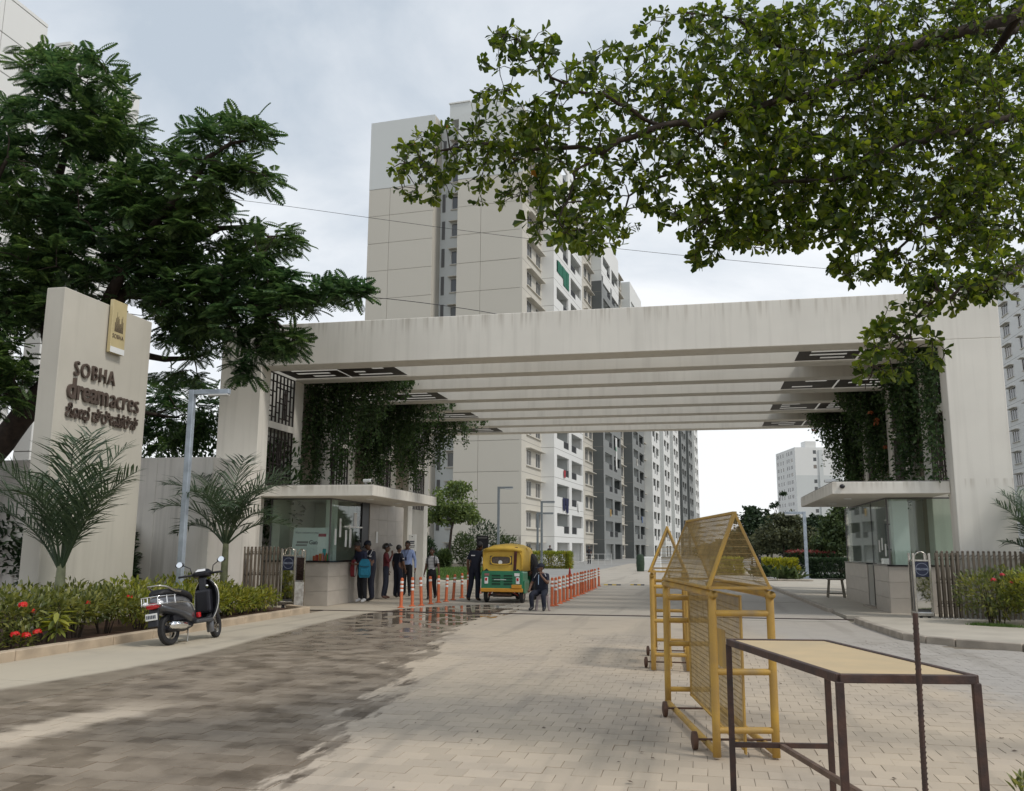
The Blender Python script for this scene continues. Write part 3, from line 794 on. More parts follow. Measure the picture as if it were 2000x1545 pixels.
put_text('lettering', '\u0C8E\u0C95\u0CB0\u0CCD\u0CB8\u0CCD', 0.34, M_letter, face(15.5, 3.86, 0.03), py, extrude=0.02, bold=0.001, xs=0.66)
gp = MB(pT).box(-11.47, -11.39, 15.08, 15.52, 5.30, 6.38).build('emblem_plate', M_gold, py, bevel=0.006)
MB(pT).box(-11.499, -11.471, 15.14, 15.46, 5.4, 6.25).build('mount', M_rust, gp)
MB(pT).box(-11.389, -11.385, 15.082, 15.518, 5.303, 5.42).build('pale_band', M_whitep, gp)
em = MB(pT)          # towers of small dots
hts = [0.18, 0.27, 0.40, 0.31, 0.33, 0.28, 0.17, 0.17, 0.30, 0.36, 0.22]
for i, h in enumerate(hts):
    k = 0
    while k * 0.024 < h:
        s_ = 0.017 - 0.007 * (k * 0.024) / 0.4
        em.box(-11.389, -11.384, 15.165 + i * 0.0245, 15.165 + i * 0.0245 + s_, 5.74 + k * 0.024, 5.74 + k * 0.024 + s_); k += 1
em.build('emblem', M_letter, gp)
put_text('emblem_text', 'SOBHA', 0.125, M_letter, face(15.115, 5.60, 0.113), gp, extrude=0.003, bold=0.001, space=1.12, xs=0.80)

bw = thing('boundary_wall', 'stained beige compound wall behind the lamp post and palms', 'wall', (-12.4, 18.6, 0))
MB(Matrix.Translation((12.4, -18.6, 0))).box(-22, -12.44, 18.5, 18.7, 0, 3.54).build('wall', M_wall, bw, bevel=0.01)
MB(Matrix.Translation((12.4, -18.6, 0))).box(-12.437, -11.0, 18.5, 20.9, 0, 3.54).build('return_wall', M_wall, bw, bevel=0.01)
bw2 = thing('boundary_wall', 'low shaded compound wall left of the sign wall under the tree', 'wall', (-18, 21, 0))
MB(Matrix.Translation((18, -21, 0))).box(-40, -12.6, 21.9, 22.1, 0, 2.6).build('wall', M_wall, bw2)

# dry leaves and grit lying on the paving
n = 90
pos = np.column_stack([NR.uniform(-2.5, 3.2, n), 5 + NR.rand(n) ** 1.6 * 11, np.full(n, .008)]); hd = NR.rand(n) * 6.28
V, F = scatter(np.array([(0, 0, 0), (.3, .4, .12), (.16, .85, .05), (0, 1, .1), (-.2, .7, .02), (-.26, .35, .1)]), np.array([(0, 1, 2, 3), (0, 3, 4, 5)]), pos, frames(np.column_stack([np.cos(hd), np.sin(hd), NR.uniform(-.1, .25, n)])), NR.uniform(.015, .05, n))
link('fallen_leaves', arr_mesh('fallen_leaves', V, F, mat('dry_leaf', (.07, .045, .028), .8, island=.4)))['kind'] = 'stuff'
# ================================================================== APARTMENT TOWERS
FH, ZB0 = 3.02, 2.65
def wall_holes(mb, L, H, holes, th):
    """slab 0..L (x) by 0..H (y), thickness th towards -z, with rectangular holes (x0,x1,y0,y1)"""
    ys = sorted({0, H, *[v for h in holes for v in h[2:]]}); xs = sorted({0, L, *[v for h in holes for v in h[:2]]})
    for y0, y1 in zip(ys, ys[1:]):
        run = None
        for x0, x1 in zip(xs, xs[1:]):
            cx, cy = (x0 + x1) / 2, (y0 + y1) / 2
            solid = not any(h[0] < cx < h[1] and h[2] < cy < h[3] for h in holes)
            if solid and run is None: run = x0
            if not solid and run is not None:
                mb.box(run, x0, y0, y1, -th, 0); run = None
        if run is not None: mb.box(run, xs[-1], y0, y1, -th, 0)
    return mb
def window_meshes(w_, h_, m, leaves=2):
    f = MB(); b = 0.07
    f.box(0, w_, 0, b, -0.1, -0.02).box(0, w_, h_ - b, h_, -0.1, -0.02).box(0, b, b, h_ - b, -0.1, -0.02).box(w_ - b, w_, b, h_ - b, -0.1, -0.02)
    for k in range(1, leaves): f.box(w_ * k / leaves - 0.03, w_ * k / leaves + 0.03, b, h_ - b, -0.09, -0.03)
    return f.mesh('window', m), MB().box(b, w_ - b, b, h_ - b, -0.085, -0.075).mesh('pane', M_pane)
def put(me, name, parent, M):
    o = link(name, me, parent); o.matrix_basis = M; return o
class Tower:
    def __init__(s, label, origin, ang, cat='apartment tower'):
        s.root = thing('apartment_tower', label, cat, origin, ang)
        # local axes: x across (right), y along the drive, z up
    def wall(s, name, M, L, H, holes, th, m):
        mb = MB(M); wall_holes(mb, L, H, holes, th); return mb.build(name, m, s.root)
def MX(x, t, z):       # plane facing local +x : u runs along +y
    return plane_matrix((x, t, z), (0, 1, 0), (0, 0, 1))
def MY(x, t, z):       # plane facing local -y : u runs along +x
    return plane_matrix((x, t, z), (1, 0, 0), (0, 0, 1))
CANW = {}
def canopy_mesh(L):
    k = round(L, 2)
    if k not in CANW: CANW[k] = MB().box(-0.15, L + 0.15, 0, 0.09, 0.002, 0.55).mesh('window_canopy', M_cream, bevel=0.01)
    return CANW[k]
SILL = {}
def sill_mesh(L):
    k = round(L, 2)
    if k not in SILL: SILL[k] = MB().box(-0.1, L + 0.1, -0.12, -0.02, 0.002, 0.14).mesh('window_sill', M_cream)
    return SILL[k]
W_A = window_meshes(1.75, 1.5, M_wframe); W_R = window_meshes(1.35, 1.45, M_wframe, 2); W_C = window_meshes(1.5, 1.5, M_wframe)
def window_bay(T, x, t0, t1, nfl, wins, m, top, z_first=0):
    L = t1 - t0; holes = []
    for k in range(nfl):
        zf = (ZB0 + FH * (k - 1)) if k else -0.35
        for u, w_ in wins: holes.append((u, u + w_, zf + 0.78, zf + 2.28))
    T.wall('wall', MX(x, t0, 0), L, top, holes, 0.25, m)
    for k in range(nfl):
        zf = (ZB0 + FH * (k - 1)) if k else -0.35
        wm = W_A if wins[0][1] > 1.6 else W_C
        for u, w_ in wins:
            o = put(wm[0], 'window', T.root, MX(x, t0 + u, zf + 0.78)); link('pane', wm[1], o)
        u0, u1 = wins[0][0], wins[-1][0] + wins[-1][1]
        put(canopy_mesh(u1 - u0), 'window_canopy', T.root, MX(x, t0 + u0, zf + 2.36))
        put(sill_mesh(u1 - u0), 'window_sill', T.root, MX(x, t0 + u0, zf + 0.78))
        if k: put(JOINT(L), 'joint_band', T.root, MX(x + 0.001, t0, zf - 0.02))
JN = {}
def JOINT(L):
    k = round(L, 2)
    if k not in JN: JN[k] = MB().box(0, L, 0, 0.035, 0, 0.006).mesh('joint_band', M_joint)
    return JN[k]
RAILM = {}
def rail_mesh(w_, h_):
    k = (round(w_, 2), round(h_, 2))
    if k not in RAILM:
        mb = MB().box(0, w_, h_ - 0.06, h_, -0.12, -0.06).box(0, w_, 0.02, 0.06, -0.12, -0.06)
        n = int(w_ / 0.11)
        for i in range(n + 1): mb.box(i * w_ / n - 0.012, i * w_ / n + 0.012, 0.06, h_ - 0.06, -0.10, -0.075)
        mb.box(0.02, w_ - 0.02, 0.08, h_ - 0.08, -0.094, -0.09)
        RAILM[k] = mb.mesh('balcony_railing', M_rail)
    return RAILM[k]
def balcony_block(T, x, xin, t0, t1, nfl, mfront, mret, top, split, detail=True, opens=((0.085, 0.48), (0.57, 0.97))):
    """projecting block with two recessed balconies per floor; paint changes at height split"""
    L = t1 - t0
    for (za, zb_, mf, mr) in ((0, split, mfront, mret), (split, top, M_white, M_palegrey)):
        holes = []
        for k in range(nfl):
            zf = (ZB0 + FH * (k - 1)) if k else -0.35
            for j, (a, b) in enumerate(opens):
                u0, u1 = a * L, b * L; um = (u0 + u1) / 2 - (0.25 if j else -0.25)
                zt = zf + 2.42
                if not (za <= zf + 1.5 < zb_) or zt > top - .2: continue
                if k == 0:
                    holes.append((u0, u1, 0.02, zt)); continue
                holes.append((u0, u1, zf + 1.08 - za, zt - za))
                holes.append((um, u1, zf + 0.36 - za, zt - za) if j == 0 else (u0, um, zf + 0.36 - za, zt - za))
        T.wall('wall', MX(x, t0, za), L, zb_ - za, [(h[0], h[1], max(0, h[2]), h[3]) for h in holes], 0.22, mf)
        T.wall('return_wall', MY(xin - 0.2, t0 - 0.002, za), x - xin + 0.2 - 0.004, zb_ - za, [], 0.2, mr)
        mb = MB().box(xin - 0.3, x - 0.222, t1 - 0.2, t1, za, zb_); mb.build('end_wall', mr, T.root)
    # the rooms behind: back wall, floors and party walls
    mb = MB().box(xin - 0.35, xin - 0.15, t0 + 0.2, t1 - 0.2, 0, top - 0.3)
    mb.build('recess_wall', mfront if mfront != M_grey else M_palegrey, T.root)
    mb = MB()
    for k in range(nfl + 1):
        zf = (ZB0 + FH * (k - 1)) if k else -0.35
        if zf + 2.44 + FH > top: break
        mb.box(xin - 0.14, x - 0.223, t0 + 0.2, t1 - 0.21, zf + 2.44, zf + 2.64)
        mb.box(xin - 0.14, x - 0.223, (t0 + t1) / 2 - 0.1, (t0 + t1) / 2 + 0.1, zf + 2.645, zf + 2.44 + FH - 0.005)
    mb.build('floor_slabs', M_palegrey, T.root)['kind'] = 'stuff'
    far = MB()
    for k in range(1, nfl):
        zf = ZB0 + FH * (k - 1)
        if zf + 2.62 > top: break
        put(JOINT(L), 'joint_band', T.root, MX(x + 0.001, t0, zf - 0.02)) if detail else None
        if detail: put(MB().box(0, x - xin, 0, 0.035, 0, 0.006).mesh('joint_band', M_joint), 'joint_band', T.root, MY(xin, t0 - 0.003, zf - 0.02))
        for j, (a, b) in enumerate(opens):
            u0, u1 = a * L, b * L; um = (u0 + u1) / 2 - (0.25 if j else -0.25)
            r0, r1 = (um, u1) if j == 0 else (u0, um)
            if detail:
                put(rail_mesh(r1 - r0, 0.78), 'balcony_railing', T.root, MX(x, t0 + r0, zf + 0.36))
                # door and window at the back of the recess
                o = put(BDOOR[0], 'balcony_door', T.root, MX(xin - 0.149, t0 + u0 + 0.5 + 1.6 * j, zf + 0.05)); link('pane', BDOOR[1], o)
            else:
                far.M = None; far.box(x - 0.16, x - 0.1, t0 + r0, t0 + r1, zf + 0.36, zf + 1.1)
                far.box(xin - 0.148, xin - 0.1, t0 + u0 + 0.4, t0 + u1 - 0.6, zf + 0.1, zf + 2.2)
    if not detail and far.v: far.build('balcony_railings', M_rail, T.root)['kind'] = 'stuff'
def _bdoor():
    f = MB().box(0, 0.06, 0, 2.15, 0.0, 0.05).box(2.04, 2.1, 0, 2.15, 0, 0.05).box(0.06, 2.04, 2.09, 2.15, 0, 0.05).box(1.02, 1.08, 0, 2.09, 0.001, 0.049)
    return f.mesh('balcony_door', M_wframe), MB().box(0.06, 2.04, 0.02, 2.09, 0.015, 0.025).mesh('pane', M_pane)
BDOOR = _bdoor()

T1 = Tower('tall cream and white apartment tower with dark grey stair walls behind the gateway', (-16.48, 82.02, 0), math.radians(-5))
TOP = 46.5; NF = 15; PAINT = 38.9
# end elevation: cladding panels floor by floor on two blocks, recess between
MB().box(-16.95, -9.69, 0.09, 14, 0, TOP - 0.02).build('end_block', M_joint, T1.root)
MB().box(-6.91, -0.26, 0.09, 7.0, 0, TOP - 0.4).build('end_block', M_joint, T1.root)
cols = [(-17.0, -14.55), (-14.55, -9.65), (-6.95, -4.4), (-4.4, 0.0)]
for (a, b) in cols:
    me = MB().box(0.018, b - a - 0.018, 0.018, FH - 0.018, -0.16, 0).mesh('wall_panel', M_cream, bevel=0.006)
    for k in range(12):
        z = ZB0 + FH * k
        put(me, 'wall_panel', T1.root, MY(a, 0.0 + R.uniform(-.006, .006), z))
    gm = MB().box(0.018, b - a - 0.018, 0.0, ZB0 - 0.02, -0.16, 0).mesh('wall_panel', M_cream, bevel=0.006)
    put(gm, 'wall_panel', T1.root, MY(a, 0, 0))
for a, b, tp in ((-17.0, -9.65, TOP), (-6.95, 0.0, TOP - 0.35)):
    MB(MY(a, 0, ZB0 + FH * 12 + 0.012)).box(0, b - a, 0, tp - (ZB0 + FH * 12 + 0.012), -0.16, 0.015).build('upper_wall', M_palegrey, T1.root)
# stepped roof masses
MB().box(-8.2, -2.5, 0.6, 9, TOP - 0.6, TOP + 1.2).build('roof_block', M_palegrey, T1.root)
MB().box(-8.3, -5.9, 0.5, 9.1, TOP + 1.21, TOP + 1.35).build('roof_slab', M_white, T1.root)
# left block's return and recess
MB(MX(-9.65, 0.17, 0)).box(0, 2.0, 0, TOP - 0.03, -0.2, 0.0).build('return_wall', M_cream, T1.root)
holes = []
for k in range(NF):
    z = ZB0 + FH * (k - 1) if k else -0.35
    holes.append((1.25, 2.6, z + 0.75, z + 2.2))
T1.wall('recess_wall', MY(-9.65, 2.15, 0), 2.72, TOP - 0.5, holes, 0.2, M_palegrey)
for k in range(NF):
    z = ZB0 + FH * (k - 1) if k else -0.35
    o = put(W_R[0], 'window', T1.root, MY(-8.4, 2.15, z + 0.75)); link('pane', W_R[1], o)
    put(canopy_mesh(1.35), 'window_canopy', T1.root, MY(-8.4, 2.15, z + 2.28)); put(sill_mesh(1.35), 'window_sill', T1.root, MY(-8.4, 2.15, z + 0.75))
    put(MB().box(0, 0.34, 0, 2.3, 0.0, 0.05).mesh('vent_slot', M_wframe_d) if k == 0 else VS, 'vent_slot', T1.root, MY(-9.45, 2.148, z + 0.5)) if k else None
    if k == 0: VS = MB().box(0, 0.34, 0, 2.0, 0.002, 0.05).mesh('vent_slot', M_wframe_d)
# long elevation
window_bay(T1, 0.0, 0.0, 7.2, NF, ((1.75, 1.75), (5.15, 1.75)), M_cream, TOP - 0.4)
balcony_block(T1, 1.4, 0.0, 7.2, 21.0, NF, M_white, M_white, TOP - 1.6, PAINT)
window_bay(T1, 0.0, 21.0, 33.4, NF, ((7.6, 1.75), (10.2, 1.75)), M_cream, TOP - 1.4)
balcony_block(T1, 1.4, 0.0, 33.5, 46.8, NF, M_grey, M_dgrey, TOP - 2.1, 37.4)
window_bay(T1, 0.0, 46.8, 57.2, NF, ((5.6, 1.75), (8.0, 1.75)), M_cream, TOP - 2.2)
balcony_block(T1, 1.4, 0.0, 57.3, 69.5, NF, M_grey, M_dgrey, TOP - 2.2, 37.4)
window_bay(T1, 0.0, 69.5, 79.0, NF, ((5.2, 1.75), (7.4, 1.75)), M_cream, TOP - 2.4)
MB().box(-12, -0.3, 7.05, 78.9, 0, TOP - 2.6).build('blocking_core', M_palegrey, T1.root)  # solid box added inside the tower to block light

T2 = Tower('long white apartment tower with two dark grey bays, farthest along the left of the drive', tuple(Vector((-16.48, 82.02, 0)) + Vector((math.sin(math.radians(5)), math.cos(math.radians(5)), 0)) * 79.2), math.radians(-5))
t = 0.0
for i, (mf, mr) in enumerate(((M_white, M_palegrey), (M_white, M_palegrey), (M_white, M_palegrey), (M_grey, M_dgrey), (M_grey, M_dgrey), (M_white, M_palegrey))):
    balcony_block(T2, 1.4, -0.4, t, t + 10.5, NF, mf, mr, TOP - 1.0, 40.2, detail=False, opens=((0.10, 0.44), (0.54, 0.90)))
    window_bay(T2, -0.4, t + 10.5, t + 16.5, NF, ((1.2, 1.5), (3.4, 1.5)), M_white, TOP - 1.2)
    t += 16.6
MB().box(-14, -0.8, 0.3, t - 0.2, 0, TOP - 1.3).build('blocking_core', M_palegrey, T2.root)  # inner box added behind the bays to block light

# towers behind the big tree on the left
def plain_tower(label, origin, ang, Lx, Ly, H):
    T = Tower(label, origin, ang)
    MB().box(-Lx, -0.1, 0.1, Ly, 0, H - 0.05).build('blocking_core', M_joint, T.root)
    for (mk, L) in ((MX(0, 0, 0), Ly), (MY(-Lx, 0.0, 0), Lx)):
        n = max(1, round(L / 4.6)); me = MB().box(0.03, L / n - 0.03, 0.03, 2.95, -0.09, 0).mesh('wall_panel', M_white, bevel=0.006)
        for i in range(n):
            for k in range(int(H / 3.0)):
                put(me, 'wall_panel', T.root, mk @ Matrix.Translation((i * L / n, k * 3.0, 0)))
            put(MB().box(0.03, L / n - 0.03, 0.03, H - int(H / 3.0) * 3.0, -0.09, 0.01).mesh('parapet', M_white), 'parapet', T.root, mk @ Matrix.Translation((i * L / n, int(H / 3.0) * 3.0, 0)))
    return T
plain_tower('pale apartment tower with a flat blank corner in the top left, cut by the frame', (-49.6, 33, 0), 0, 16, 22, 42.3)
plain_tower('second pale apartment tower rising just behind the crown of the big left tree', (-53.1, 61.6, 0), 0, 1.6, 10, 45.3)

# tower at the right edge: side elevation with small and wide windows
TR = Tower('white apartment tower at the right edge seen past the gateway leg', (43.0, 138.0, 0), math.radians(180))
W_S = window_meshes(1.0, 1.5, M_wframe_d, 1); W_W = window_meshes(2.6, 1.5, M_wframe, 3)
holes = []; H = 41.0; NB = 5
for k in range(13):
    z = 0.6 + 3.0 * k
    for b in range(NB):
        u = 0.9 + b * 9.5
        holes += [(u, u + 1.0, z + 0.75, z + 2.25), (u + 3.4, u + 6.0, z + 0.75, z + 2.25)]
TR.wall('wall', MX(0, 0, 0), 48, H, holes, 0.25, M_white)
for k in range(13):
    z = 0.6 + 3.0 * k
    for b in range(NB):
        u = 0.9 + b * 9.5
        if b < 2:
            o = put(W_S[0], 'window', TR.root, MX(0, u, z + 0.75)); link('pane', W_S[1], o)
            o = put(W_W[0], 'window', TR.root, MX(0, u + 3.4, z + 0.75)); link('pane', W_W[1], o)
            put(canopy_mesh(1.0), 'window_canopy', TR.root, MX(0, u, z + 2.3)); put(canopy_mesh(2.6), 'window_canopy', TR.root, MX(0, u + 3.4, z + 2.3))
            put(sill_mesh(1.0), 'window_sill', TR.root, MX(0, u, z + 0.75)); put(sill_mesh(2.6), 'window_sill', TR.root, MX(0, u + 3.4, z + 0.75))
    put(JOINT(47.9), 'joint_band', TR.root, MX(0.001, 0, z))
MB().box(-14, -0.26, 0.05, 48, 0, H - 0.1).build('blocking_core', M_white, TR.root)
MB().box(-8, -2, 14, 22, H - 0.5, H + 3).build('roof_block', M_white, TR.root)

# far tower right of the centre
TF = Tower('distant white and grey tower rising over the trees right of the centre', (38.9, 377, 0), math.radians(0))
W_F = window_meshes(2.6, 1.5, M_wframe, 2); W_F2 = window_meshes(1.3, 1.5, M_wframe_d, 1)
H = 43.0; holesL = []; holesR = []
a = math.atan2(27.2, -5.3)
# left-hand elevation runs back from the near corner, right-hand elevation faces the drive
ML = plane_matrix((-5.3, 27.2, 0), (5.3, -27.2, 0), (0, 0, 1)); LL = 27.7
MR = plane_matrix((0, 0, 0), (18.8, 4.0, 0), (0, 0, 1)); LR = 19.2
for k in range(14):
    z = 0.5 + 3.0 * k
    for u, w_ in ((2.0, 2.6), (6.8, 1.3), (10.2, 1.3), (16.0, 1.3), (18.6, 1.3), (21.6, 2.6)): holesL.append((u, u + w_, z + 0.8, z + 2.3))
    holesR.append((7.4, 8.7, z + 0.8, z + 2.3))
TF.wall('wall', ML, LL, H, holesL, 0.3, M_white)
TF.wall('wall', MR, LR, 31.5, [h for h in holesR if h[3] < 31.4], 0.3, M_palegrey)
TF.wall('upper_wall', MR @ Matrix.Translation((0, 31.5, 0)), LR, H - 31.5, [(h[0], h[1], h[2] - 31.5, h[3] - 31.5) for h in holesR if h[2] > 31.5 and h[3] < H], 0.3, M_white)
for (M_, hs) in ((ML, holesL), (MR, holesR)):
    for h in hs:
        wm = W_F if h[1] - h[0] > 2 else W_F2
        o = put(wm[0], 'window', TF.root, M_ @ Matrix.Translation((h[0], h[2], 0))); link('pane', wm[1], o)
MB(MR).box(9.6, 11.2, 0, H - 1, 0.0, 0.5).build('stair_fin', M_palegrey, TF.root)
MB(MR).box(0.4, LR - .4, 0, H - 0.6, -20, -0.32).build('blocking_core', M_white, TF.root)
MB(MR).box(4.6, 9.0, H, H + 2.6, -6, -0.6).build('roof_block', M_white, TF.root)

# laundry and a green net on the near balconies
def on_tower(x, t, z):
    return T1.root.matrix_basis @ Vector((x, t, z))
bpy.context.view_layer.update()
gn = thing('shade_net', 'green shade net hung across an upper balcony of the cream tower', 'shade net', tuple(Matrix.Translation((-16.48, 82.02, 0)) @ Matrix.Rotation(math.radians(-5), 4, 'Z') @ Vector((1.43, 8.7, 29.83 + 0.4))), math.radians(-5))
mb = MB(MX(0, 0, 0)); nn = 10
for i in range(nn):
    mb.box(i * 0.53, (i + 1) * 0.53, 0.0 if i > 4 else 0.7, 2.05, 0.01 + 0.02 * math.sin(i * 1.7), 0.025 + 0.02 * math.sin(i * 1.7))
mb.build('net', mat('green_net', (0.012, 0.14, 0.085), 0.8), gn)
TM = Matrix.Translation((-16.48, 82.02, 0)) @ Matrix.Rotation(math.radians(-5), 4, 'Z')
def garment(t, z, w_, h_, m, label):
    o = tag(link('garment', None), label, 'laundry', 'laundry on the tower balconies')
    o.matrix_basis = TM @ Matrix.Translation((1.45, t, z))
    mb = MB(MX(0, 0, 0)); n = 7
    top = [(w_ * i / n, 0, 0.02 + 0.03 * math.sin(i * 2.1)) for i in range(n + 1)]
    bot = [(w_ * i / n + 0.04 * math.sin(i), -h_ * (1 - 0.08 * math.sin(i * 1.3)), 0.05 + 0.06 * math.sin(i * 1.7)) for i in range(n + 1)]
    for i in range(n):
        mb.quad(bot[i], bot[i + 1], top[i + 1], top[i])
    mb.build('cloth', m, o)
M_navyc = mat('navy_cloth', (0.02, 0.025, 0.07), 0.9); M_whitec = mat('white_cloth', (0.7, 0.7, 0.68), 0.9)
garment(10.6, 6.75, 1.1, 1.3, M_navyc, 'navy garment drying over the lowest white balcony rail of the tower')
garment(12.0, 6.75, 1.2, 1.5, M_navyc, 'dark garment drying beside the navy one on the lowest white balcony')
garment(17.8, 6.6, 0.9, 1.0, M_whitec, 'pale cloth drying on the second of the lowest white balconies')
garment(42.0, 16.9, 1.2, 4.2, M_whitec, 'long white sheet hanging from a balcony of the first grey block')

_cl = [((.35, .05, .06), 'red'), ((.05, .12, .32), 'blue'), ((.62, .6, .55), 'off-white'), ((.05, .05, .06), 'black'), ((.5, .33, .12), 'mustard'), ((.12, .28, .2), 'green')]
_k = 0
for (bt, bl, bname) in ((7.2, 13.8, 'white'), (33.5, 13.3, 'first grey'), (57.3, 12.2, 'second grey')):
    for fl_ in (2, 3, 5, 6, 7, 9):
        if (fl_ * 7 + int(bt)) % 3 == 0: continue
        c_, n_ = _cl[_k % 6]; _k += 1; side_ = 'left' if _k % 2 else 'right'
        tt = bt + (.30 if side_ == 'left' else .66) * bl + R.uniform(-.4, .6)
        garment(tt, ZB0 + FH * (fl_ - 1) + 1.0, R.uniform(.5, .9), R.uniform(.6, 1.1), mat('laundry_' + n_.replace('-', '_'), c_, .9), f'{n_} laundry on the {side_} balcony at storey {fl_} of the {bname} tower block')
# ================================================================== VEGETATION
LEAF_O = (np.array([(0, 0, 0), (0.13, 0.42, 0.03), (0.26, 0.78, 0.05), (0, 1.0, 0.0), (-0.26, 0.78, 0.05), (-0.13, 0.42, 0.03)]),
          np.array([(0, 1, 2, 3), (0, 3, 4, 5)]))
LEAF_E = (np.array([(0, 0, 0), (0.17, 0.3, 0.05), (0.16, 0.68, 0.04), (0, 1.0, -0.04), (-0.16, 0.68, 0.04), (-0.17, 0.3, 0.05)]),
          np.array([(0, 1, 2, 3), (0, 3, 4, 5)]))
LEAF_B = (np.array([(0, 0, 0), (0.3, 0.35, 0.05), (0.2, 0.7, 0.03), (0, 1.0, -0.1), (-0.2, 0.7, 0.03), (-0.3, 0.35, 0.05)]),
          np.array([(0, 1, 2, 3), (0, 3, 4, 5)]))
def _frond():
    v = [(-0.006, 0, 0), (0.006, 0, 0), (0.004, 1, -0.16), (-0.004, 1, -0.16)]; f = [(0, 1, 2, 3)]
    for i in range(9):
        y = 0.14 + 0.098 * i; l = 0.30 * math.sin(math.pi * (0.16 + 0.80 * (i + 0.6) / 9.6)) + 0.03; z = -0.16 * y * y
        for s in (-1, 1):
            dx, dy = s * math.sin(1.05) * l, math.cos(1.05) * l; b = len(v); wd = 0.058
            v += [(0, y, z), (dx * 0.45 - s * wd * .5, y + dy * 0.45 + wd * .86, z + 0.01), (dx, y + dy, z - 0.05), (dx * 0.55 + s * wd * .4, y + dy * 0.55 - wd * .9, z - 0.012)]
            f.append((b, b + 1, b + 2, b + 3) if s < 0 else (b, b + 3, b + 2, b + 1))
    return np.array(v), np.array(f)
FROND = _frond()
def unit(n):
    d = NR.normal(size=(n, 3)); return d / np.linalg.norm(d, axis=1, keepdims=True)
def polyline_len(pts):
    return [Vector(p) for p in pts]
def limb_points(limbs, step=0.25):
    out = []
    for pts, r in limbs:
        for i in range(len(pts) - 1):
            a, b = Vector(pts[i]), Vector(pts[i + 1]); n = max(1, int((b - a).length / step))
            for k in range(n):
                t = k / n; out.append((a.lerp(b, t), r[i] * (1 - t) + r[i + 1] * t))
    return out
def smooth_pts(pts, rad, sub=4, wob=0.0, rnd=None):
    """Catmull-Rom through points, with a little wander"""
    P = [Vector(p) for p in pts]; o = []; rr = []
    for i in range(len(P) - 1):
        p0, p1, p2, p3 = P[max(0, i - 1)], P[i], P[i + 1], P[min(len(P) - 1, i + 2)]
        for k in range(sub):
            t = k / sub
            q = 0.5 * ((2 * p1) + (p2 - p0) * t + (2 * p0 - 5 * p1 + 4 * p2 - p3) * t * t + (3 * p1 - p0 - 3 * p2 + p3) * t ** 3)
            if wob and (i or k): q = q + Vector((R.gauss(0, wob), R.gauss(0, wob), R.gauss(0, wob)))
            o.append(q); rr.append(rad[i] * (1 - t) + rad[i + 1] * t)
    o.append(P[-1]); rr.append(rad[-1])
    return o, rr
def twigs(mb, tips, limbs, r0=0.012, n=4, sag=0.1):
    """grow twigs outward: each tip joins the nearest limb point or an already grown tip"""
    base = limb_points(limbs, .12); BP = np.array([tuple(b[0]) for b in base]); nb = len(BP)
    D2 = np.min(np.linalg.norm(tips[:, None, :] - BP[None], axis=2), axis=1) if len(tips) * nb < 4e7 else np.array([np.min(np.linalg.norm(BP - t, axis=1)) for t in tips])
    order = np.argsort(D2); P = np.vstack([BP, tips[order]]); dirs = np.zeros_like(tips); dep = np.zeros(len(P))
    for k, ti in enumerate(order):
        m_ = nb + k; q = tips[ti]; d = np.linalg.norm(P[:m_] - q, axis=1) + .04 * dep[:m_]
        d[nb:m_] = np.where(d[nb:m_] < .10, 9, d[nb:m_]); b_ = int(np.argmin(d)); dep[m_] = dep[b_] + 1
        a = Vector(P[b_]); b = Vector(q); L = (b - a).length
        m = a.lerp(b, 0.55) + Vector((R.gauss(0, .05), R.gauss(0, .05), sag + R.gauss(0, .04))) * L
        rr = r0 * (1.6 if b_ < nb else 1.0) * min(1.6, .7 + L)
        mb.path([a, m, b], [rr, rr * 0.8, r0 * 0.5], n, cap=False)
        dirs[ti] = tuple((b - m).normalized())
    return dirs

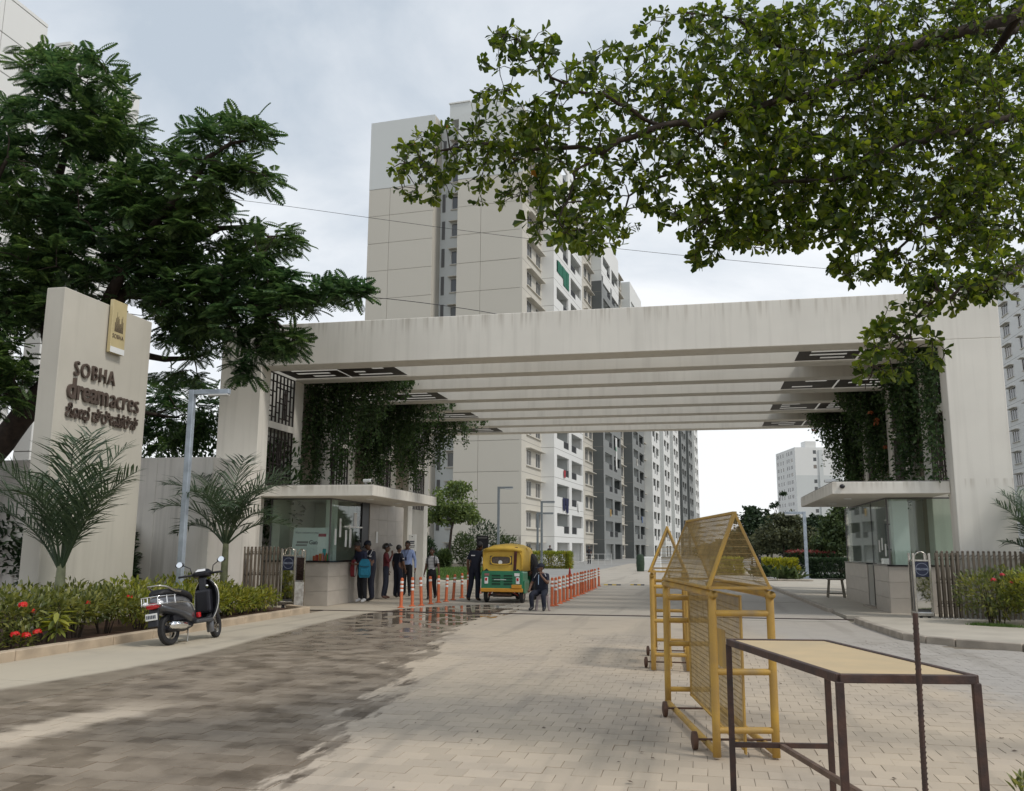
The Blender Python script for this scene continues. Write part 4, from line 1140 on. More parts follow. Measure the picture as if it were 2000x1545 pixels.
# ---- big feathery tree on the left
def left_tree():
    root = thing('shade_tree', 'big dark feathery-leaved tree spreading over the sign wall on the left', 'tree', (-17.4, 17.9, 0))
    T = Matrix.Translation((17.4, -17.9, 0))
    D0 = 20.9
    def q(x, y, d=0.0): return tuple(at(x, y, D0 + d))
    limbs = []
    def limb(pts, rad, wob=0.05):
        p, r = smooth_pts(pts, rad, 4, wob); limbs.append(([tuple(v) for v in p], r))
    limb([(-17.4, 17.9, 0), q(-30, 930), q(40, 820), q(105, 735), q(180, 650), q(240, 570)], [0.34, 0.30, 0.27, 0.23, 0.2, 0.15], 0.03)
    limb([q(180, 650), q(250, 520, -.4), q(340, 390, -.6), q(430, 290, -.8), q(505, 262, -.9)], [0.17, 0.13, 0.09, 0.05, 0.02])
    limb([q(240, 570), q(330, 500, .5), q(450, 440, .6), q(540, 470, .4)], [0.14, 0.1, 0.06, 0.02])
    limb([q(240, 570), q(400, 585, -.3), q(520, 600, -.7), q(640, 585, -1), q(715, 570, -1.2)], [0.13, 0.1, 0.07, 0.04, 0.015])
    limb([q(105, 735), q(90, 560, .8), q(110, 380, 1), q(140, 230, .8), q(165, 140, .6)], [0.19, 0.16, 0.11, 0.06, 0.02])
    limb([q(40, 820), q(-20, 620, -.6), q(-30, 420, -1), q(20, 300, -1.2)], [0.2, 0.15, 0.09, 0.03])
    limb([q(105, 735), q(250, 700, 1.2), q(380, 700, 1.6), q(430, 680, 1.8)], [0.14, 0.1, 0.05, 0.02])
    limb([q(40, 820), q(20, 770, -.6), q(5, 710, -1)], [0.1, 0.06, 0.02])
    limb([q(105, 735), q(220, 790, 2.5), q(350, 815, 4.5)], [.12, .08, .03])
    limb([q(520, 600, -.7), q(560, 650, -1), q(580, 690, -1.1)], [0.05, 0.03, 0.01])
    limb([q(110, 380, 1), q(200, 280, 1.3), q(240, 210, 1.4)], [0.09, 0.05, 0.015])
    blobs = [(40, 330, 130, 130, 0, 1.5, 95), (160, 190, 90, 90, .6, 1.4, 58), (100, 125, 55, 36, .6, 1, 12), (220, 270, 60, 60, .8, 1.2, 24),
             (170, 440, 190, 105, .1, 1.6, 140), (330, 370, 110, 80, -.2, 1.4, 66), (450, 265, 64, 30, -.6, .7, 18), (400, 262, 26, 24, -.6, .5, 4),
             (465, 345, 70, 32, -.3, .9, 20), (400, 460, 130, 66, .2, 1.4, 62), (540, 470, 50, 24, .4, .9, 11), (500, 530, 75, 30, 0, 1.0, 24),
             (250, 540, 170, 46, .3, 1.4, 66), (400, 575, 110, 40, 0, 1.2, 46), (500, 590, 110, 32, -.4, 1.1, 36), (620, 572, 80, 18, -1.0, .7, 20), (690, 570, 24, 11, -1.2, .3, 5),
             (40, 560, 120, 90, .2, 1.6, 90), (-60, 640, 90, 150, .4, 1.5, 50), (380, 665, 60, 34, .8, 1.0, 24), (480, 645, 60, 34, -.6, .7, 16), (560, 668, 40, 20, -1.0, .5, 12), (360, 620, 60, 26, .4, .9, 16),
             (10, 700, 50, 36, -1.0, .8, 18), (0, 770, 50, 44, -.8, .8, 16), (350, 730, 46, 24, 1.2, .8, 10), (360, 800, 80, 50, 4.5, 1.2, 44), (330, 850, 70, 30, 4.5, 1.2, 26), (480, 705, 34, 34, -.6, .6, 8)]
    tips = []
    for cx, cy, rx, ry, dd, dj, n in blobs:
        for _ in range(n):
            while True:
                a, b = R.uniform(-1, 1), R.uniform(-1, 1)
                if a * a + b * b < 1: break
            tips.append(tuple(at(cx + a * rx, cy + b * ry, D0 + dd + R.uniform(-dj, dj))))
    tips = np.array(tips)
    wood = MB(T)
    wood.path(limbs[0][0], limbs[0][1], 12); wood.build('trunk', M_bark, root, smooth='full')
    for p, r in limbs[1:]:
        MB(T).path(p, r, 8).build('limb', M_bark, root, smooth='full')
    tw = MB(T); dirs = twigs(tw, tips, limbs, 0.012, 4, 0.12); o = tw.build('twigs', M_bark, root); o['kind'] = 'stuff'
    k = 11; n = len(tips) * k
    hd = NR.rand(n) * 2 * math.pi; el = NR.normal(0.05, 0.28, n)
    d = np.column_stack([np.cos(hd) * np.cos(el), np.sin(hd) * np.cos(el), np.sin(el)]) + np.repeat(dirs, k, 0) * 0.55
    pos = np.repeat(tips, k, 0) + NR.normal(0, 0.09, (n, 3)) * [1, 1, .6]
    up = np.tile([0, 0, 1.0], (n, 1)) + NR.normal(0, 0.3, (n, 3))
    V, F = scatter(*FROND, pos, frames(d, up), NR.uniform(0.26, 0.56, n))
    me = arr_mesh('crown', V, F, M_leafA); me.transform(T)
    o = link('crown', me, root); o['kind'] = 'stuff'
left_tree()

# ---- near tree overhead on the right, paddle-shaped leaves in whorls
def right_tree():
    bx, by = 4.9, 6.8
    root = thing('almond_tree', 'near tree with paddle-shaped leaves whose branches reach in from the upper right', 'tree', (bx, by, 0))
    T = Matrix.Translation((-bx, -by, 0))
    def q(x, y, d): return tuple(at(x, y, d))
    limbs = []
    def limb(pts, rad, wob=0.025):
        p, r = smooth_pts(pts, rad, 4, wob); limbs.append(([tuple(v) for v in p], r))
    fork = (4.5, 6.9, 3.6)
    limb([(bx, by, 0), (4.85, 6.85, 1.6), fork], [0.2, 0.17, 0.15], 0.01)
    limb([fork, q(2150, 10, 7.0), q(2000, 18, 6.9), q(1830, 75, 6.7), q(1700, 130, 6.7), q(1560, 188, 6.6), q(1420, 222, 6.4), q(1300, 248, 6.3), q(1170, 285, 6.2), q(1000, 292, 6.2), q(850, 296, 6.2), q(775, 350, 6.2)],
         [0.12, 0.085, 0.075, 0.065, 0.055, 0.05, 0.042, 0.036, 0.028, 0.02, 0.012, 0.006])
    limb([fork, q(2120, 60, 7.6), q(1940, 66, 7.5), q(1760, 92, 7.4), q(1560, 92, 7.3), q(1440, 44, 7.2), q(1330, 20, 7.2)], [0.09, 0.06, 0.05, 0.04, 0.03, 0.02, 0.008])
    limb([q(1300, 248, 6.3), q(1200, 200, 6.1), q(1110, 165, 6.0), q(1040, 110, 6.0), q(1010, 60, 6.0)], [0.024, 0.02, 0.015, 0.01, 0.005])
    limb([fork, q(2100, 230, 6.6), q(1900, 255, 6.5), q(1770, 280, 6.4), q(1650, 335, 6.4), q(1500, 365, 6.4), q(1380, 420, 6.4), q(1360, 490, 6.4)], [0.09, 0.05, 0.042, 0.036, 0.028, 0.02, 0.012, 0.005])
    limb([q(1170, 285, 6.2), q(1120, 350, 6.0), q(1100, 430, 5.9), q(1130, 475, 5.9)], [0.02, 0.014, 0.009, 0.004])
    limb([q(1420, 222, 6.4), q(1300, 330, 6.6), q(1220, 400, 6.6), q(1170, 450, 6.6)], [0.024, 0.017, 0.011, 0.005])
    limb([fork, q(2140, 470, 5.7), q(2000, 510, 5.5), q(1920, 545, 5.4), q(1840, 570, 5.4), q(1770, 650, 5.5), q(1720, 700, 5.6), q(1690, 760, 5.7)], [0.07, 0.03, 0.024, 0.018, 0.014, 0.011, 0.008, 0.004])
    limb([q(1900, 255, 6.5), q(1860, 380, 6.3), q(1790, 460, 6.2), q(1700, 510, 6.2), q(1660, 535, 6.2)], [0.035, 0.025, 0.017, 0.01, 0.005])
    limb([q(2000, 18, 6.9), q(1900, 150, 7.4), q(1760, 200, 7.5), q(1620, 250, 7.5)], [0.06, 0.04, 0.03, 0.012])
    blobs = [(1010, 95, 75, 55, 6.0, .3, 26), (1000, 215, 85, 55, 6.0, .4, 24), (1135, 170, 70, 55, 6.0, .4, 20), (1060, 260, 60, 50, 6.1, .4, 14),
             (870, 290, 105, 50, 6.2, .35, 36), (805, 345, 50, 42, 6.2, .3, 14), (960, 340, 100, 62, 6.2, .4, 34), (860, 375, 30, 26, 6.1, .2, 4),
             (1080, 310, 110, 75, 6.2, .5, 44), (1110, 420, 90, 62, 6.0, .5, 42), (1160, 470, 50, 26, 6.3, .4, 10), (1230, 395, 90, 65, 6.5, .5, 40),
             (1250, 250, 120, 105, 6.4, .6, 62), (1230, 120, 80, 60, 6.4, .5, 16), (1310, 60, 75, 45, 7.1, .3, 12), (1320, 210, 80, 100, 6.6, .5, 30),
             (1430, 50, 110, 52, 7.1, .5, 36), (1440, 160, 140, 85, 6.8, .6, 72), (1450, 300, 140, 90, 6.6, .6, 80), (1410, 430, 95, 62, 6.4, .4, 52), (1380, 495, 30, 28, 6.4, .2, 6),
             (1600, 60, 130, 62, 7.2, .6, 58), (1600, 200, 170, 95, 6.9, .7, 120), (1600, 340, 160, 85, 6.6, .6, 96), (1560, 435, 120, 42, 6.4, .4, 40), (1500, 470, 70, 22, 6.4, .4, 12),
             (1800, 40, 150, 80, 7.0, .7, 86), (1800, 180, 160, 100, 6.9, .7, 130), (1800, 330, 160, 95, 6.5, .6, 120), (1720, 440, 90, 48, 6.3, .4, 34), (1685, 515, 62, 34, 6.2, .3, 20), (1760, 520, 60, 32, 6.2, .3, 14),
             (1960, 60, 120, 110, 7.0, .7, 66), (1960, 230, 120, 130, 6.6, .7, 96), (1960, 400, 120, 80, 6.2, .5, 58), (1880, 470, 90, 50, 6.1, .4, 36), (1880, 400, 60, 60, 6.3, .4, 18),
             (1850, 570, 80, 42, 5.5, .25, 26), (1930, 555, 60, 40, 5.5, .3, 14), (1965, 520, 50, 40, 5.5, .3, 8), (1770, 615, 50, 32, 5.5, .25, 12), (1765, 665, 80, 42, 5.6, .3, 34), (1720, 720, 60, 40, 5.7, .3, 22), (1830, 690, 26, 24, 5.5, .2, 5), (1690, 660, 30, 24, 5.6, .2, 6),
             (1560, 120, 190, 100, 8.4, .8, 40), (1600, 300, 190, 110, 8.2, .8, 50), (1820, 130, 190, 130, 8.4, .8, 70), (1840, 320, 170, 120, 8.0, .8, 60), (1980, 200, 100, 190, 8.4, .8, 50), (1440, 370, 100, 80, 7.8, .7, 20), (1960, 430, 90, 60, 7.6, .6, 20)]
    tips = []
    for cx, cy, rx, ry, d, dj, n in blobs:
        for _ in range(int(n * (1.9 if cx < 1350 else (1.1 if cy > 590 else (2.35 if cx < 1500 else 2.9))))):
            while True:
                a, b = R.uniform(-1, 1), R.uniform(-1, 1)
                if a * a + b * b < 1: break
            tips.append(tuple(at(cx + a * rx, cy + b * ry, d + R.uniform(-dj, dj))))
    tips = np.array(tips)
    MB(T).path(limbs[0][0], limbs[0][1], 12).build('trunk', M_bark_l, root, smooth='full')
    for p, r in limbs[1:]:
        MB(T).path(p, [q * .66 for q in r], 8).build('limb', M_bark, root, smooth='full')
    tw = MB(T); dirs = twigs(tw, tips, limbs, 0.004, 4, 0.1); tw.build('twigs', M_bark, root)['kind'] = 'stuff'
    k = 7; n = len(tips) * k
    ax = np.repeat(dirs, k, 0) + np.repeat(NR.normal(0, .35, (len(tips), 3)), k, 0)
    ax /= np.linalg.norm(ax, axis=1, keepdims=True)
    ph = np.tile(np.arange(k), len(tips)) * 2.4 + np.repeat(NR.rand(len(tips)) * 6, k)
    fr = frames(ax)
    side = fr[:, :, 0] * np.cos(ph)[:, None] + fr[:, :, 2] * np.sin(ph)[:, None]
    tilt = NR.uniform(0.35, 1.5, n)[:, None]
    d = side + ax * tilt + np.array([0, 0, -0.25])
    pos = np.repeat(tips, k, 0) - ax * (NR.rand(n)[:, None] * 0.06)
    up = ax + NR.normal(0, .25, (n, 3))
    scl = NR.uniform(0.036, 0.100, n) * np.repeat(np.where(np.array([abs(t_[0] - EYE.x) for t_ in tips]) > 1.1, .82, 1.0), k)
    fr = frames(d, up)
    # the 300 leaves that show largest become leaves of their own
    rel = pos - np.array(EYE[:]); dep = rel @ np.array(_f[:])
    px = 1000 + FOC * (rel @ np.array(_r[:])) / dep; pyy = 772.5 - FOC * (rel @ np.array(_u[:])) / dep
    vis = (px > 0) & (px < 2000) & (pyy > 0) & (pyy < 1545)
    score = np.where(vis, scl / dep, 0); order = np.argsort(-score)
    own, rest = order[:300], order[300:]
    lm = bpy.data.meshes.new('leaf'); lm.from_pydata([tuple(v) for v in LEAF_O[0]], [], [tuple(f) for f in LEAF_O[1]]); lm.materials.append(M_leafB)
    lms = [lm]
    for s in (0.8, 1.25):
        l2 = lm.copy(); lms.append(l2); l2.materials[0] = mat('obovate_leaf_light', (0.075, 0.11, 0.02), 0.4, trans=0.5) if s > 1 else mat('obovate_leaf_deep', (0.036, 0.064, 0.015), 0.4, trans=0.42)
    for i in own:
        o = link('leaf', lms[int(i) % 3], root)
        M = Matrix(fr[i].tolist()).to_4x4(); M.translation = Vector(pos[i]) - Vector((bx, by, 0))
        o.matrix_basis = M @ Matrix.Scale(scl[i], 4)
    V, F = scatter(*LEAF_O, pos[rest], fr[rest], scl[rest])
    me = arr_mesh('crown', V, F, M_leafB); me.transform(T)
    link('crown', me, root)['kind'] = 'stuff'
    # a few yellowed leaves
    sel = NR.choice(len(pos), 60, replace=False)
    V, F = scatter(*LEAF_O, pos[sel], frames(d[sel], -up[sel]), scl[sel] * 1.05)
    me = arr_mesh('yellowed_leaves', V, F, mat('yellowed_leaf', (0.35, 0.16, 0.02), 0.5, trans=0.3)); me.transform(T)
    link('yellowed_leaves', me, root)['kind'] = 'stuff'
right_tree()

# ---- shrubs
def flower_cluster(parent, c, r, m, n=46):
    d = unit(n); d[:, 2] = np.abs(d[:, 2]) * 0.8 + 0.05
    V, F = scatter(LEAF_B[0] * [1.3, 1, 1], LEAF_B[1], np.array(c) + d * r * [1, 1, .7] * NR.uniform(.6, 1, (n, 1)), frames(np.cross(d, unit(n)), d), np.full(n, r * 0.62))
    return link('flower', arr_mesh('flower', V, F, m), parent)
def shrub(name, label, cat, loc, rx, ry, h, nl, ls, m, group=None, stems=9, bare=0.25, tmpl=LEAF_E, flowers=(), fm=None, box=False, stem_m=None, upd=0.35):
    root = thing(name, label, cat, loc, R.uniform(0, 0.3), group)
    sm = MB()
    pts = unit(nl); rad = NR.rand(nl) ** 0.33
    if box:
        nl = int(nl * 1.7); ls = ls * 1.25; pts = unit(nl); p = NR.uniform(-1, 1, (nl, 3)); ax_ = NR.choice(3, nl, p=[.3, .3, .4]); p[np.arange(nl), ax_] = np.sign(p[np.arange(nl), ax_]) * NR.uniform(.6, 1.03, nl) ** .6
        P = p * [rx, ry, h * (1 - bare) / 2] + [0, 0, h * (1 + bare) / 2]; nrm = p
    else:
        hum = 1 + 0.16 * np.sin(pts[:, 0] * 5 + loc[0] * 7) * np.cos(pts[:, 1] * 4 + loc[1] * 3)
        P = pts * rad[:, None] * hum[:, None] * [rx, ry, h * (1 - bare) / 2] + [0, 0, h * (1 + bare) / 2]; nrm = pts
    for i in range(stems):
        a = R.uniform(0, 6.28); e = (math.cos(a) * rx * .6 * R.random() ** .5, math.sin(a) * ry * .6 * R.random() ** .5, h * R.uniform(.55, .8))
        b0 = (e[0] * .35, e[1] * .35, -0.02)
        sm.path([b0, (e[0] * .55 + R.gauss(0, .02), e[1] * .55, e[2] * .5), e], [.013, .009, .005], 5, cap=False)
    sm.build('stem', stem_m or M_bark, root)
    d = nrm * 0.8 + unit(nl) * 0.75 + [0, 0, upd]
    V, F = scatter(*tmpl, P, frames(d, unit(nl) * .5 + [0, 0, 1]), NR.uniform(.65, 1.2, nl) * ls)
    link('foliage', arr_mesh('foliage', V, F, m), root)['kind'] = 'stuff'
    for fx, fy, fz in flowers: flower_cluster(root, (fx, fy, fz), R.uniform(.04, .055), fm or M_red)
    return root
hedge_lab = ['dull green ixora at the left end of the kerbside bed', 'ixora bush left of the sign wall palm in the kerbside bed', 'ixora bush in front of the palm by the sign wall', 'ixora bush just right of the sign wall palm', 'leggy ixora below the middle of the sign wall',
             'ixora bush under the right part of the sign wall', 'ixora bush behind the scooter tail rack', 'green bush behind the scooter seat by the lamp post', 'bright bush behind the scooter handlebar', 'yellow-green bush just right of the scooter',
             'yellow-green bush under the second palm', 'rounded bright bush before the folding gate', 'last low bush at the end of the kerbside bed', 'small bush beside the folding gate head']
yy = 8.9
for i, lb in enumerate(hedge_lab):
    bright = i >= 7
    x = -9.75 + R.uniform(-.1, .1) if i < 12 else -9.85
    fl = []
    if i in (3, 5, 6): fl = [(R.uniform(.2, .45), R.uniform(-.3, .3), R.uniform(.5, .8))]
    shrub('hedge_shrub', lb, 'shrub', (x, yy, 0.04), R.uniform(.5, .6), R.uniform(.5, .58), R.uniform(.68, .8) if i < 12 else .55, 900 if bright else 700, 0.10 if bright else 0.115,
          M_leafH if bright else M_leafI, 'shrubs in the kerbside bed', flowers=fl, bare=0.12 if bright else 0.3)
    # a second rank that fills the bed behind
    yy += 0.76
for i in range(7):
    shrub('hedge_shrub', 'ixora bush in the second rank of the bed, ' + ['farthest left', 'left of the sign palm', 'right of the sign palm', 'at the foot of the sign wall', 'beside the lamp post foot', 'between lamp post and second palm', 'behind the second palm'][i], 'shrub',
          (-10.7 + R.uniform(-.1, .1), 9.4 + i * 1.45, 0.04), .6, .8, .86, 700, 0.11, M_leafI if i < 4 else M_leafH, 'shrubs in the kerbside bed', bare=.2)
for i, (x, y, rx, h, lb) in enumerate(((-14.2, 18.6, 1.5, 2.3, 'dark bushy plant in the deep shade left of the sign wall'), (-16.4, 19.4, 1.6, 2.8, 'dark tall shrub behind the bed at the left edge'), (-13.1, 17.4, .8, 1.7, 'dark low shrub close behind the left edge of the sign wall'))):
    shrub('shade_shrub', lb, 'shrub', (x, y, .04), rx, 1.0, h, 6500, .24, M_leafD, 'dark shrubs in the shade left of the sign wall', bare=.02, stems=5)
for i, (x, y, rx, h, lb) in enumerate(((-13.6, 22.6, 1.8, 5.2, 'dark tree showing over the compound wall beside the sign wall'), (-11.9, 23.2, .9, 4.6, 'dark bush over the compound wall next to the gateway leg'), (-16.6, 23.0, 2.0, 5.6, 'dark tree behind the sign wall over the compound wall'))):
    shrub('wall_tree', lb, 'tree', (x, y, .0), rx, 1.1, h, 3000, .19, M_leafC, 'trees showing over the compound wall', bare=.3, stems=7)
rp = thing('ixora_plant', 'small low ixora with big red flower heads at the front of the bed', 'flowering plant', (-9.28, 10.95, 0.05))
nl = 190; d = unit(nl); d[:, 2] = np.abs(d[:, 2]); 
V, F = scatter(*LEAF_E, d * NR.rand(nl, 1) ** .4 * [.24, .24, .34] + [0, 0, .06], frames(d * .6 + unit(nl) * .5), NR.uniform(.07, .12, nl)); link('foliage', arr_mesh('foliage', V, F, M_leafI), rp)['kind'] = 'stuff'
for f_ in ((.16, -.1, .22), (.2, .06, .25), (.1, -.24, .24), (-.02, .0, .62)): flower_cluster(rp, f_, .062, M_red, 60)
MB().path([(0, 0, -.02), (.05, 0, .2)], [.012, .006], 5).path([(0, .02, -.02), (-.06, .3, .55)], [.01, .005], 5).build('stem', M_bark, rp)
yp = thing('young_plant', 'young plant with drooping pale yellow-green leaves beside the red flowers', 'plant', (-9.22, 11.55, 0.05))
nl = 46; hd = NR.rand(nl) * 6.28; z = NR.uniform(.15, .5, nl)
V, F = scatter(LEAF_E[0] * [.8, 1, 1], LEAF_E[1], np.column_stack([np.cos(hd) * .05, np.sin(hd) * .05, z]), frames(np.column_stack([np.cos(hd), np.sin(hd), NR.uniform(-.7, .3, nl)])), NR.uniform(.16, .26, nl)); link('foliage', arr_mesh('foliage', V, F, M_leafH), yp)
MB().path([(0, 0, -.02), (.01, 0, .3), (.03, .02, .5)], [.012, .009, .004], 5).build('stem', M_palmst, yp)
gr = MB();
def grass_strip(name, pts, n, hgt, m=None):
    P = np.array(pts, float); k = NR.randint(0, len(P) - 1, n); t = NR.rand(n, 1)
    pos = P[k] * (1 - t) + P[k + 1] * t; pos[:, :2] += NR.normal(0, .05, (n, 2))
    hd = NR.rand(n) * 6.28; d = np.column_stack([np.cos(hd) * .5, np.sin(hd) * .5, np.full(n, 1.0)])
    V, F = scatter(np.array([(-.09, 0, 0), (.09, 0, 0), (.05, .6, .02), (0, 1, .06)]), np.array([(0, 1, 2, 3)]), pos, frames(d, unit(n)), NR.uniform(.6, 1.2, n) * hgt)
    o = link(name, arr_mesh(name, V, F, m or M_grass)); o['kind'] = 'stuff'; return o
grass_strip('grass', [(-9.06, 8, .05), (-9.06, 19.2, .05)], 4200, .06)
grass_strip('grass', [(5.0, 18.7, .1), (5.6, 18.4, .1), (7.5, 17.6, .1)], 1800, .07)
# right-hand flowering bushes
for i, (x, y, rx, h, lb, fl) in enumerate(((5.55, 19.15, .62, 1.0, 'dark ixora with pink flowers against the right folding gate', [(-.2, -.45, .85), (.0, -.4, .95), (.2, -.3, .8)]),
                                           (6.35, 18.95, .62, 1.05, 'ixora bush with red-pink flower heads at the right edge, in front', [(-.3, -.35, .95), (-.1, -.5, .75), (.1, -.4, 1.0)]),
                                           (6.9, 19.9, .7, 1.2, 'taller ixora bush behind the flowering ones at the right edge', [(-.3, -.4, 1.1)]),
                                           (7.4, 18.6, .7, 1.05, 'ixora bush cut by the right edge of the picture', []))):
    shrub('hedge_shrub', lb, 'shrub', (x, y, 0.1), rx * 1.15, rx * .95, h * 1.06, 1500, .11, M_leafI if i != 1 else M_leafH, 'flowering bushes by the right gate', flowers=fl, fm=M_coral, bare=.12)

# ---- palms
def palm(label, loc, fronds, trunk_h, tr):
    root = thing('palm', label, 'palm', loc)
    MB().path([(0, 0, -.05), (0.01, 0, trunk_h * .6), (0, 0.01, trunk_h)], [tr, tr * .85, tr * .6], 12).build('trunk', M_palmtr, root, smooth='full')
    for az, el, L, droop in fronds:
        az, el = math.radians(az), math.radians(el); h = Vector((math.cos(az), math.sin(az), 0))
        pts = []; p = Vector((0, 0, trunk_h * .82)) + h * .02; e = el; n = 16
        for i in range(n + 1):
            pts.append(p.copy()); e2 = e - math.radians(droop) * (i / n) ** 1.6
            p = p + (h * math.cos(e2) + Vector((0, 0, math.sin(e2)))) * (L / n)
        mb = MB().path(pts, [0.022 * (1 - .85 * i / n) + .002 for i in range(n + 1)], 5)
        lv, lf = [], []
        side = h.cross(Vector((0, 0, 1)))
        for i in range(34):
            s = 0.2 + 0.8 * ((i + R.uniform(-.3, .3)) / 33.3); s = min(max(s, .19), .995); k = min(n - 1, int(s * n)); q = pts[k].lerp(pts[k + 1], s * n - k); t = (pts[k + 1] - pts[k]).normalized(); up = side.cross(t)
            ll = L * 0.37 * (math.sin(math.pi * (0.22 + .70 * (s - .2) / .8)) ** .8) * R.uniform(.75, 1.15)
            for sg in (-1, 1):
                d0 = (side * sg * R.uniform(.5, .8) + t * .72 + up * R.uniform(.0, .4) + Vector((0, 0, R.gauss(0, .14)))).normalized()
                d1 = (d0 + Vector((0, 0, -.22 - .4 * R.random()))).normalized(); wv = t.cross(d0).cross(d0).normalized() * 0.014
                m_ = q + d0 * ll * .55; e_ = m_ + d1 * ll * .45
                mb.add([q - wv * .6, q + wv * .6, m_ + wv, m_ - wv], [(0, 1, 2, 3)]); mb.add([m_ - wv, m_ + wv, e_], [(0, 1, 2)])
        mb.build('frond', M_palm, root)
    return root
palm('palm with greyish arching fronds in front of the sign wall', (-10.55, 13.2, 0.05), [(5, 70, 2.1, 45), (-30, 68, 2.2, 50), (60, 78, 2.4, 30), (100, 84, 2.5, 22), (160, 74, 2.2, 60), (205, 68, 2.2, 70), (235, 74, 2.3, 55), (275, 76, 2.0, 90), (310, 80, 2.4, 50), (335, 60, 1.9, 45), (190, 58, 1.8, 60)], 1.25, .10)
palm('palm with dark feathery fronds between lamp post and folding gate', (-10.05, 17.6, 0.05), [(10, 72, 2.0, 75), (-30, 68, 2.0, 85), (50, 74, 2.2, 66), (100, 82, 2.2, 45), (150, 72, 2.2, 66), (190, 72, 2.1, 85), (215, 60, 1.8, 95), (260, 76, 1.9, 105), (300, 66, 1.8, 105), (340, 54, 1.6, 85), (170, 44, 1.5, 95), (20, 44, 1.5, 80)], 1.8, .085)
palm('palm at the right edge beside the folding gate slats', (7.0, 20.3, 0.1), [(190, 72, 1.7, 45), (150, 78, 1.8, 35), (225, 64, 1.6, 55), (255, 74, 1.7, 50), (120, 80, 1.8, 30), (40, 60, 1.4, 60), (330, 60, 1.4, 60), (200, 52, 1.2, 60)], 1.2, .08)

# ---- vines trained over the gateway
def vine(label, x0, xw, y0, y1, n, lmax, seed):
    rr = np.random.RandomState(seed); root = thing('hanging_vine', label, 'vine', ((x0 + xw) / 2, (y0 + y1) / 2, 0), group='vines trailing from the gateway')
    T = Matrix.Translation((-(x0 + xw) / 2, -(y0 + y1) / 2, 0)); st = MB(T); P = []; Dd = []
    for k in range(n):
        u = rr.rand() ** 1.7; x = xw + (x0 - xw) * u; y = y0 + rr.rand() * (y1 - y0); L = lmax * (1 - u) ** .9 * rr.uniform(.45, 1.05) + .25
        z = 6.62 + rr.uniform(-.1, .1); pts = []
        ns = max(4, int(L / .16))
        dx, dy = rr.normal(0, .05, 2)
        for i in range(ns + 1):
            pts.append((x + dx * i * .3 + rr.normal(0, .02), y + dy * i * .3 + rr.normal(0, .02), z - L * i / ns))
        st.path(pts, .004, 3, cap=False)
        for i in range(ns + 1):
            for _ in range(6):
                P.append(np.array(pts[i]) + rr.normal(0, .06, 3)); Dd.append(rr.normal(0, 1, 3) * [1, 1, .5] + [0, 0, -.7])
    P = np.array(P); Dd = np.array(Dd)
    V, F = scatter(*LEAF_B, P, frames(Dd, unit(len(P)) + [0, -.4, .4]), rr.uniform(.07, .13, len(P)))
    me = arr_mesh('foliage', V, F, M_leafC); me.transform(T); link('foliage', me, root)['kind'] = 'stuff'
    st.build('stems', M_bark, root)['kind'] = 'stuff'
    return root
vine('dense dark creeper in the first open bay on the left of the gateway', -8.3, -11.2, 23.62, 25.05, 130, 3.5, 1)
vine('dense creeper in the middle bay on the left, hanging over the cabin roof', -8.2, -11.2, 27.75, 29.15, 130, 3.4, 2)
vine('creeper in the rear bay on the left of the gateway', -8.0, -11.2, 31.85, 33.25, 90, 2.8, 3)
vine('leafy creeper hanging beside the right leg of the gateway', 4.7, 5.5, 23.62, 25.05, 80, 3.7, 4)
vine('creeper in the middle bay on the right over the cabin roof', 4.3, 5.5, 27.75, 29.15, 110, 3.3, 5)
vine('dark hanging creeper in the rear bay on the right of the gateway', 3.9, 5.5, 31.85, 33.25, 140, 3.8, 6)
vine('light creeper on the first screen by the right gateway leg', 4.9, 5.5, 21.6, 22.9, 34, 3.6, 7)
ob = thing('orange_vine_flowers', 'small hanging clusters of orange flowers among the right-hand creepers', 'flowers', (4.4, 24, 5.0))
for c in ((0, 0, 0), (.2, .3, -.15), (.1, -.1, -.3), (-.9, 4.2, .1), (.5, 1.0, -.8)):
    flower_cluster(ob, c, .075, mat('orange_petal', (.26, .075, .02), .6, trans=.2), 26)

# ---- garden beyond the gate
def cloud_tree(name, label, base, H, blobs, n, ls, m, tr=.12, cat='tree', group=None, bark=None, lean=0.0, tmpl=LEAF_B):
    root = thing(name, label, cat, base, 0, group)
    th = min(b[2] - b[5] * .3 for b in blobs)
    limbs = [([(0, 0, -.1), (lean * .4, 0, th * .5), (lean, 0, max(th, H * .35))], [tr, tr * .8, tr * .6])]
    MB().path(*smooth_pts(*limbs[0], 4, .02), 8).build('trunk', bark or M_bark, root, smooth='full')
    tot = sum(b[3] * b[4] for b in blobs); Ps = []; lm = MB()
    for (x, y, z, rx, ry, rz) in blobs:
        lm.path([limbs[0][0][2], ((x + lean) / 2, y / 2, (z + H * .35) / 2 + .2), (x, y, z)], [tr * .45, tr * .3, .02], 5, cap=False)
        k = max(8, int(n * rx * ry / tot)); u = unit(k) * NR.rand(k, 1) ** .4
        # clumps inside each mass leave gaps and light and dark tufts
        kc = max(3, k // 26); cc = unit(kc) * NR.rand(kc, 1) ** .35; idx = NR.randint(0, kc, k)
        Ps.append((cc[idx] * .85 + u * .30) * [rx, ry, rz] + [x, y, z])
    lm.build('limbs', bark or M_bark, root, smooth='full')
    P = np.concatenate(Ps); k = len(P)
    V, F = scatter(*tmpl, P, frames(unit(k) + [0, 0, -.2], unit(k) + [0, 0, .8]), NR.uniform(.6, 1.3, k) * ls)
    link('crown', arr_mesh('crown', V, F, m), root)['kind'] = 'stuff'
    return root
g0 = on_ground(872, 1108)
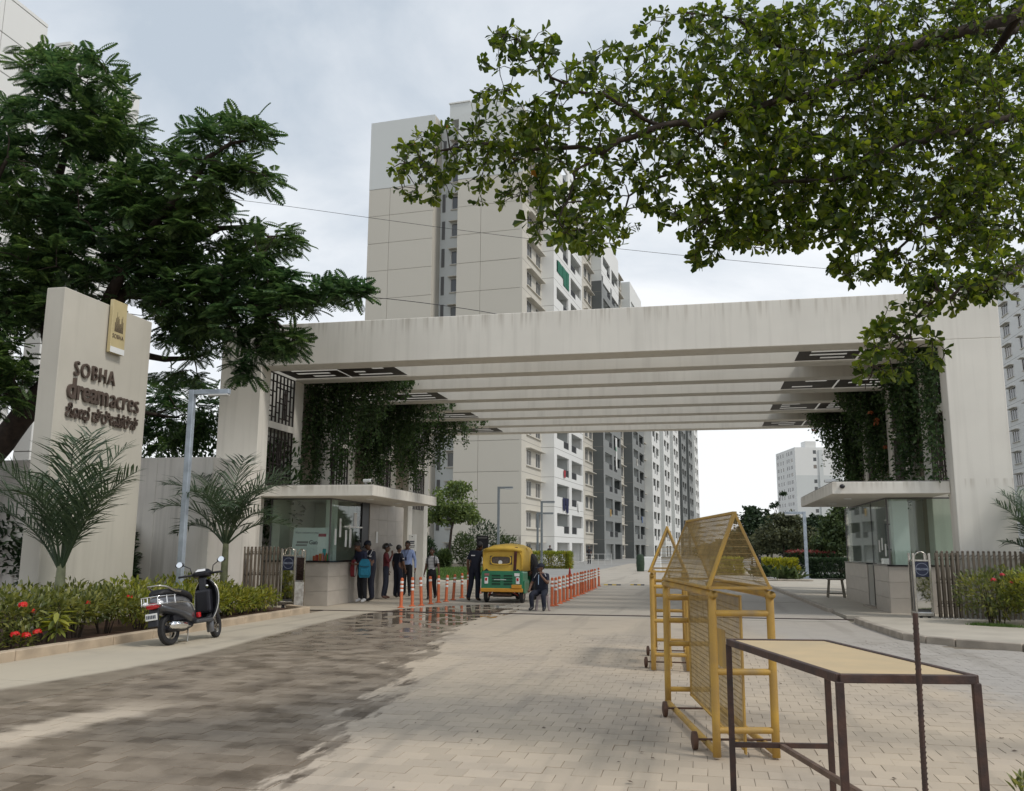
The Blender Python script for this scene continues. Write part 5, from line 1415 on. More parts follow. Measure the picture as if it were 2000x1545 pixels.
cloud_tree('young_tree', 'rounded young green tree on the lawn left of the rickshaw', tuple(g0), 6.6, [(.3, 0, 5.2, 2.0, 1.8, 1.3), (-1.6, .3, 4.2, 1.4, 1.3, 1.0), (1.9, 0, 4.1, 1.4, 1.4, 1.0), (.7, .2, 6.2, 1.2, 1.2, .7), (0, 0, 3.9, 1.6, 1.4, .7)], 4600, .25, M_leafM, .13, lean=.5)
g1 = on_ground(948, 1100)
cloud_tree('thin_tree', 'thin sparse reddish tree between the young tree and the tall lamp', (g1.x, g1.y, 0), 8.0, [(.5, 0, 6.6, 1.3, 1.2, 1.1), (-.8, 0, 5.2, .9, .9, .7), (1.6, 0, 4.9, .8, .8, .7), (.2, 0, 7.8, .7, .7, .6)], 620, .28, M_leafO, .09)
for i, (x, y, rx, h, m, lb) in enumerate(((905, 1106, 1.0, 2.6, M_leafG, 'pale bushy shrub on the lawn beside the young tree'), (945, 1104, 1.7, 3.9, M_leafD, 'dark leafy bush right behind the rickshaw roof'), (985, 1104, 1.3, 2.6, M_leafG, 'low bush right of the dark one behind the rickshaw'), (868, 1112, .5, 1.3, M_leafG, 'spiky low plant at the foot of the young tree'), (822, 1120, .9, 2.2, M_leafD, 'dark shrub beside the last booth wall'))):
    q_ = on_ground(x, y); shrub('garden_shrub', lb, 'shrub', (q_.x, q_.y, 0), rx, rx, h, 1500, .26, m, 'shrubs on the lawn beyond the gateway', bare=.05, stems=5)
struct(MB().prism([(-17.5, 62), (-14.2, 63), (-10.6, 43), (-11.4, 40), (-14.5, 44)], -.05, .06).build('lawn', mat('lawn_ground', (.07, .12, .03), .95, noise=.3, nscale=2)))
NRp = NR.rand(9000, 2); 
px_ = -17.2 + NRp[:, 0] * 6.4; py_ = 41 + NRp[:, 1] * 21; ok = (px_ > -11.0 - (py_ - 43) * .33 - 2.6) & (px_ < -10.9 - (py_ - 43) * .18)
pos = np.column_stack([px_[ok], py_[ok], np.full(ok.sum(), .05)]); n = len(pos); hd = NR.rand(n) * 6.28
V, F = scatter(np.array([(-.16, 0, 0), (.16, 0, 0), (.08, .6, .02), (0, 1, .06)]), np.array([(0, 1, 2, 3)]), pos, frames(np.column_stack([np.cos(hd) * .5, np.sin(hd) * .5, np.ones(n)]), unit(n)), NR.uniform(.1, .22, n))
link('lawn_grass', arr_mesh('lawn_grass', V, F, M_grass))['kind'] = 'stuff'
q_ = on_ground(1070, 1110); shrub('clipped_hedge', 'clipped yellow-green box hedge right of the rickshaw', 'hedge', (q_.x, q_.y, 0), 1.75, .8, 1.15, 3600, .16, M_leafH, bare=.02, box=True)
# right-hand garden
def gp_(x, y): v = on_ground(x, y); return (v.x, v.y, 0)
trees_r = [('dark round tree at the left end of the tree line on the right', (1470, 1102), 88, 6.9, [(0, 0, 5.0, 1.9, 1.8, 1.6), (1.3, .5, 3.6, 1.6, 1.6, 1.3), (-1.3, 0, 3.0, 1.6, 1.5, 1.5), (0, 0, 6.2, 1.1, 1.1, .8), (-1.8, 0, 1.6, 1.4, 1.2, 1.0)], 5200, .40, M_leafD),
           ('olive willowy tree in front of the right tree line', (1532, 1105), 74, 5.8, [(0, 0, 3.6, 2.3, 2.0, 1.5), (-1.4, 0, 2.6, 1.6, 1.5, 1.4), (1.6, 0, 2.8, 1.7, 1.6, 1.4), (.3, 0, 4.8, 1.4, 1.3, .8)], 6200, .32, M_leafO),
           ('dark tree behind the slim lamp post on the right', (1592, 1100), 92, 6.0, [(0, 0, 4.2, 2.4, 2.0, 1.7), (2.2, 0, 3.2, 1.9, 1.8, 1.6), (-1.8, 0, 3.0, 1.9, 1.7, 1.6), (.6, 0, 5.4, 1.3, 1.2, .8)], 6000, .38, M_leafD),
           ('fresh green bushy tree beside the right guard cabin', (1642, 1112), 62, 5.9, [(0, 0, 3.6, 1.4, 1.4, 1.7), (-.7, 0, 2.2, 1.5, 1.3, 1.3), (.5, 0, 4.9, .9, .9, .8)], 5600, .28, M_leafG),
           ('low dark tree filling the gap behind the yellow shrubs', (1500, 1100), 98, 4.6, [(0, 0, 2.6, 2.8, 2.0, 1.6), (3.0, 0, 2.4, 2.4, 1.8, 1.5), (-2.8, 0, 2.2, 2.2, 1.6, 1.5)], 5600, .40, M_leafD),
           ('dark tree mass between the olive tree and the cabin', (1618, 1100), 100, 5.2, [(0, 0, 2.8, 3.0, 2.0, 1.8), (-3.0, 0, 2.6, 2.6, 1.8, 1.7), (2.8, 0, 3.2, 2.4, 1.8, 1.8)], 6000, .40, M_leafD),
           ('low dark tree at the far end of the drive left of the barricade mesh', (1425, 1098), 105, 3.6, [(0, 0, 2.0, 2.6, 2.0, 1.5), (-2.6, 0, 1.6, 2.0, 1.6, 1.2), (2.4, 0, 2.2, 2.0, 1.6, 1.3)], 4000, .40, M_leafD),
           ('slim tree with a bare upper stem and a tuft against the far tower', (1508, 1103), 90, 9.5, [(0, 0, 5.6, .9, .8, .7), (.7, 0, 7.2, .7, .6, .4), (1.3, .2, 8.6, .6, .6, .3), (-.6, 0, 6.3, .5, .5, .4)], 420, .36, M_leafD)]
for lb, (x, y), D, H, bl, n, ls, m in trees_r:
    v = at(x, y, D); cloud_tree('garden_tree', lb, (v.x, v.y, 0), H, bl, n, ls, m, .14, group='trees beyond the right cabin').scale = (.95, .95, .84)
def hedge(label, x0, x1, y, D, w_, h, m, n, ls, top_m=None, name='clipped_hedge'):
    a = at(x0, y, D); b = at(x1, y, D); L = (b - a).length
    r = shrub(name, label, 'hedge', ((a.x + b.x) / 2, (a.y + b.y) / 2, 0), L / 2, w_, h, n, ls, m, bare=.02, box=True, stems=4)
    r.rotation_euler = (0, 0, math.atan2(b.y - a.y, b.x - a.x))
    if top_m:
        p = NR.uniform(-1, 1, (n // 2, 3)) * [L / 2, w_, .16] + [0, 0, h + .05]
        V, F = scatter(*LEAF_B, p, frames(unit(len(p)) + [0, 0, .6]), NR.uniform(.6, 1.2, len(p)) * ls)
        link('red_top', arr_mesh('red_top', V, F, top_m), r)['kind'] = 'stuff'
    return r
hedge('tall hedge with coppery red tips behind the slim lamp post', 1543, 1624, 1105, 62, .9, 1.15, M_leafD, 3000, .2, M_redhedge)
hedge('low dark clipped hedge leading to the right cabin', 1585, 1660, 1122, 47, .7, .95, M_leafD, 3200, .15)
for i, (x0, x1, y, D, lb) in enumerate(((1395, 1445, 1120, 52, 'yellow-leaved shrub row seen through the barricade mesh'), (1488, 1552, 1122, 50, 'yellow-leaved shrub row beside the black sign board'))):
    a = at(x0, y, D); b = at(x1, y, D); L = (b - a).length
    r = shrub('yellow_shrub', lb, 'shrub', ((a.x + b.x) / 2, (a.y + b.y) / 2, 0), L / 2, .7, .85, 1500, .2, M_leafY, 'yellow shrubs by the drive', bare=.02, box=True, stems=4, tmpl=LEAF_E, upd=.9)
    r.rotation_euler = (0, 0, math.atan2(b.y - a.y, b.x - a.x))
def spiky(label, p, n, L, m):
    root = thing('strap_leaf_plant', label, 'plant', p, 0, 'strap-leaved plants by the drive'); hd = NR.rand(n) * 6.28; el = NR.uniform(.3, 1.3, n)
    d = np.column_stack([np.cos(hd) * np.cos(el), np.sin(hd) * np.cos(el), np.sin(el)])
    V, F = scatter(LEAF_E[0] * [.45, 1, 2.0], LEAF_E[1], np.column_stack([NR.normal(0, .25, (n, 2)), np.full(n, .05)]), frames(d), NR.uniform(.6, 1.1, n) * L)
    link('leaves', arr_mesh('leaves', V, F, m), root)['kind'] = 'stuff'; return root
spiky('green strap-leaved plant ringed by flat stones at the drive edge', (4.08, 45.2, 0), 140, .8, M_leafG)
spiky('dark strap-leaved plant below the black sign board', tuple(at(1494, 1128, 46.5).xy) + (0,), 110, .8, M_leafD)
st = thing('edging_stones', 'flat stones lying round the strap-leaved plant', 'stones', (4.08, 44.6, 0))
for k in range(5):
    me = MB().ell((0, 0, 0), (R.uniform(.3, .45), R.uniform(.15, .22), .06), 9, 5).mesh('stone', M_kerbg, smooth='full'); link('stone', me, st, (-.7 + k * .36, R.uniform(-.1, .1), .06), R.uniform(-.3, .3))

wd_ = thing('weed', 'small green weed at the bottom right corner of the paving', 'weed', tuple(on_ground(1996, 1560)))
n = 16; hd = NR.rand(n) * 6.28
V, F = scatter(LEAF_E[0] * [.7, 1, 1.5], LEAF_E[1], np.column_stack([NR.normal(0, .02, (n, 2)), NR.uniform(.02, .12, n)]), frames(np.column_stack([np.cos(hd), np.sin(hd), NR.uniform(.3, 1.6, n)])), NR.uniform(.06, .13, n))
link('leaves', arr_mesh('leaves', V, F, M_leafI), wd_)
# ================================================================== STREET OBJECTS
# ---- inspection table
tb = thing('table', 'rusty angle-iron table with a plain plywood top in the right foreground', 'table', (0.62, 4.73, 0))
tT = Matrix.Translation((-0.62, -4.73, 0))
A, B_, C_, D_ = Vector((.139, 5.37, 0)), Vector((.68, 5.46, 0)), Vector((.545, 4.0, 0)), Vector((1.095, 4.10, 0))
up = lambda p, z: Vector((p.x, p.y, z))
for p in (A, B_, C_, D_):
    MB(tT).bar(up(p, 0), up(p, .962), .033).build('leg', M_rust, tb, bevel=.003)
for a, b in ((A, B_), (B_, D_), (D_, C_), (C_, A)):
    MB(tT).bar(up(a, .975), up(b, .975), .03, .036).build('rail', M_rust, tb, bevel=.003)
ctr = (A + B_ + C_ + D_) / 4
tp = [ctr + (p - ctr) * .975 for p in (C_, D_, B_, A)]
MB(tT).prism([(p.x, p.y) for p in tp], .968, .987).build('tabletop', M_ply, tb)
MB(tT).bar(up(A, .415), up(B_, .415), .026).build('low_rail', M_rust, tb)
MB(tT).bar(up(C_, .40), up(D_, .40), .03).build('low_rail', M_rust, tb)
MB(tT).bar(up((A + B_) / 2, .412), up((C_ * .55 + D_ * .45), .412), .026).build('brace', mat('worn_brace', (.16, .10, .07), .6, noise=.4, nscale=12), tb)
rd = thing('iron_rod', 'dark ribbed iron rod standing upright in front of the table', 'rod', (.84, 3.985, 0))
pp = [(.0, 0, 0), (.003, 0, .4), (.008, 0, .8), (.014, 0, 1.245)]
rb = MB().path(pp, .0105, 10)
for k in range(60):
    z = .02 + k * .02; x = .011 * z
    rb.path([(x, 0, z), (x, 0, z + .006)], .0125, 8)
rb.build('rod', M_rust, rd, smooth=True)

# ---- barricades
def barricade(label, loc, rot, group):
    W, L, H = .43, 2.03, 1.17
    b = thing('barricade', label, 'barricade', loc, rot, group)
    Y = M_yellow
    for x in (0, W):
        pth, rr = smooth_pts([(x, 0, .015), (x, 0, 1.02), (x, .02, H - .03), (x, .1, H), (x, L - .1, H), (x, L - .02, H - .03), (x, L, 1.02), (x, L, .02)], [.03] * 8, 3)
        MB().path(pth, rr, 12).build('post_frame', Y, b, smooth='full')
        MB().tube((x, .02, .045), (x, L - .02, .06), .026, 12).build('bottom_rail', Y, b, smooth=True)
    for z in (1.03, .61, .2):
        MB().tube((.02, 0, z), (W - .02, 0, z), .024, 12).build('rung', Y, b, smooth=True)
    for z in (1.03, .82, .6, .18):
        MB().tube((.02, L, z), (W - .02, L, z), .024, 12).build('rung', Y, b, smooth=True)
    # centre panel
    xm = W / 2
    MB().bar((xm, .03, .03), (xm, .03, 1.16), .012, .045).build('panel_edge', Y, b)
    MB().bar((xm, L - .03, .12), (xm, L - .03, 1.16), .012, .045).build('panel_edge', Y, b)
    MB().bar((xm, .04, .06), (xm, L - .04, .14), .03, .012).build('panel_edge', Y, b)
    MB().bar((xm, .04, 1.15), (xm, L - .04, 1.15), .03, .012).build('panel_edge', Y, b)
    m = MB()
    n = 62
    for i in range(1, n): y = .03 + (L - .06) * i / n; m.bar((xm, y, .07 + .07 * i / n), (xm, y, 1.145), .0045)
    n = 26
    for i in range(1, n): z = .12 + 1.03 * i / n; m.bar((xm + .003, .04, z - .04), (xm + .003, L - .04, z), .0045)
    m.build('wire_panel', M_mesh, b)['kind'] = 'stuff'
    MB().box(xm - .008, xm - .004, .52, .92, .56, .86).build('plate', Y, b, bevel=.002)
    # tent-shaped top
    z0, za, i0 = 1.215, 1.775, .055
    P = dict(nl=(-.03, -.02, z0), nr=(W - .0, -.02, z0), fl=(-.02, L - .02, z0), fr=(W, L - .02, z0), na=(W / 2 - .01, i0, za), fa=(W / 2, L - .06, za - .01))
    for a, c in (('nl', 'na'), ('nr', 'na'), ('nl', 'nr'), ('fl', 'fa'), ('fr', 'fa'), ('fl', 'fr'), ('nl', 'fl'), ('nr', 'fr'), ('na', 'fa')):
        MB().bar(P[a], P[c], .034, .02).build('tent_bar', Y, b, bevel=.002)
    m = MB(); v = {k: Vector(q) for k, q in P.items()}
    def surf(a, c, d, e, nu, nv, w=.0042):
        for i in range(1, nv): t = i / nv; m.bar(a.lerp(d, t), c.lerp(e, t), w)
        for i in range(1, nu): t = i / nu; m.bar(a.lerp(c, t), d.lerp(e, t), w * .8)
    surf(v['nl'], v['fl'], v['na'], v['fa'], 64, 14); surf(v['nr'], v['fr'], v['na'], v['fa'], 64, 14)
    for (a, c, e) in (('nl', 'nr', 'na'), ('fl', 'fr', 'fa')):
        for i in range(1, 11): t = i / 11; m.bar(v[a].lerp(v[e], t), v[c].lerp(v[e], t), .0032)
    m.build('tent_mesh', M_mesh, b)['kind'] = 'stuff'
    for y in (.30, 1.62):
        MB().tube((-.12, y, .075), (W + .05, y, .075), .009, 8).build('axle', M_rustaxle, b)
        for x in (-.1,):
            wM = Matrix.Translation((x, y, .068)) @ Matrix.Rotation(math.pi / 2, 4, 'Y')
            MB(wM).lathe([(.0, -.022), (.03, -.024), (.05, -.02), (.066, -.016), (.068, .0), (.066, .016), (.05, .02), (.03, .024), (.0, .022)], 18).build('wheel', M_rustaxle, b, smooth=True)
    return b
barricade('nearest yellow tubular barricade with a wire-mesh tent top, beside the table', (.07, 6.9, 0), math.radians(11.9), 'yellow mesh barricades on the road')
barricade('yellow mesh barricade standing directly behind the nearest one', (-.62, 11.5, 0), math.radians(2.2), 'yellow mesh barricades on the road')

# ---- bollards and cone
def bollard_proto():
    r = thing('bollard', 'x', 'bollard', (0, 0, 0))
    MB().lathe([(.0, 0), (.085, 0), (.088, .012), (.07, .022), (.045, .03), (.041, .06), (.04, .69), (.036, .72), (.02, .735), (0, .737)], 16).build('post', M_orange, r, smooth=True)
    for z in (.40, .50, .60):
        MB().lathe([(.0412, z), (.0425, z + .004), (.0425, z + .05), (.0412, z + .054)], 16).build('band', M_reflect, r, smooth=True)
    return r
proto = bollard_proto(); first = True
def put_bollard(px, py, label, group, faded=False, nb=3):
    global first
    p = on_ground(px, py)
    b = proto if first else copy_tree(proto); first = False
    b.location = p; b['label'] = label; b['group'] = group
    ch = sorted([c for c in b.children if c.name.startswith('band')], key=lambda c: c.name)
    for c in ch[:3 - nb]: bpy.data.objects.remove(c)
    b.rotation_euler = (R.gauss(0, .02), R.gauss(0, .02), R.uniform(0, 6))
    return b
Ll = [(783, 1187), (805, 1184), (823, 1183), (841, 1180), (856, 1177), (871, 1175), (885, 1172), (902, 1168), (914, 1164), (936, 1159)]
ordn = ['nearest', 'second', 'third', 'fourth', 'fifth', 'sixth', 'seventh', 'eighth', 'ninth', 'tenth', 'eleventh', 'twelfth', 'thirteenth', 'fourteenth', 'fifteenth', 'sixteenth', 'seventeenth', 'eighteenth']
for i, (x, y) in enumerate(Ll):
    put_bollard(x, y, f'{ordn[i]} orange bollard with white bands in the row left of the rickshaw', 'orange bollards along the entry lane', nb=(3, 3, 2, 1, 2, 3, 2, 3, 2, 3)[i])
Rr = [(1078, 1184), (1085, 1183), (1094, 1179), (1101, 1176), (1108, 1173), (1115, 1170), (1121, 1166), (1128, 1164), (1134, 1161), (1139, 1160), (1144, 1157), (1149, 1155), (1154, 1153), (1158, 1151), (1163, 1149), (1170, 1145)]
for i, (x, y) in enumerate(Rr):
    put_bollard(x, y, f'{ordn[i]} red-orange bollard with white bands in the row behind the seated guard', 'banded bollards between the lanes', nb=3 if i else 2)
cn = thing('traffic_cone', 'tall slim red cone standing beside the banded bollards', 'traffic cone', tuple(on_ground(1113, 1150)))
MB().box(-.15, .15, -.15, .15, 0, .03).build('base', M_orange_d, cn)
MB().lathe([(.13, .03), (.02, .76), (.012, .78), (0, .78)], 16).build('body', mat('cone_red', (.45, .03, .02), .5), cn, smooth=True)

# ---- folding gates
def fold_gate(label, x0, x1, y, hx0, hx1, n, side):
    g_ = thing('folding_gate', label, 'sliding gate', (hx0, y, 0))
    T = Matrix.Translation((-hx0, -y, 0))
    H = 1.46
    sm = MB().box(-.024, .024, -.17, -.135, .07, H).mesh('slat', M_steel_b, bevel=.006)
    sb = MB().box(-.02, .02, .135, .165, .07, H - .01).mesh('slat', M_steel_b, bevel=.006)
    for i in range(n):
        x = x0 + (x1 - x0) * (i + .5) / n
        link('slat', sm, g_, (x - hx0, 0, 0)); link('slat', sb, g_, (x - hx0 + .04, 0, 0))
    nk = n - 1; cr = MB(T)
    for z in (.3, .8, 1.3):
        for i in range(nk):
            xa = x0 + (x1 - x0) * (i + .5) / n; xb = x0 + (x1 - x0) * (i + 1.5) / n
            cr.bar((xa, y - .13, z), (xb, y + .13, z + .12), .02, .006).bar((xa, y + .13, z), (xb, y - .13, z + .12), .02, .006)
    cr.build('scissor_links', M_steel_b, g_)['kind'] = 'stuff'
    ft = MB().lathe([(.0, -.02), (.045, -.02), (.045, .02), (0, .02)], 12)
    fm = ft.mesh('roller', M_steel, smooth=True); fm.transform(Matrix.Rotation(math.pi / 2, 4, 'Y'))
    for i in range(0, n, 1): link('roller', fm, g_, (x0 + (x1 - x0) * (i + .5) / n - hx0, -.15, .05))
    capm = MB().ell((0, 0, 0), (.03, .03, .025), 8, 6).mesh('cap', M_steel_b, smooth=True)
    for i in range(n): link('cap', capm, g_, (x0 + (x1 - x0) * (i + .5) / n - hx0, -.152, H + .012))
    # motor head
    w_ = hx1 - hx0; yf = y - .2
    for x in (hx0 + .02, hx1 - .02): MB(T).bar((x, yf, .1), (x, yf, H - .02), .045).build('head_post', M_steel, g_, bevel=.004)
    for x in (hx0 + .02, hx1 - .02): MB(T).bar((x, y + .2, .1), (x, y + .2, H - .02), .045).build('head_post', M_steel, g_, bevel=.004)
    MB(T).box(hx0 + .045, hx1 - .045, yf - .005, yf + .015, .26, .93).build('mirror_panel', mat('polished_steel', (.62, .62, .6), .05, metal=1.0), g_)
    sg = MB(T).box(hx0 + .045, hx1 - .045, yf - .008, yf + .015, .94, 1.26).build('welcome_panel', mat('navy_panel', (.012, .017, .045), .35), g_)
    cx = (hx0 + hx1) / 2; rr = min(.13, w_ * .38)
    ring = MB(T @ Matrix.Translation((cx, yf - .010, 1.10)) @ Matrix.Rotation(math.pi / 2, 4, 'X')); ring.lathe([(rr - .009, 0), (rr, .0), (rr, .003), (rr - .009, .003), (rr - .009, 0)], 32)
    M_sil = mat('silver_print', (.24, .27, .34), .4)
    ring.build('ring', M_sil, sg)
    put_text('lettering', 'WELCOME', .062, M_sil, T @ plane_matrix((cx, yf - .012, 1.08), (1, 0, 0), (0, 0, 1)), sg, extrude=.002, bold=.002, align='CENTER', xs=.78)
    MB(T).box(hx0 + .045, hx1 - .045, yf, y + .2, 1.27, 1.30).build('head_shelf', M_steel, g_)
    MB(T).box(hx0 + .05, hx1 - .05, yf + .02, y + .18, .2, 1.26).build('head_box', M_wframe_d, g_)
    MB(T).box(hx0 - .01, hx1 + .01, yf - .03, y + .24, .1, .2).build('head_base', M_steel, g_, bevel=.02)
    arch = [(cx + rr * math.cos(a), yf + .06, 1.31 + .16 * math.sin(a)) for a in [math.pi * k / 10 for k in range(11)]]
    MB(T).path(arch, .014, 8).build('arch', M_steel, g_, smooth='full')
    for x in (hx0 + .1, hx1 - .1):
        wM = T @ Matrix.Translation((x, yf, .05)) @ Matrix.Rotation(math.pi / 2, 4, 'Y')
        MB(wM).lathe([(0, -.025), (.05, -.025), (.05, .025), (0, .025)], 14).build('head_wheel', M_rubber, g_, smooth=True)
    return g_, T
fg, fT = fold_gate('folding steel slat gate with a welcome panel, behind the kerbside shrubs on the left', -12.15, -10.05, 20.33, -9.98, -9.60, 21, -1)
MB(fT).bar((-9.36, 20.13, .1), (-9.36, 20.13, 1.42), .03).build('guide_post', M_steel, fg)
MB(fT).box(-9.57, -9.38, 20.12, 20.16, .7, 1.24).build('dark_panel', mat('steel_panel_reflection', (.05, .03, .03), .15, metal=.6, noise=.5, nscale=14), fg)  # dark reflection in the steel panel, put into its brown colour
MB(fT).box(-9.58, -9.36, 20.09, 20.11, .05, .66).build('white_board', mat('scuffed_white_board', (.62, .61, .58), .6, noise=.5, nscale=11, col2=(.35, .32, .29)), fg)
ar = [(-9.47 + .1 * math.cos(a), 20.14, 1.3 + .14 * math.sin(a)) for a in [math.pi * k / 10 for k in range(11)]]
MB(fT).path(ar, .012, 8).build('arch', M_steel, fg, smooth='full')
fold_gate('folding steel slat gate with a welcome panel, by the right cabin', 4.92, 7.6, 20.93, 4.46, 4.82, 26, 1)

# ---- lamp posts
def lamp_post(label, base, H, arm, sidev, m, s=.11, group='lamp posts along the drive'):
    r = thing('street_lamp', label, 'lamp post', base, 0, group)
    MB().box(-s / 2, s / 2, -s / 2, s / 2, -.03, H).build('pole', m, r, bevel=.008)
    MB().box(-s, s, -s, s, -.03, .025).build('base_plate', m, r)
    a = MB().box(min(0, sidev * arm) + (s / 2 if sidev > 0 else 0), max(0, sidev * arm) - (s / 2 if sidev < 0 else 0), -s * .42, s * .42, H - s * .9, H - .004).build('arm', m, r, bevel=.006)
    x0 = sidev * arm * .45; x1 = sidev * arm * .98
    MB().box(min(x0, x1), max(x0, x1), -s * .5, s * .5, H - s * 1.25, H - s * .905).build('lamp_head', M_wframe, r, bevel=.008)
lamp_post('tall pale galvanised lamp post rising from the bed in front of the compound wall', (-10.3, 16.35, .05), 4.66, .85, 1, M_galv, .115, None)
v = at(973, 1085, 57); lamp_post('tallest slim lamp post against the cream tower behind the rickshaw', (v.x, v.y, 0), 5.45, .95, 1, M_pole, .15)
v = at(1050, 1085, 71); lamp_post('slim lamp post beside the windows at the near tower corner', (v.x, v.y, 0), 4.35, 1.3, 1, M_pole, .16)
v = at(1058, 1085, 63); lamp_post('slim lamp post with its arm crossing the white balconies, right of its twin', (v.x, v.y, 0), 4.85, .95, 1, M_pole, .15)
v = on_ground(1577, 1130); lamp_post('slim grey lamp post with its arm to the left, near the right cabin', (v.x, v.y, 0), 3.5, 1.0, -1, M_galv, .16)

# ---- cables in the sky
def cable(label, pts, D):
    P = [at(x, y, D) for x, y in pts]; o = P[0]
    r = thing('overhead_cable', label, 'cable', tuple(o), 0, 'cables crossing the sky')
    p, rr = smooth_pts([q - o for q in P], [.016] * len(P), 6)
    MB().path(p, rr, 5).build('wire', M_cable, r)
cable('thin cable crossing in front of the cream tower from the big tree to the right', [(380, 380), (540, 400), (720, 425), (950, 456), (1200, 485), (1500, 515), (1800, 540), (2200, 575)], 60)
cable('thin cable sagging past the foot of the cream tower above the gateway beam', [(150, 545), (430, 560), (615, 575), (760, 584), (940, 608), (1100, 640)], 40)
cable('lower thin cable passing behind the sign wall top', [(180, 600), (290, 618), (440, 630), (640, 640), (760, 652)], 36)

# ---- cabin fittings, signs, stools
def camera_unit(label, p, dr):
    c = thing('security_camera', label, 'camera', p, dr)
    MB().box(-.045, .045, -.02, .24, .04, .12).build('housing', M_whitep, c, bevel=.015)
    MB().box(-.03, .03, .241, .25, .05, .11).build('lens', M_black, c)
    MB().tube((0, .05, .04), (0, .05, -.01), .015).build('bracket', M_whitep, c)
camera_unit('white camera on the corner of the right cabin roof slab', (3.2, 22.4, 3.06), math.radians(60))
camera_unit('white camera on the roof slab of the left cabin', (-8.25, 20.98, 3.06), math.radians(-110))
dm = thing('dome_camera', 'small dark dome camera on the front fascia of the right cabin roof', 'camera', (3.2, 21.31, 2.93))
MB().ell((0, 0, 0), (.06, .05, .05), 12, 8).build('dome', M_black, dm, smooth='full')
ps = thing('poster', 'large pale poster board leaning in the left cabin window', 'poster', (-10.1, 21.95, 1.145))
pM = Matrix.Rotation(math.radians(-8), 4, 'X')
MB(pM).box(-.52, .52, 0, .02, 0, .86).build('board', mat('poster_print', (.62, .66, .68), .4), ps)
fM = pM @ plane_matrix((-.47, -.003, .70), (1, 0, 0), (0, 0, 1))
M_ink = mat('dark_print', (.05, .06, .09), .5)
put_text('lettering', 'Warm welcome to your', .085, M_ink, fM, ps, extrude=.001, xs=.8)
put_text('lettering', 'Gate', .15, M_ink, pM @ plane_matrix((-.05, -.003, .42), (1, 0, 0), (0, 0, 1)), ps, extrude=.001, bold=.004)
MB(pM).box(-.4, -.07, -.004, -.001, .44, .5).box(-.42, -.1, -.004, -.001, .37, .42).build('print_block', mat('grey_print', (.2, .2, .22), .5), ps)
MB(pM).box(.2, .47, -.005, -.001, .08, .68).build('phone_picture', mat('phone_print', (.75, .77, .8), .4), ps)
MB(pM).box(.2, .42, -.007, -.0052, .62, .70).build('red_print', mat('red_print', (.35, .04, .08), .5), ps)
MB(pM).box(.36, .46, -.007, -.0052, .12, .3).build('teal_print', mat('teal_print', (.05, .35, .4), .5), ps)
cols = [(.6, .12, .05), (.55, .06, .04), (.62, .2, .05), (.5, .1, .1), (.6, .15, .06), (.02, .30, .09)]
for i, c in enumerate(cols):
    lb = ['orange carton first from the left on the cabin counter', 'red carton second on the cabin counter', 'orange tub third on the cabin counter', 'dark red bottle under the poster on the counter', 'small orange bottle at the right end of the poster', 'green bottle in the glass corner of the left cabin'][i]
    o = thing('bottle' if i > 2 else 'carton', lb, 'bottle' if i > 2 else 'carton', (-9.93 + i * .085 if i < 5 else -9.53, 21.9 - .03 * (i % 2), 1.142))
    m = mat('counter_item_%s' % 'abcdef'[i], c, .4)
    if i > 2: MB().lathe([(0, 0), (.035, 0), (.035, .13), (.014, .17), (.014, .2), (0, .2)], 12).build('body', m, o, smooth=True)
    else: MB().box(-.035, .035, -.03, .03, 0, .12 + .03 * i).build('body', m, o, bevel=.004)
def board(label, p, w_, h_, z0, m, lines, tm, name='notice_board', post=True):
    b = thing(name, label, 'sign', p)
    MB().box(-w_ / 2, w_ / 2, 0, .03, z0, z0 + h_).build('panel', m, b, bevel=.004)
    if post:
        for x in (-w_ * .4, w_ * .4): MB().box(x - .02, x + .02, .031, .06, 0, z0 + h_ * .6).build('post', M_pole, b)
    for (x, z, lw, lh) in lines:
        MB().box(x * w_ - w_ / 2, (x + lw) * w_ - w_ / 2, -.004, -.001, z0 + z * h_, z0 + (z + lh) * h_).build('print_line', tm, b)
v = at(805, 1061, 33.0)
board('white notice board with dark heading lines behind the man in the pale blue shirt', (v.x, v.y, 0), .30, .62, 1.35, M_whitep, [(.2, .55, .6, .07), (.25, .45, .5, .06), (.15, .3, .7, .05), (.2, .22, .6, .03), (.42, .85, .16, .05)], M_ink)
v = at(1478, 1097, 48)
board('black sign board with white lines of text among the yellow shrubs', (v.x, v.y, 0), .48, .76, .38, M_black, [(.08, .85, .5, .05), (.08, .72, .6, .08), (.08, .6, .5, .06), (.08, .46, .3, .05), (.08, .34, .3, .05), (.08, .2, .28, .05), (.85, .85, .05, .05), (.85, .46, .05, .04), (.85, .2, .05, .05)], M_whitep)
v = at(942, 1068, 31)
board('black framed panel on a post behind the guard at the rickshaw', (v.x, v.y, 0), .42, .46, 1.45, M_black, [(.1, .8, .8, .12)], M_wframe_d)
stl = thing('wooden_stool', 'grey wooden stool standing beside the right guard cabin', 'stool', (4.08, 29.6, 0.03))
MB().box(-.24, .24, -.17, .17, .54, .58).build('seat', M_galv if False else mat('weathered_wood', (.22, .2, .16), .8, noise=.4, nscale=9), stl, bevel=.006)
for sx in (-1, 1):
    for sy in (-1, 1): MB().bar((sx * .19, sy * .12, .54), (sx * .25, sy * .16, 0), .04).build('leg', MATS['weathered_wood'], stl)
    MB().bar((sx * .235, -.15, .12), (sx * .235, .15, .12), .03).build('stretcher', MATS['weathered_wood'], stl)
MB().bar((-.235, .15, .12), (.235, .15, .12), .03).build('stretcher', MATS['weathered_wood'], stl)
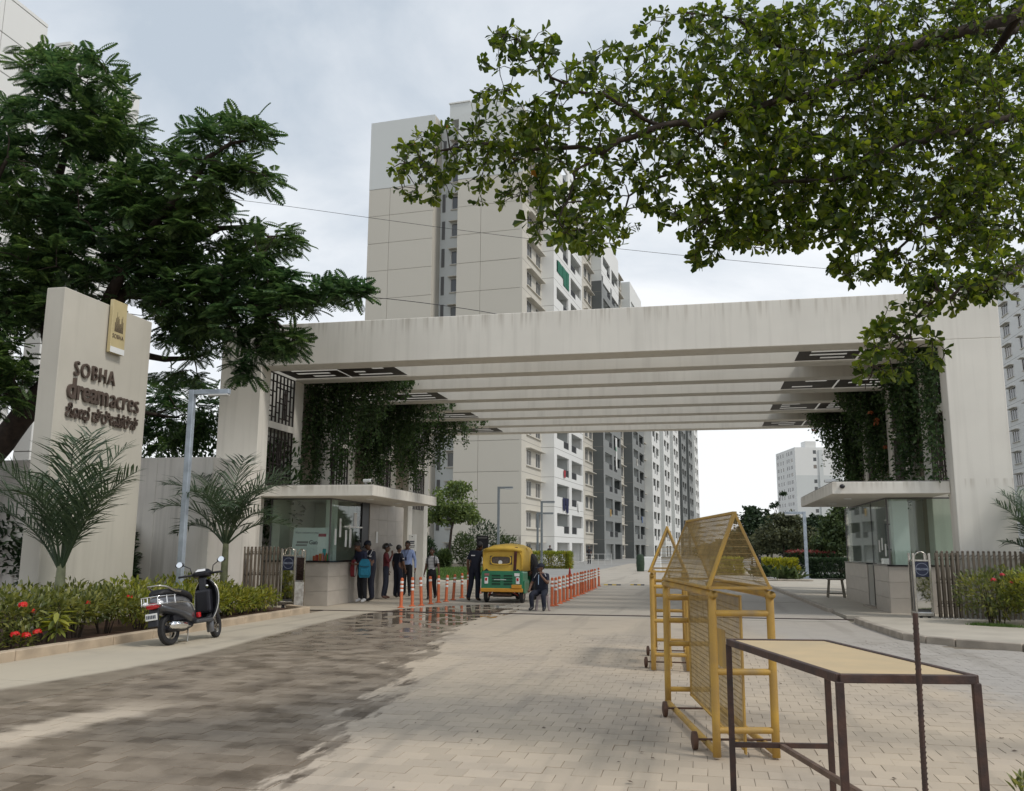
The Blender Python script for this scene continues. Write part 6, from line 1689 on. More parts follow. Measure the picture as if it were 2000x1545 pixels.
# small things far down the drive
wb = thing('concrete_block', 'low white concrete barrier down the drive left of the barricades', 'barrier', tuple(on_ground(1270, 1115)))
MB().box(-.75, .75, -.3, .3, 0, .95).build('block', M_white, wb, bevel=.03)
gb = thing('covered_bin', 'dark green covered bin next to the white concrete barrier', 'bin', tuple(on_ground(1251, 1116)))
MB().lathe([(0, 0), (.24, 0), (.28, .5), (.26, .95), (.18, 1.1), (0, 1.15)], 14).build('body', mat('dark_green_cover', (.03, .055, .03), .8, noise=.4), gb, smooth=True)
v = on_ground(1155, 1104)
rl = thing('metal_railing', 'thin metal railing at the foot of the grey stair wall of the tower', 'railing', tuple(v))
for i in range(7): MB().box(-1.8 + i * .6, -1.76 + i * .6, -.02, .02, 0, 1.0).build('post', M_wframe, rl)
for z in (.5, .98): MB().box(-1.8, 1.84, -.018, .018, z, z + .035).build('rail', M_wframe, rl)
for i, (x0, x1, y) in enumerate(((1180, 1212, 1143), (1232, 1258, 1143))):
    a = on_ground(x0, y); b = on_ground(x1, y)
    s = thing('speed_breaker', ('left' if i == 0 else 'right') + ' black and yellow speed hump strip across the drive', 'speed hump', tuple((a + b) / 2)); L = (b - a).length; k = 4
    for q in range(k):
        MB().prism([(-.15, 0), (.15, 0), (.08, .04), (-.08, .04)], -L / 2 + q * L / k, -L / 2 + (q + 1) * L / k).build('strip', M_black if q % 2 else mat('yellow_strip', (.5, .35, .06), .7), s).matrix_basis = Matrix(((0, 0, 1, 0), (1, 0, 0, 0), (0, 1, 0, 0), (0, 0, 0, 1)))

# ================================================================== SCOOTER
def scooter():
    lean = math.radians(-9)
    s = thing('scooter', 'dark grey scooter with chrome rear guard parked on its stand by the kerb', 'scooter', (-7.98, 12.52, 0.0), math.radians(-1))
    s.rotation_euler = (0, lean, math.radians(-2))
    G_ = mat('scooter_grey_paint', (.15, .153, .165), .28, metal=.5, coat=.6, noise=.05)
    K = mat('scooter_black_plastic', (.012, .012, .017), .38); KS = mat('scooter_seat', (.014, .014, .017), .6, bump=.1, bscale=90)
    RL = mat('tail_light_red', (.5, .01, .015), .15, coat=.5)
    def wheel(name, y, r, wd, M):
        w0 = MB(M).lathe([(r - .085, -wd * .35), (r - .03, -wd * .5), (r - .008, -wd * .36), (r, 0), (r - .008, wd * .36), (r - .03, wd * .5), (r - .085, wd * .35), (r - .085, -wd * .35)], 28).build(name, M_rubber, s, smooth=True)
        MB(M).lathe([(r - .083, -wd * .3), (r - .1, -.02), (r - .1, .02), (r - .083, wd * .3)], 24).build('rim', M_steel, w0, smooth=True)
        h = MB(M)
        for k in range(5):
            a = k * 2 * math.pi / 5; h.bar((.03 * math.cos(a), .03 * math.sin(a), .01), ((r - .095) * math.cos(a), (r - .095) * math.sin(a), .01), .035, .02)
        h.lathe([(0, -.05), (.045, -.05), (.05, .0), (.045, .045), (0, .045)], 14).build('hub', M_steel, w0, smooth=True)
    RY = Matrix.Rotation(math.pi / 2, 4, 'Y')
    wheel('rear_wheel', 0, .235, .10, Matrix.Translation((0, 0, .235)) @ RY)
    steer = Matrix.Rotation(math.radians(14), 4, 'Z')
    FM = Matrix.Translation((0, 1.26, .225))
    wheel('front_wheel', 0, .225, .085, FM @ steer @ RY)
    def ring(y, zc, w_, h_, n=16, p=2.6, zt=0):
        out = []
        for k in range(n):
            a = 2 * math.pi * k / n; c, si = math.cos(a), math.sin(a)
            out.append((w_ * abs(c) ** (2 / p) * (1 if c >= 0 else -1), y + zt * si, zc + h_ * abs(si) ** (2 / p) * (1 if si >= 0 else -1)))
        return out
    MB().loft([ring(-.36, .66, .05, .05), ring(-.28, .655, .11, .085), ring(-.12, .64, .155, .115), ring(.06, .61, .175, .14), ring(.24, .575, .175, .165), ring(.4, .52, .15, .185), ring(.52, .46, .115, .17), ring(.6, .41, .09, .13)]).build('rear_body', G_, s, smooth='full')
    MB().loft([ring(-.33, .60, .10, .06), ring(-.1, .53, .165, .05), ring(.15, .47, .17, .06), ring(.38, .40, .15, .09), ring(.55, .34, .12, .06)]).build('side_skirt', mat('scooter_skirt', (.08, .082, .09), .35, metal=.4, coat=.4), s, smooth='full')
    MB().loft([ring(-.30, .775, .10, .03), ring(-.22, .80, .135, .05), ring(.0, .80, .15, .055), ring(.2, .785, .15, .055), ring(.4, .745, .135, .055), ring(.53, .69, .10, .05), ring(.58, .64, .06, .035)]).build('seat', KS, s, smooth='full')
    # rear mudguard, plate, light
    MB().loft([[(x, -.335 - .03 * k, .58 - .14 * k) for x in (-.085, .085)] + [(x, -.30 - .02 * k, .58 - .14 * k) for x in (.085, -.085)] for k in range(3)]).build('rear_mudguard', K, s, bevel=.01)
    pl = MB().box(-.10, .10, -.405, -.395, .40, .50).build('number_plate', M_whitep, s, bevel=.003); pl.rotation_euler = (0, 0, 0)
    for k in range(6): MB().box(-.082 + k * .028, -.064 + k * .028, -.408, -.4055, .425, .475).build('plate_mark', M_ink, pl)
    MB().loft([ring(-.40, .60, .075, .03), ring(-.37, .605, .105, .045), ring(-.31, .61, .11, .045)]).build('tail_light', RL, s, smooth='full')
    for sx in (-1, 1): MB().ell((sx * .125, -.34, .645), (.04, .06, .035), 10, 8).build('indicator', mat('clear_lens', (.75, .76, .78), .1, coat=.5), s, smooth='full')
    # grab rail and chrome guard
    for sx in (-1, 1):
        p, r = smooth_pts([(sx * .155, .15, .79), (sx * .16, -.02, .81), (sx * .15, -.18, .87), (sx * .10, -.31, .90), (0, -.34, .90)], [.016, .02, .016, .014, .013], 4); MB().path(p, r, 8).build('grab_rail', M_steel, s, smooth='full')
        for z, sp in ((.63, 1.0), (.74, .95)):
            p, r = smooth_pts([(sx * .19, .42 if z < .7 else -.08, z - .15 if z < .7 else z), (sx * .215, .28 if z < .7 else -.1, z - .03 if z < .7 else z), (sx * .215, -.1, z), (sx * .19, -.36, z), (sx * .1, -.46, z), (0, -.47, z)], [.007] * 6, 4); MB().path(p, r, 8).build('chrome_guard', M_chrome, s, smooth='full')
        for y, x in ((-.1, .213), (-.28, .20), (-.42, .14)): MB().tube((sx * x, y, .62), (sx * x * .98, y, .75), .008).build('guard_strut', M_chrome, s)
    MB().tube((0, -.47, .63), (0, -.47, .74), .008).build('guard_strut', M_chrome, s)
    # floor, leg shield, fender
    MB().box(-.165, .165, .52, 1.0, .27, .335).build('floor_panel', mat('scooter_skirt'), s, bevel=.025, seg=2)
    MB().box(-.13, .13, .54, .98, .336, .345).build('floor_mat', K, s)
    prof = [(.30, .93, .15), (.42, 1.0, .19), (.56, 1.04, .215), (.70, 1.06, .215), (.82, 1.06, .19), (.92, 1.05, .12), (.96, 1.045, .06)]
    def shield(off, inset, nn=9):
        rows = []
        for z, y, w_ in prof:
            rows.append([((-1 + 2 * k / (nn - 1)) * (w_ - inset), y + off + .10 * (1 - abs(-1 + 2 * k / (nn - 1)) ** 2.2), z) for k in range(nn)])
        return rows
    fr, bk = shield(.03, 0), shield(-.01, .012)
    MB().loft([a + b[::-1] for a, b in zip(bk, fr)]).build('leg_shield', K, s, smooth=True)
    MB().loft([a + b[::-1] for a, b in zip(shield(.031, -.002), shield(.055, .01))]).build('front_apron', G_, s, smooth=True)
    for sx in (-1, 1):
        p, r = smooth_pts([(sx * (w_ + .004), y + .02, z) for z, y, w_ in prof], [.011] * len(prof), 2); MB().path(p, r, 6).build('shield_trim', M_steel, s, smooth='full')
    MB().loft([ring(1.0, .45, .11, .10), ring(.97, .62, .12, .12), ring(.985, .8, .10, .10)]).build('glove_box', K, s, smooth='full') if False else MB().box(-.13, .13, .93, 1.06, .42, .80).build('inner_panel', K, s, bevel=.04, seg=2)
    MB().lathe([(0, 0), (.022, 0), (.025, .012), (0, .014)], 14, ).build('emblem', M_chrome, s).matrix_basis = Matrix.Translation((.09, .975, .845)) @ Matrix.Rotation(math.pi / 2, 4, 'X')
    fm = MB(FM @ steer)
    rows = []
    for k in range(9):
        a = math.radians(-25 + k * 21); rr_ = .262
        rows.append([(.06 * math.cos(b), (rr_ + .03 * math.sin(b)) * math.cos(a) * -1 + 0, (rr_ + .03 * math.sin(b)) * math.sin(a)) for b in [math.pi * q / 6 for q in range(7)]])
    fm.loft(rows, cap=False, closed=False).build('front_fender', G_, s, smooth='full')
    for sx in (-1, 1): MB(FM @ steer).tube((sx * .055, 0, 0), (sx * .05, -.16, .36), .018).build('fork', K, s, smooth=True)
    # headset
    HM = Matrix.Translation((0, .98, 1.0)) @ steer
    MB(HM).loft([[(x * 1.0, y, z) for x, y, z in [(-.15, .02, 0), (-.09, -.07, .02), (.09, -.07, .02), (.15, .02, 0), (.09, .13, .0), (-.09, .13, 0)]],
                 [(x, y, z + .08) for x, y, z in [(-.17, .03, 0), (-.10, -.08, 0), (.10, -.08, 0), (.17, .03, 0), (.1, .14, 0), (-.1, .14, 0)]],
                 [(x, y, z + .13) for x, y, z in [(-.1, .05, 0), (-.07, -.01, -.02), (.07, -.01, -.02), (.1, .05, 0), (.06, .11, .01), (-.06, .11, .01)]]]).build('headset', K, s, bevel=.02, seg=2, smooth=True)
    MB(HM).add([(-.085, -.07, .095), (.085, -.07, .095), (.065, -.0, .135), (-.065, 0, .135)], [(0, 1, 2, 3)]).build('instrument_glass', mat('clear_lens'), s)
    MB(HM).loft([[(x, y, z) for x, y in ((-.06, -.03), (.06, -.03), (.06, .08), (-.06, .08))] for z in (-.22, .0)]).build('steering_stem', K, s, bevel=.015)
    for sx in (-1, 1):
        MB(HM).path([(sx * .13, .02, .05), (sx * .24, -.02, .05), (sx * .36, -.08, .045)], [.02, .018, .018], 10).build('grip', M_rubber, s, smooth='full')
        MB(HM).path([(sx * .17, .05, .05), (sx * .26, .06, .05), (sx * .34, .02, .045)], [.008, .007, .006], 6).build('brake_lever', M_steel, s, smooth='full')
        MB(HM).path([(sx * .17, .02, .07), (sx * .19, .02, .17), (sx * .27, .0, .22), (sx * .30, -.01, .23)], [.008] * 4, 6).build('mirror_stalk', K, s, smooth='full')
        mm = HM @ Matrix.Translation((sx * .345, -.02, .245)) @ Matrix.Rotation(math.radians(-12), 4, 'X')
        mi = MB(mm).ell((0, 0, 0), (.075, .022, .045), 16, 8).build('mirror', K, s, smooth='full')
        MB(mm @ Matrix.Rotation(math.pi / 2, 4, 'X')).lathe([(0, .0235), (.045, .0235), (.05, .021)], 18).build('mirror_glass', mat('mirror_glass', (.85, .88, .9), .03, metal=1.0), mi).matrix_basis = Matrix.Identity(4)
    # exhaust, engine, stand
    MB().path([(.15, -.17, .30), (.155, -.15, .30), (.155, .05, .285), (.15, .2, .27), (.13, .26, .26), (.10, .4, .25)], [.03, .055, .06, .058, .03, .018], 14).build('exhaust', M_chrome, s, smooth='full')
    MB().path([(.212, -.12, .30), (.215, .0, .295), (.208, .16, .28)], [.02, .025, .02], 8, squash=1).build('heat_shield', M_chrome, s, smooth='full')
    MB().loft([ring(-.08, .24, .11, .05), ring(.1, .27, .12, .08), ring(.35, .27, .11, .09), ring(.52, .28, .09, .06)]).build('engine', K, s, smooth='full')
    MB().path([(.1, .35, .2), (.16, .22, .02), (-.16, .22, .05), (-.1, .35, .2)], .012, 6).build('stand', M_steel, s)
    MB().bar((.0, -.02, .40), (.0, .42, .40), .22, .08).build('wheel_well', K, s)
    MB().box(.1, .16, .58, .64, .36, .44).build('helmet_hook', RL, s, bevel=.01)
    put_text('lettering', 'ACTIVA', .048, M_steel, plane_matrix((.1775, .0, .615), (0, 1, 0), (0, 0, 1)), s, extrude=.003, bold=.001)
    return s
scooter()

# ================================================================== AUTO RICKSHAW
def rickshaw():
    s = thing('auto_rickshaw', 'green and yellow three-wheeled auto rickshaw seen from behind in the entry lane', 'auto rickshaw', (-5.40, 24.2, 0), math.radians(-1))
    GR = mat('rickshaw_green', (.018, .185, .088), .38, coat=.3, noise=.12, nscale=5); YE = mat('rickshaw_yellow_canvas', (.62, .40, .055), .6, noise=.14, nscale=6, bump=.05, bscale=40); YB = mat('rickshaw_yellow_band', (.62, .29, .025), .45, noise=.15, nscale=5)
    K = M_black
    # lower rear body, slightly tapering
    def rr(y, hw, z0, z1, r=.07):
        pts = []
        for cx, cz, a0 in ((hw - r, z0 + r, -90), (hw - r, z1 - r, 0), (-hw + r, z1 - r, 90), (-hw + r, z0 + r, 180)):
            for k in range(4): a = math.radians(a0 + k * 30); pts.append((cx + r * math.cos(a), y, cz + r * math.sin(a)))
        return pts
    MB().loft([rr(.0, .57, .34, .86, .05), rr(.02, .59, .33, .87, .05), rr(.62, .60, .32, .86, .05)]).build('rear_body', GR, s, smooth=True)
    MB().box(-.6, .6, -.035, .02, .30, .40).build('bumper_band', YB, s, bevel=.015)
    MB().box(.28, .56, -.045, .0, .405, .50).build('reflector_board', YB, s, bevel=.008)
    for i, z in enumerate((.72, .645, .57, .495)):
        for x in (-.28, .06):
            MB().box(x, x + .24, -.012, .006, z, z + .042).build('vent', mat('vent_dark_green', (.006, .05, .025), .6), s)
            MB().box(x - .005, x + .245, -.022, .004, z + .043, z + .055).build('vent_lip', GR, s)
    MB().box(-.22, .12, -.016, .003, .627, .640).build('lettering_strip', M_whitep, s)
    for x in (-.49, .40):
        MB().box(x, x + .1, -.018, .004, .52, .70).build('tail_light', M_whitep, s, bevel=.006)
        MB().box(x + .02, x + .08, -.022, -.0185, .60, .68).build('tail_lens', mat('tail_light_red'), s)
    MB().box(-.49, -.36, -.018, .003, .74, .80).build('sticker', mat('grey_red_sticker', (.3, .12, .12), .5), s)
    MB().box(.36, .50, -.018, .003, .73, .81).build('sticker', M_whitep, s)
    # hood: canvas shell with rounded roof
    def hood(y, hw, z1, crown):
        return [(-hw, y, .86), (-hw, y, 1.15), (-hw * .985, y, z1 - .16), (-hw * .9, y, z1 - .07), (-hw * .6, y, z1 - .02 + crown * .3), (0, y, z1 + crown * .5), (hw * .6, y, z1 - .02 + crown * .3), (hw * .9, y, z1 - .07), (hw * .985, y, z1 - .16), (hw, y, 1.15), (hw, y, .86)]
    sh = MB().loft([hood(.06, .52, 1.40, .0), hood(.02, .55, 1.45, .05), hood(.14, .575, 1.53, .08), hood(.5, .585, 1.57, .09), hood(1.2, .58, 1.58, .09), hood(1.55, .56, 1.55, .08)], cap=False, closed=False)
    # close the back around the window
    hood_o = sh.build('hood', YE, s, smooth=True)
    so = hood_o.modifiers.new('thick', 'SOLIDIFY'); so.thickness = .02
    bk = MB(Matrix.Translation((-.56, .045, .80)) @ Matrix.Rotation(math.pi / 2, 4, 'X'))
    wall_holes(bk, 1.12, .62, [(.20, .84, .24, .48)], .02); bk.build('hood_back', YE, s)
    MB().path([(-.53, .06, 1.42), (-.35, .0, 1.46), (0, -.012, 1.475), (.35, .0, 1.46), (.53, .06, 1.42)], [.05, .055, .058, .055, .05], 10).build('hood_roll', YE, s, smooth='full')
    cu = [(-.36 + .01, .0, 1.05), (-.36 + .01, .0, 1.27)]
    wf = [(.28 * math.copysign(abs(math.cos(a)) ** .5, math.cos(a)) - .04, .025, 1.16 + .115 * math.copysign(abs(math.sin(a)) ** .5, math.sin(a))) for a in [2 * math.pi * k / 24 for k in range(25)]]
    MB().path(wf, .018, 6).build('window_frame', YE, s, smooth='full')
    MB().box(-.35, .29, .062, .07, 1.03, 1.29).build('window_pane', mat('brown_curtain', (.14, .10, .07), .35, noise=.5, nscale=18), s)
    MB().lathe([(0, 0), (.05, 0), (.06, .008), (0, .01)], 10).build('sticker', M_whitep, s).matrix_basis = Matrix.Translation((-.06, .058, 1.10)) @ Matrix.Rotation(math.pi / 2, 4, 'X')
    MB().path([(.36, .02, .87), (.37, .012, 1.1), (.39, -.015, 1.35), (.40, .02, 1.52)], [.042] * 4, 4, squash=.12, up=(0, 1, 0)).build('strap', mat('red_black_strap', (.10, .018, .015), .7, noise=.8, nscale=9, col2=(.012, .012, .012)), s)
    for sx in (-1, 1): MB().add([(sx * .56, .018, .84), (sx * .34, .018, .84), (sx * .44, .018, .93)], [(0, 1, 2)]).build('corner_gusset', K, s)
    for sx in (-1, 1): MB().add([(sx * .57, .0, .84), (sx * .57, .6, .84), (sx * .56, .6, .89), (sx * .56, .0, .89)], [(0, 1, 2, 3)]).build('belt_line', K, s)
    # sides and front
    for sx in (-1, 1):
        MB().box(min(sx * .585, sx * .615), max(sx * .585, sx * .615), .1, .75, .26, .62).build('rear_wing', GR, s, bevel=.02)
        MB().bar((sx * .56, .66, .8), (sx * .56, .66, 1.5), .035).build('pillar', YE, s)
        MB().bar((sx * .53, 1.52, .5), (sx * .5, 1.6, 1.5), .035).build('pillar', K, s)
    MB().box(-.56, .56, .63, 1.6, .28, .34).build('floor', K, s)
    MB().box(-.52, .52, .6, .75, .34, 1.05).build('seat_back', K, s, bevel=.03); MB().box(-.5, .5, .76, 1.1, .34, .58).build('passenger_seat', K, s, bevel=.03)
    MB().box(-.25, .25, 1.3, 1.5, .34, .62).build('driver_seat', K, s, bevel=.03)
    MB().loft([[(-.5, 1.62, .3), (.5, 1.62, .3), (.5, 1.62, .95), (-.5, 1.62, .95)], [(-.38, 2.1, .3), (.38, 2.1, .3), (.36, 2.0, .95), (-.36, 2.0, .95)], [(-.2, 2.35, .35), (.2, 2.35, .35), (.18, 2.2, .8), (-.18, 2.2, .8)]]).build('front_cowl', GR, s, bevel=.03)
    MB().add([(-.45, 1.75, .95), (.45, 1.75, .95), (.5, 1.58, 1.5), (-.5, 1.58, 1.5)], [(0, 1, 2, 3)]).build('windscreen', M_glass, s)
    RY = Matrix.Rotation(math.pi / 2, 4, 'Y')
    for x, y in ((-.51, .34), (.51, .34), (0, 2.05)):
        w0 = MB(Matrix.Translation((x, y, .2)) @ RY).lathe([(.1, -.045), (.16, -.055), (.195, -.04), (.2, 0), (.195, .04), (.16, .055), (.1, .045), (.1, -.045)], 22).build('wheel', M_rubber, s, smooth=True)
        MB(Matrix.Translation((x, y, .2)) @ RY).lathe([(0, -.03), (.1, -.04), (.1, .04), (0, .03)], 18).build('rim', M_steel, w0, smooth=True)
    MB().tube((-.42, .34, .2), (.42, .34, .2), .03).build('axle', K, s)
    MB().box(-.3, .25, .1, .5, .16, .3).build('engine', mat('engine_grime', (.05, .04, .035), .7), s, bevel=.03)
    MB().tube((-.18, .06, .235), (.26, .06, .225), .03, 10).build('silencer', M_rustaxle, s, smooth=True)
    for sx in (-1, 1): MB().bar((sx * .3, .03, .3), (sx * .42, .2, .2), .03).build('spring_arm', mat('dull_red_arm', (.25, .04, .03), .6), s)
    MB().box(.56, .68, 1.55, 1.6, .98, 1.1).build('mirror', K, s, bevel=.01)
rickshaw()
# ================================================================== PEOPLE
SKIN = mat('skin_brown', (.135, .065, .038), .5, noise=.12, nscale=30)
HAIR = mat('black_hair', (.010, .009, .009), .5, bump=.3, bscale=120)
NAVY = mat('navy_uniform', (.009, .012, .027), .85, noise=.25, nscale=14, bump=.15, bscale=30)
CORD = mat('white_cord', (.7, .7, .72), .6)
EYEW = mat('eye_white', (.6, .58, .55), .3)
def fabric(name, c): return mat(name, c, .88, noise=.22, nscale=12, bump=.15, bscale=30)
V3 = Vector
def person(label, loc, rot, H=1.68, pose=None, shirt=NAVY, pants=NAVY, shoes=M_black, sleeve='short', hair='short', build=1.0, shape='m', extra_mats=(), face_turn=0.0, head_pitch=0.0, lean=(0, 0), skirt=False, cat='person', group=None, lod=2):
    """standing figure facing local +y; pose overrides joint positions (metres for a 1.68 m figure)"""
    J = dict(pelvis=(0, 0, .93), belly=(0, .01, 1.06), chest=(0, .0, 1.26), neck=(0, -.01, 1.43), nape=(0, .0, 1.49),
             shR=(.17, -.01, 1.375), elR=(.225, -.03, 1.10), wrR=(.235, .04, .87), haR=(.235, .06, .79),
             shL=(-.17, -.01, 1.375), elL=(-.225, -.03, 1.10), wrL=(-.235, .04, .87), haL=(-.235, .06, .79),
             hiR=(.085, 0, .88), knR=(.095, .02, .49), anR=(.10, -.03, .085), toR=(.125, .13, .04),
             hiL=(-.085, 0, .88), knL=(-.095, .02, .49), anL=(-.10, -.03, .085), toL=(-.125, .13, .04), head=(0, .01, 1.57))
    J.update(pose or {})
    J = {k: V3(v) for k, v in J.items()}
    s = H / 1.68
    RAD = dict(pelvis=(.155, .12), belly=(.15, .12), chest=(.17, .12), neck=(.068, .062), nape=(.052, .054), shR=(.066, .066), shL=(.066, .066),
               elR=(.044, .044), elL=(.044, .044), wrR=(.028, .028), wrL=(.028, .028), haR=(.034, .022), haL=(.034, .022), hiR=(.098, .098), hiL=(.098, .098),
               knR=(.078, .078), knL=(.078, .078), anR=(.058, .062), anL=(.058, .062), toR=(.036, .03), toL=(.036, .03))
    if shape == 'f': RAD['chest'] = (.135, .10); RAD['belly'] = (.11, .09); RAD['shR'] = RAD['shL'] = (.055, .055)
    ED = [('pelvis', 'belly'), ('belly', 'chest'), ('chest', 'neck'), ('neck', 'nape'), ('chest', 'shR'), ('shR', 'elR'), ('elR', 'wrR'), ('wrR', 'haR'), ('chest', 'shL'), ('shL', 'elL'), ('elL', 'wrL'), ('wrL', 'haL'),
          ('pelvis', 'hiR'), ('hiR', 'knR'), ('knR', 'anR'), ('anR', 'toR'), ('pelvis', 'hiL'), ('hiL', 'knL'), ('knL', 'anL'), ('anL', 'toL')]
    names = ['pelvis'] + [k for k in RAD if k != 'pelvis']; ix = {k: i for i, k in enumerate(names)}
    me = bpy.data.meshes.new('tmp'); me.from_pydata([J[k][:] for k in names], [(ix[a], ix[b]) for a, b in ED], [])
    ob = bpy.data.objects.new('tmp', me); COL.objects.link(ob)
    ob.modifiers.new('s', 'SKIN')
    sv = me.skin_vertices[0].data
    for k in names: sv[ix[k]].radius = tuple(r * build for r in RAD[k]); sv[ix[k]].use_root = (k == 'pelvis')
    ss = ob.modifiers.new('d', 'SUBSURF'); ss.levels = lod; ss.render_levels = lod
    dg = bpy.context.evaluated_depsgraph_get(); dg.update()
    bm = bmesh.new(); tmp = bpy.data.meshes.new_from_object(ob.evaluated_get(dg)); bm.from_mesh(tmp)
    bpy.data.objects.remove(ob); bpy.data.meshes.remove(me); bpy.data.meshes.remove(tmp)
    segs = [(J[a], J[b], a, b) for a, b in ED]
    def region(p):
        best = None; bd = 9
        for a, b, na, nb in segs:
            ab = b - a; t = max(0, min(1, (p - a).dot(ab) / ab.length_squared)); d = (p - a - ab * t).length
            if d < bd: bd = d; best = (na, nb, t)
        na, nb, t = best
        if nb in ('nape',) : return 0
        if nb in ('haR', 'haL'): return 0
        if nb in ('wrR', 'wrL'): return 0 if sleeve == 'short' else 1
        if nb in ('elR', 'elL'): return 1 if (sleeve != 'short' or t < .72) else 0
        if nb in ('toR', 'toL'): return 3
        if nb in ('anR', 'anL'): return 3 if t > .96 else 2
        if nb in ('hiR', 'hiL', 'knR', 'knL'): return 2
        if na == 'pelvis' and nb == 'belly': return 2 if t < .42 else 1
        return 1
    wp = J['pelvis'].lerp(J['belly'], .42)
    bmesh.ops.bisect_plane(bm, geom=bm.verts[:] + bm.edges[:] + bm.faces[:], plane_co=wp, plane_no=(J['belly'] - J['pelvis']).normalized())
    for f in bm.faces: f.material_index = region(f.calc_center_median()); f.smooth = True
    def addmb(mb, mi):
        o = len(bm.verts); vs = [bm.verts.new(v) for v in mb.v]
        for f in mb.f:
            try: q = bm.faces.new([vs[i] for i in f]); q.material_index = mi; q.smooth = True
            except ValueError: pass
    # head: skull, jaw, nose, ears, eyes, lips
    hd = J['head']; HMx = Matrix.Translation(hd) @ Matrix.Rotation(face_turn, 4, 'Z') @ Matrix.Rotation(head_pitch, 4, 'X')
    k = MB()
    def hell(c, r, n=14, m=10):
        q = MB().ell(c, r, n, m); q.v = [(HMx @ V3(v))[:] for v in q.v]; return q
    addmb(hell((0, -.008, .04), (.076, .094, .094)), 0)
    addmb(hell((0, .018, -.02), (.062, .074, .095)), 0)
    addmb(hell((0, .098, -.008), (.014, .02, .022), 8, 6), 0)
    addmb(hell((0, .089, .016), (.009, .012, .03), 8, 6), 0)
    for sx in (-1, 1):
        addmb(hell((sx * .079, -.005, .0), (.012, .022, .032), 8, 6), 0)
        addmb(hell((sx * .031, .081, .02), (.014, .009, .008), 8, 6), 5)
        addmb(hell((sx * .031, .0885, .02), (.006, .004, .006), 6, 5), 4)
        addmb(hell((sx * .031, .084, .038), (.020, .008, .004), 8, 4), 4)
    addmb(hell((0, .085, -.052), (.024, .010, .007), 8, 5), 6)
    # hands: palm is the skin chain end; five separate fingers
    for sd in 'RL':
        w_, h_ = J['wr' + sd], J['ha' + sd]; d = (h_ - w_).normalized()
        sg = 1 if sd == 'R' else -1
        ax = V3((0, 1, 0)); ax = (ax - d * ax.dot(d)); ax = ax.normalized() if ax.length > .2 else V3((1, 0, 0))
        pn = d.cross(ax) * sg
        for q in range(4):
            b = h_ + ax * (.024 - .016 * q) + d * .0; L = (.070, .078, .073, .058)[q]
            m1 = b + d * L * .5 + pn * -.006; m2 = m1 + (d * .75 - pn * .66).normalized() * L * .5
            addmb(MB().path([b, m1, m2], [.0095, .0085, .006], 6), 0)
        b = w_.lerp(h_, .35) + ax * .026; m1 = b + (d * .6 + ax * .75).normalized() * .036; m2 = m1 + (d * .9 + ax * .2 - pn * .3).normalized() * .03
        addmb(MB().path([b, m1, m2], [.012, .010, .007], 6), 0)
    # shoes: soles
    me = bpy.data.meshes.new('body')
    bmesh.ops.recalc_face_normals(bm, faces=bm.faces)
    bm.to_mesh(me); bm.free()
    for m in (SKIN, shirt, pants, shoes, HAIR, EYEW, mat('lips_brown', (.10, .04, .032), .5)): me.materials.append(m)
    me.transform(Matrix.Scale(s, 4))
    root = thing('person', label, cat, loc, rot, group)
    link('body', me, root)
    S = Matrix.Scale(s, 4)
    if hair:
        hb = MB(); n, m = 18, 12; c = V3((0, -.014, .046)); vs = []
        for j in range(m + 1):
            th = math.pi * .62 * j / m
            for q in range(n):
                a = 2 * math.pi * q / n; back = max(0, -math.sin(a)); frt = max(0, math.sin(a))
                t2 = th * (1 + .28 * back - .36 * frt)
                rr = V3((.083, .101, .102)) * (1 + .015 * math.sin(q * 5 + j * 3))
                vs.append((c.x + rr.x * math.sin(t2) * math.cos(a), c.y + rr.y * math.sin(t2) * math.sin(a), c.z + rr.z * math.cos(t2)))
        fs = [(j * n + q, (j + 1) * n + q, (j + 1) * n + (q + 1) % n, j * n + (q + 1) % n) for j in range(m) for q in range(n)]
        hb.add(vs, fs); hb.M = S @ HMx
        hb.build('hair', HAIR, root, smooth='full')
        if hair == 'bun': hm = MB(S @ HMx); hm.ell((0, -.115, .03), (.045, .04, .045), 10, 8); hm.build('hair_bun', HAIR, root, smooth='full')
    root['_s'] = s
    return root, J, S, HMx
def cap_on(root, S, HMx, m):
    c = MB(S @ HMx); n, k = 18, 7; vs = []
    for j in range(k + 1):
        th = math.pi * .5 * j / k
        for q in range(n): a = 2 * math.pi * q / n; vs.append((.092 * math.sin(th) * math.cos(a), -.012 + .110 * math.sin(th) * math.sin(a), .058 + .098 * math.cos(th)))
    c.add(vs, [(j * n + q, (j + 1) * n + q, (j + 1) * n + (q + 1) % n, j * n + (q + 1) % n) for j in range(k) for q in range(n)])
    c.lathe([(.0925, .054), (.096, .058), (.0925, .066)], 18)
    cp = c.build('cap', m, root, smooth='full')
    b = MB(S @ HMx); rows = []
    for j in range(4):
        y = .075 + .038 * j; hw = (.075, .077, .068, .045)[j]
        rows.append([(hw * (-1 + 2 * q / 6), y - .02 * (abs(-1 + 2 * q / 6)) ** 2, .060 - .010 * j - .012 * abs(-1 + 2 * q / 6) ** 2) for q in range(7)])
    b.loft(rows, cap=False, closed=False)
    o = b.build('peak', m, root, smooth='full'); md = o.modifiers.new('t', 'SOLIDIFY'); md.thickness = .006
def cord(root, S, pts, r=.007, m=None, name='shoulder_cord'):
    p, rr = smooth_pts(pts, [r] * len(pts), 4); MB(S).path(p, rr, 6).build(name, m or CORD, root, smooth='full')
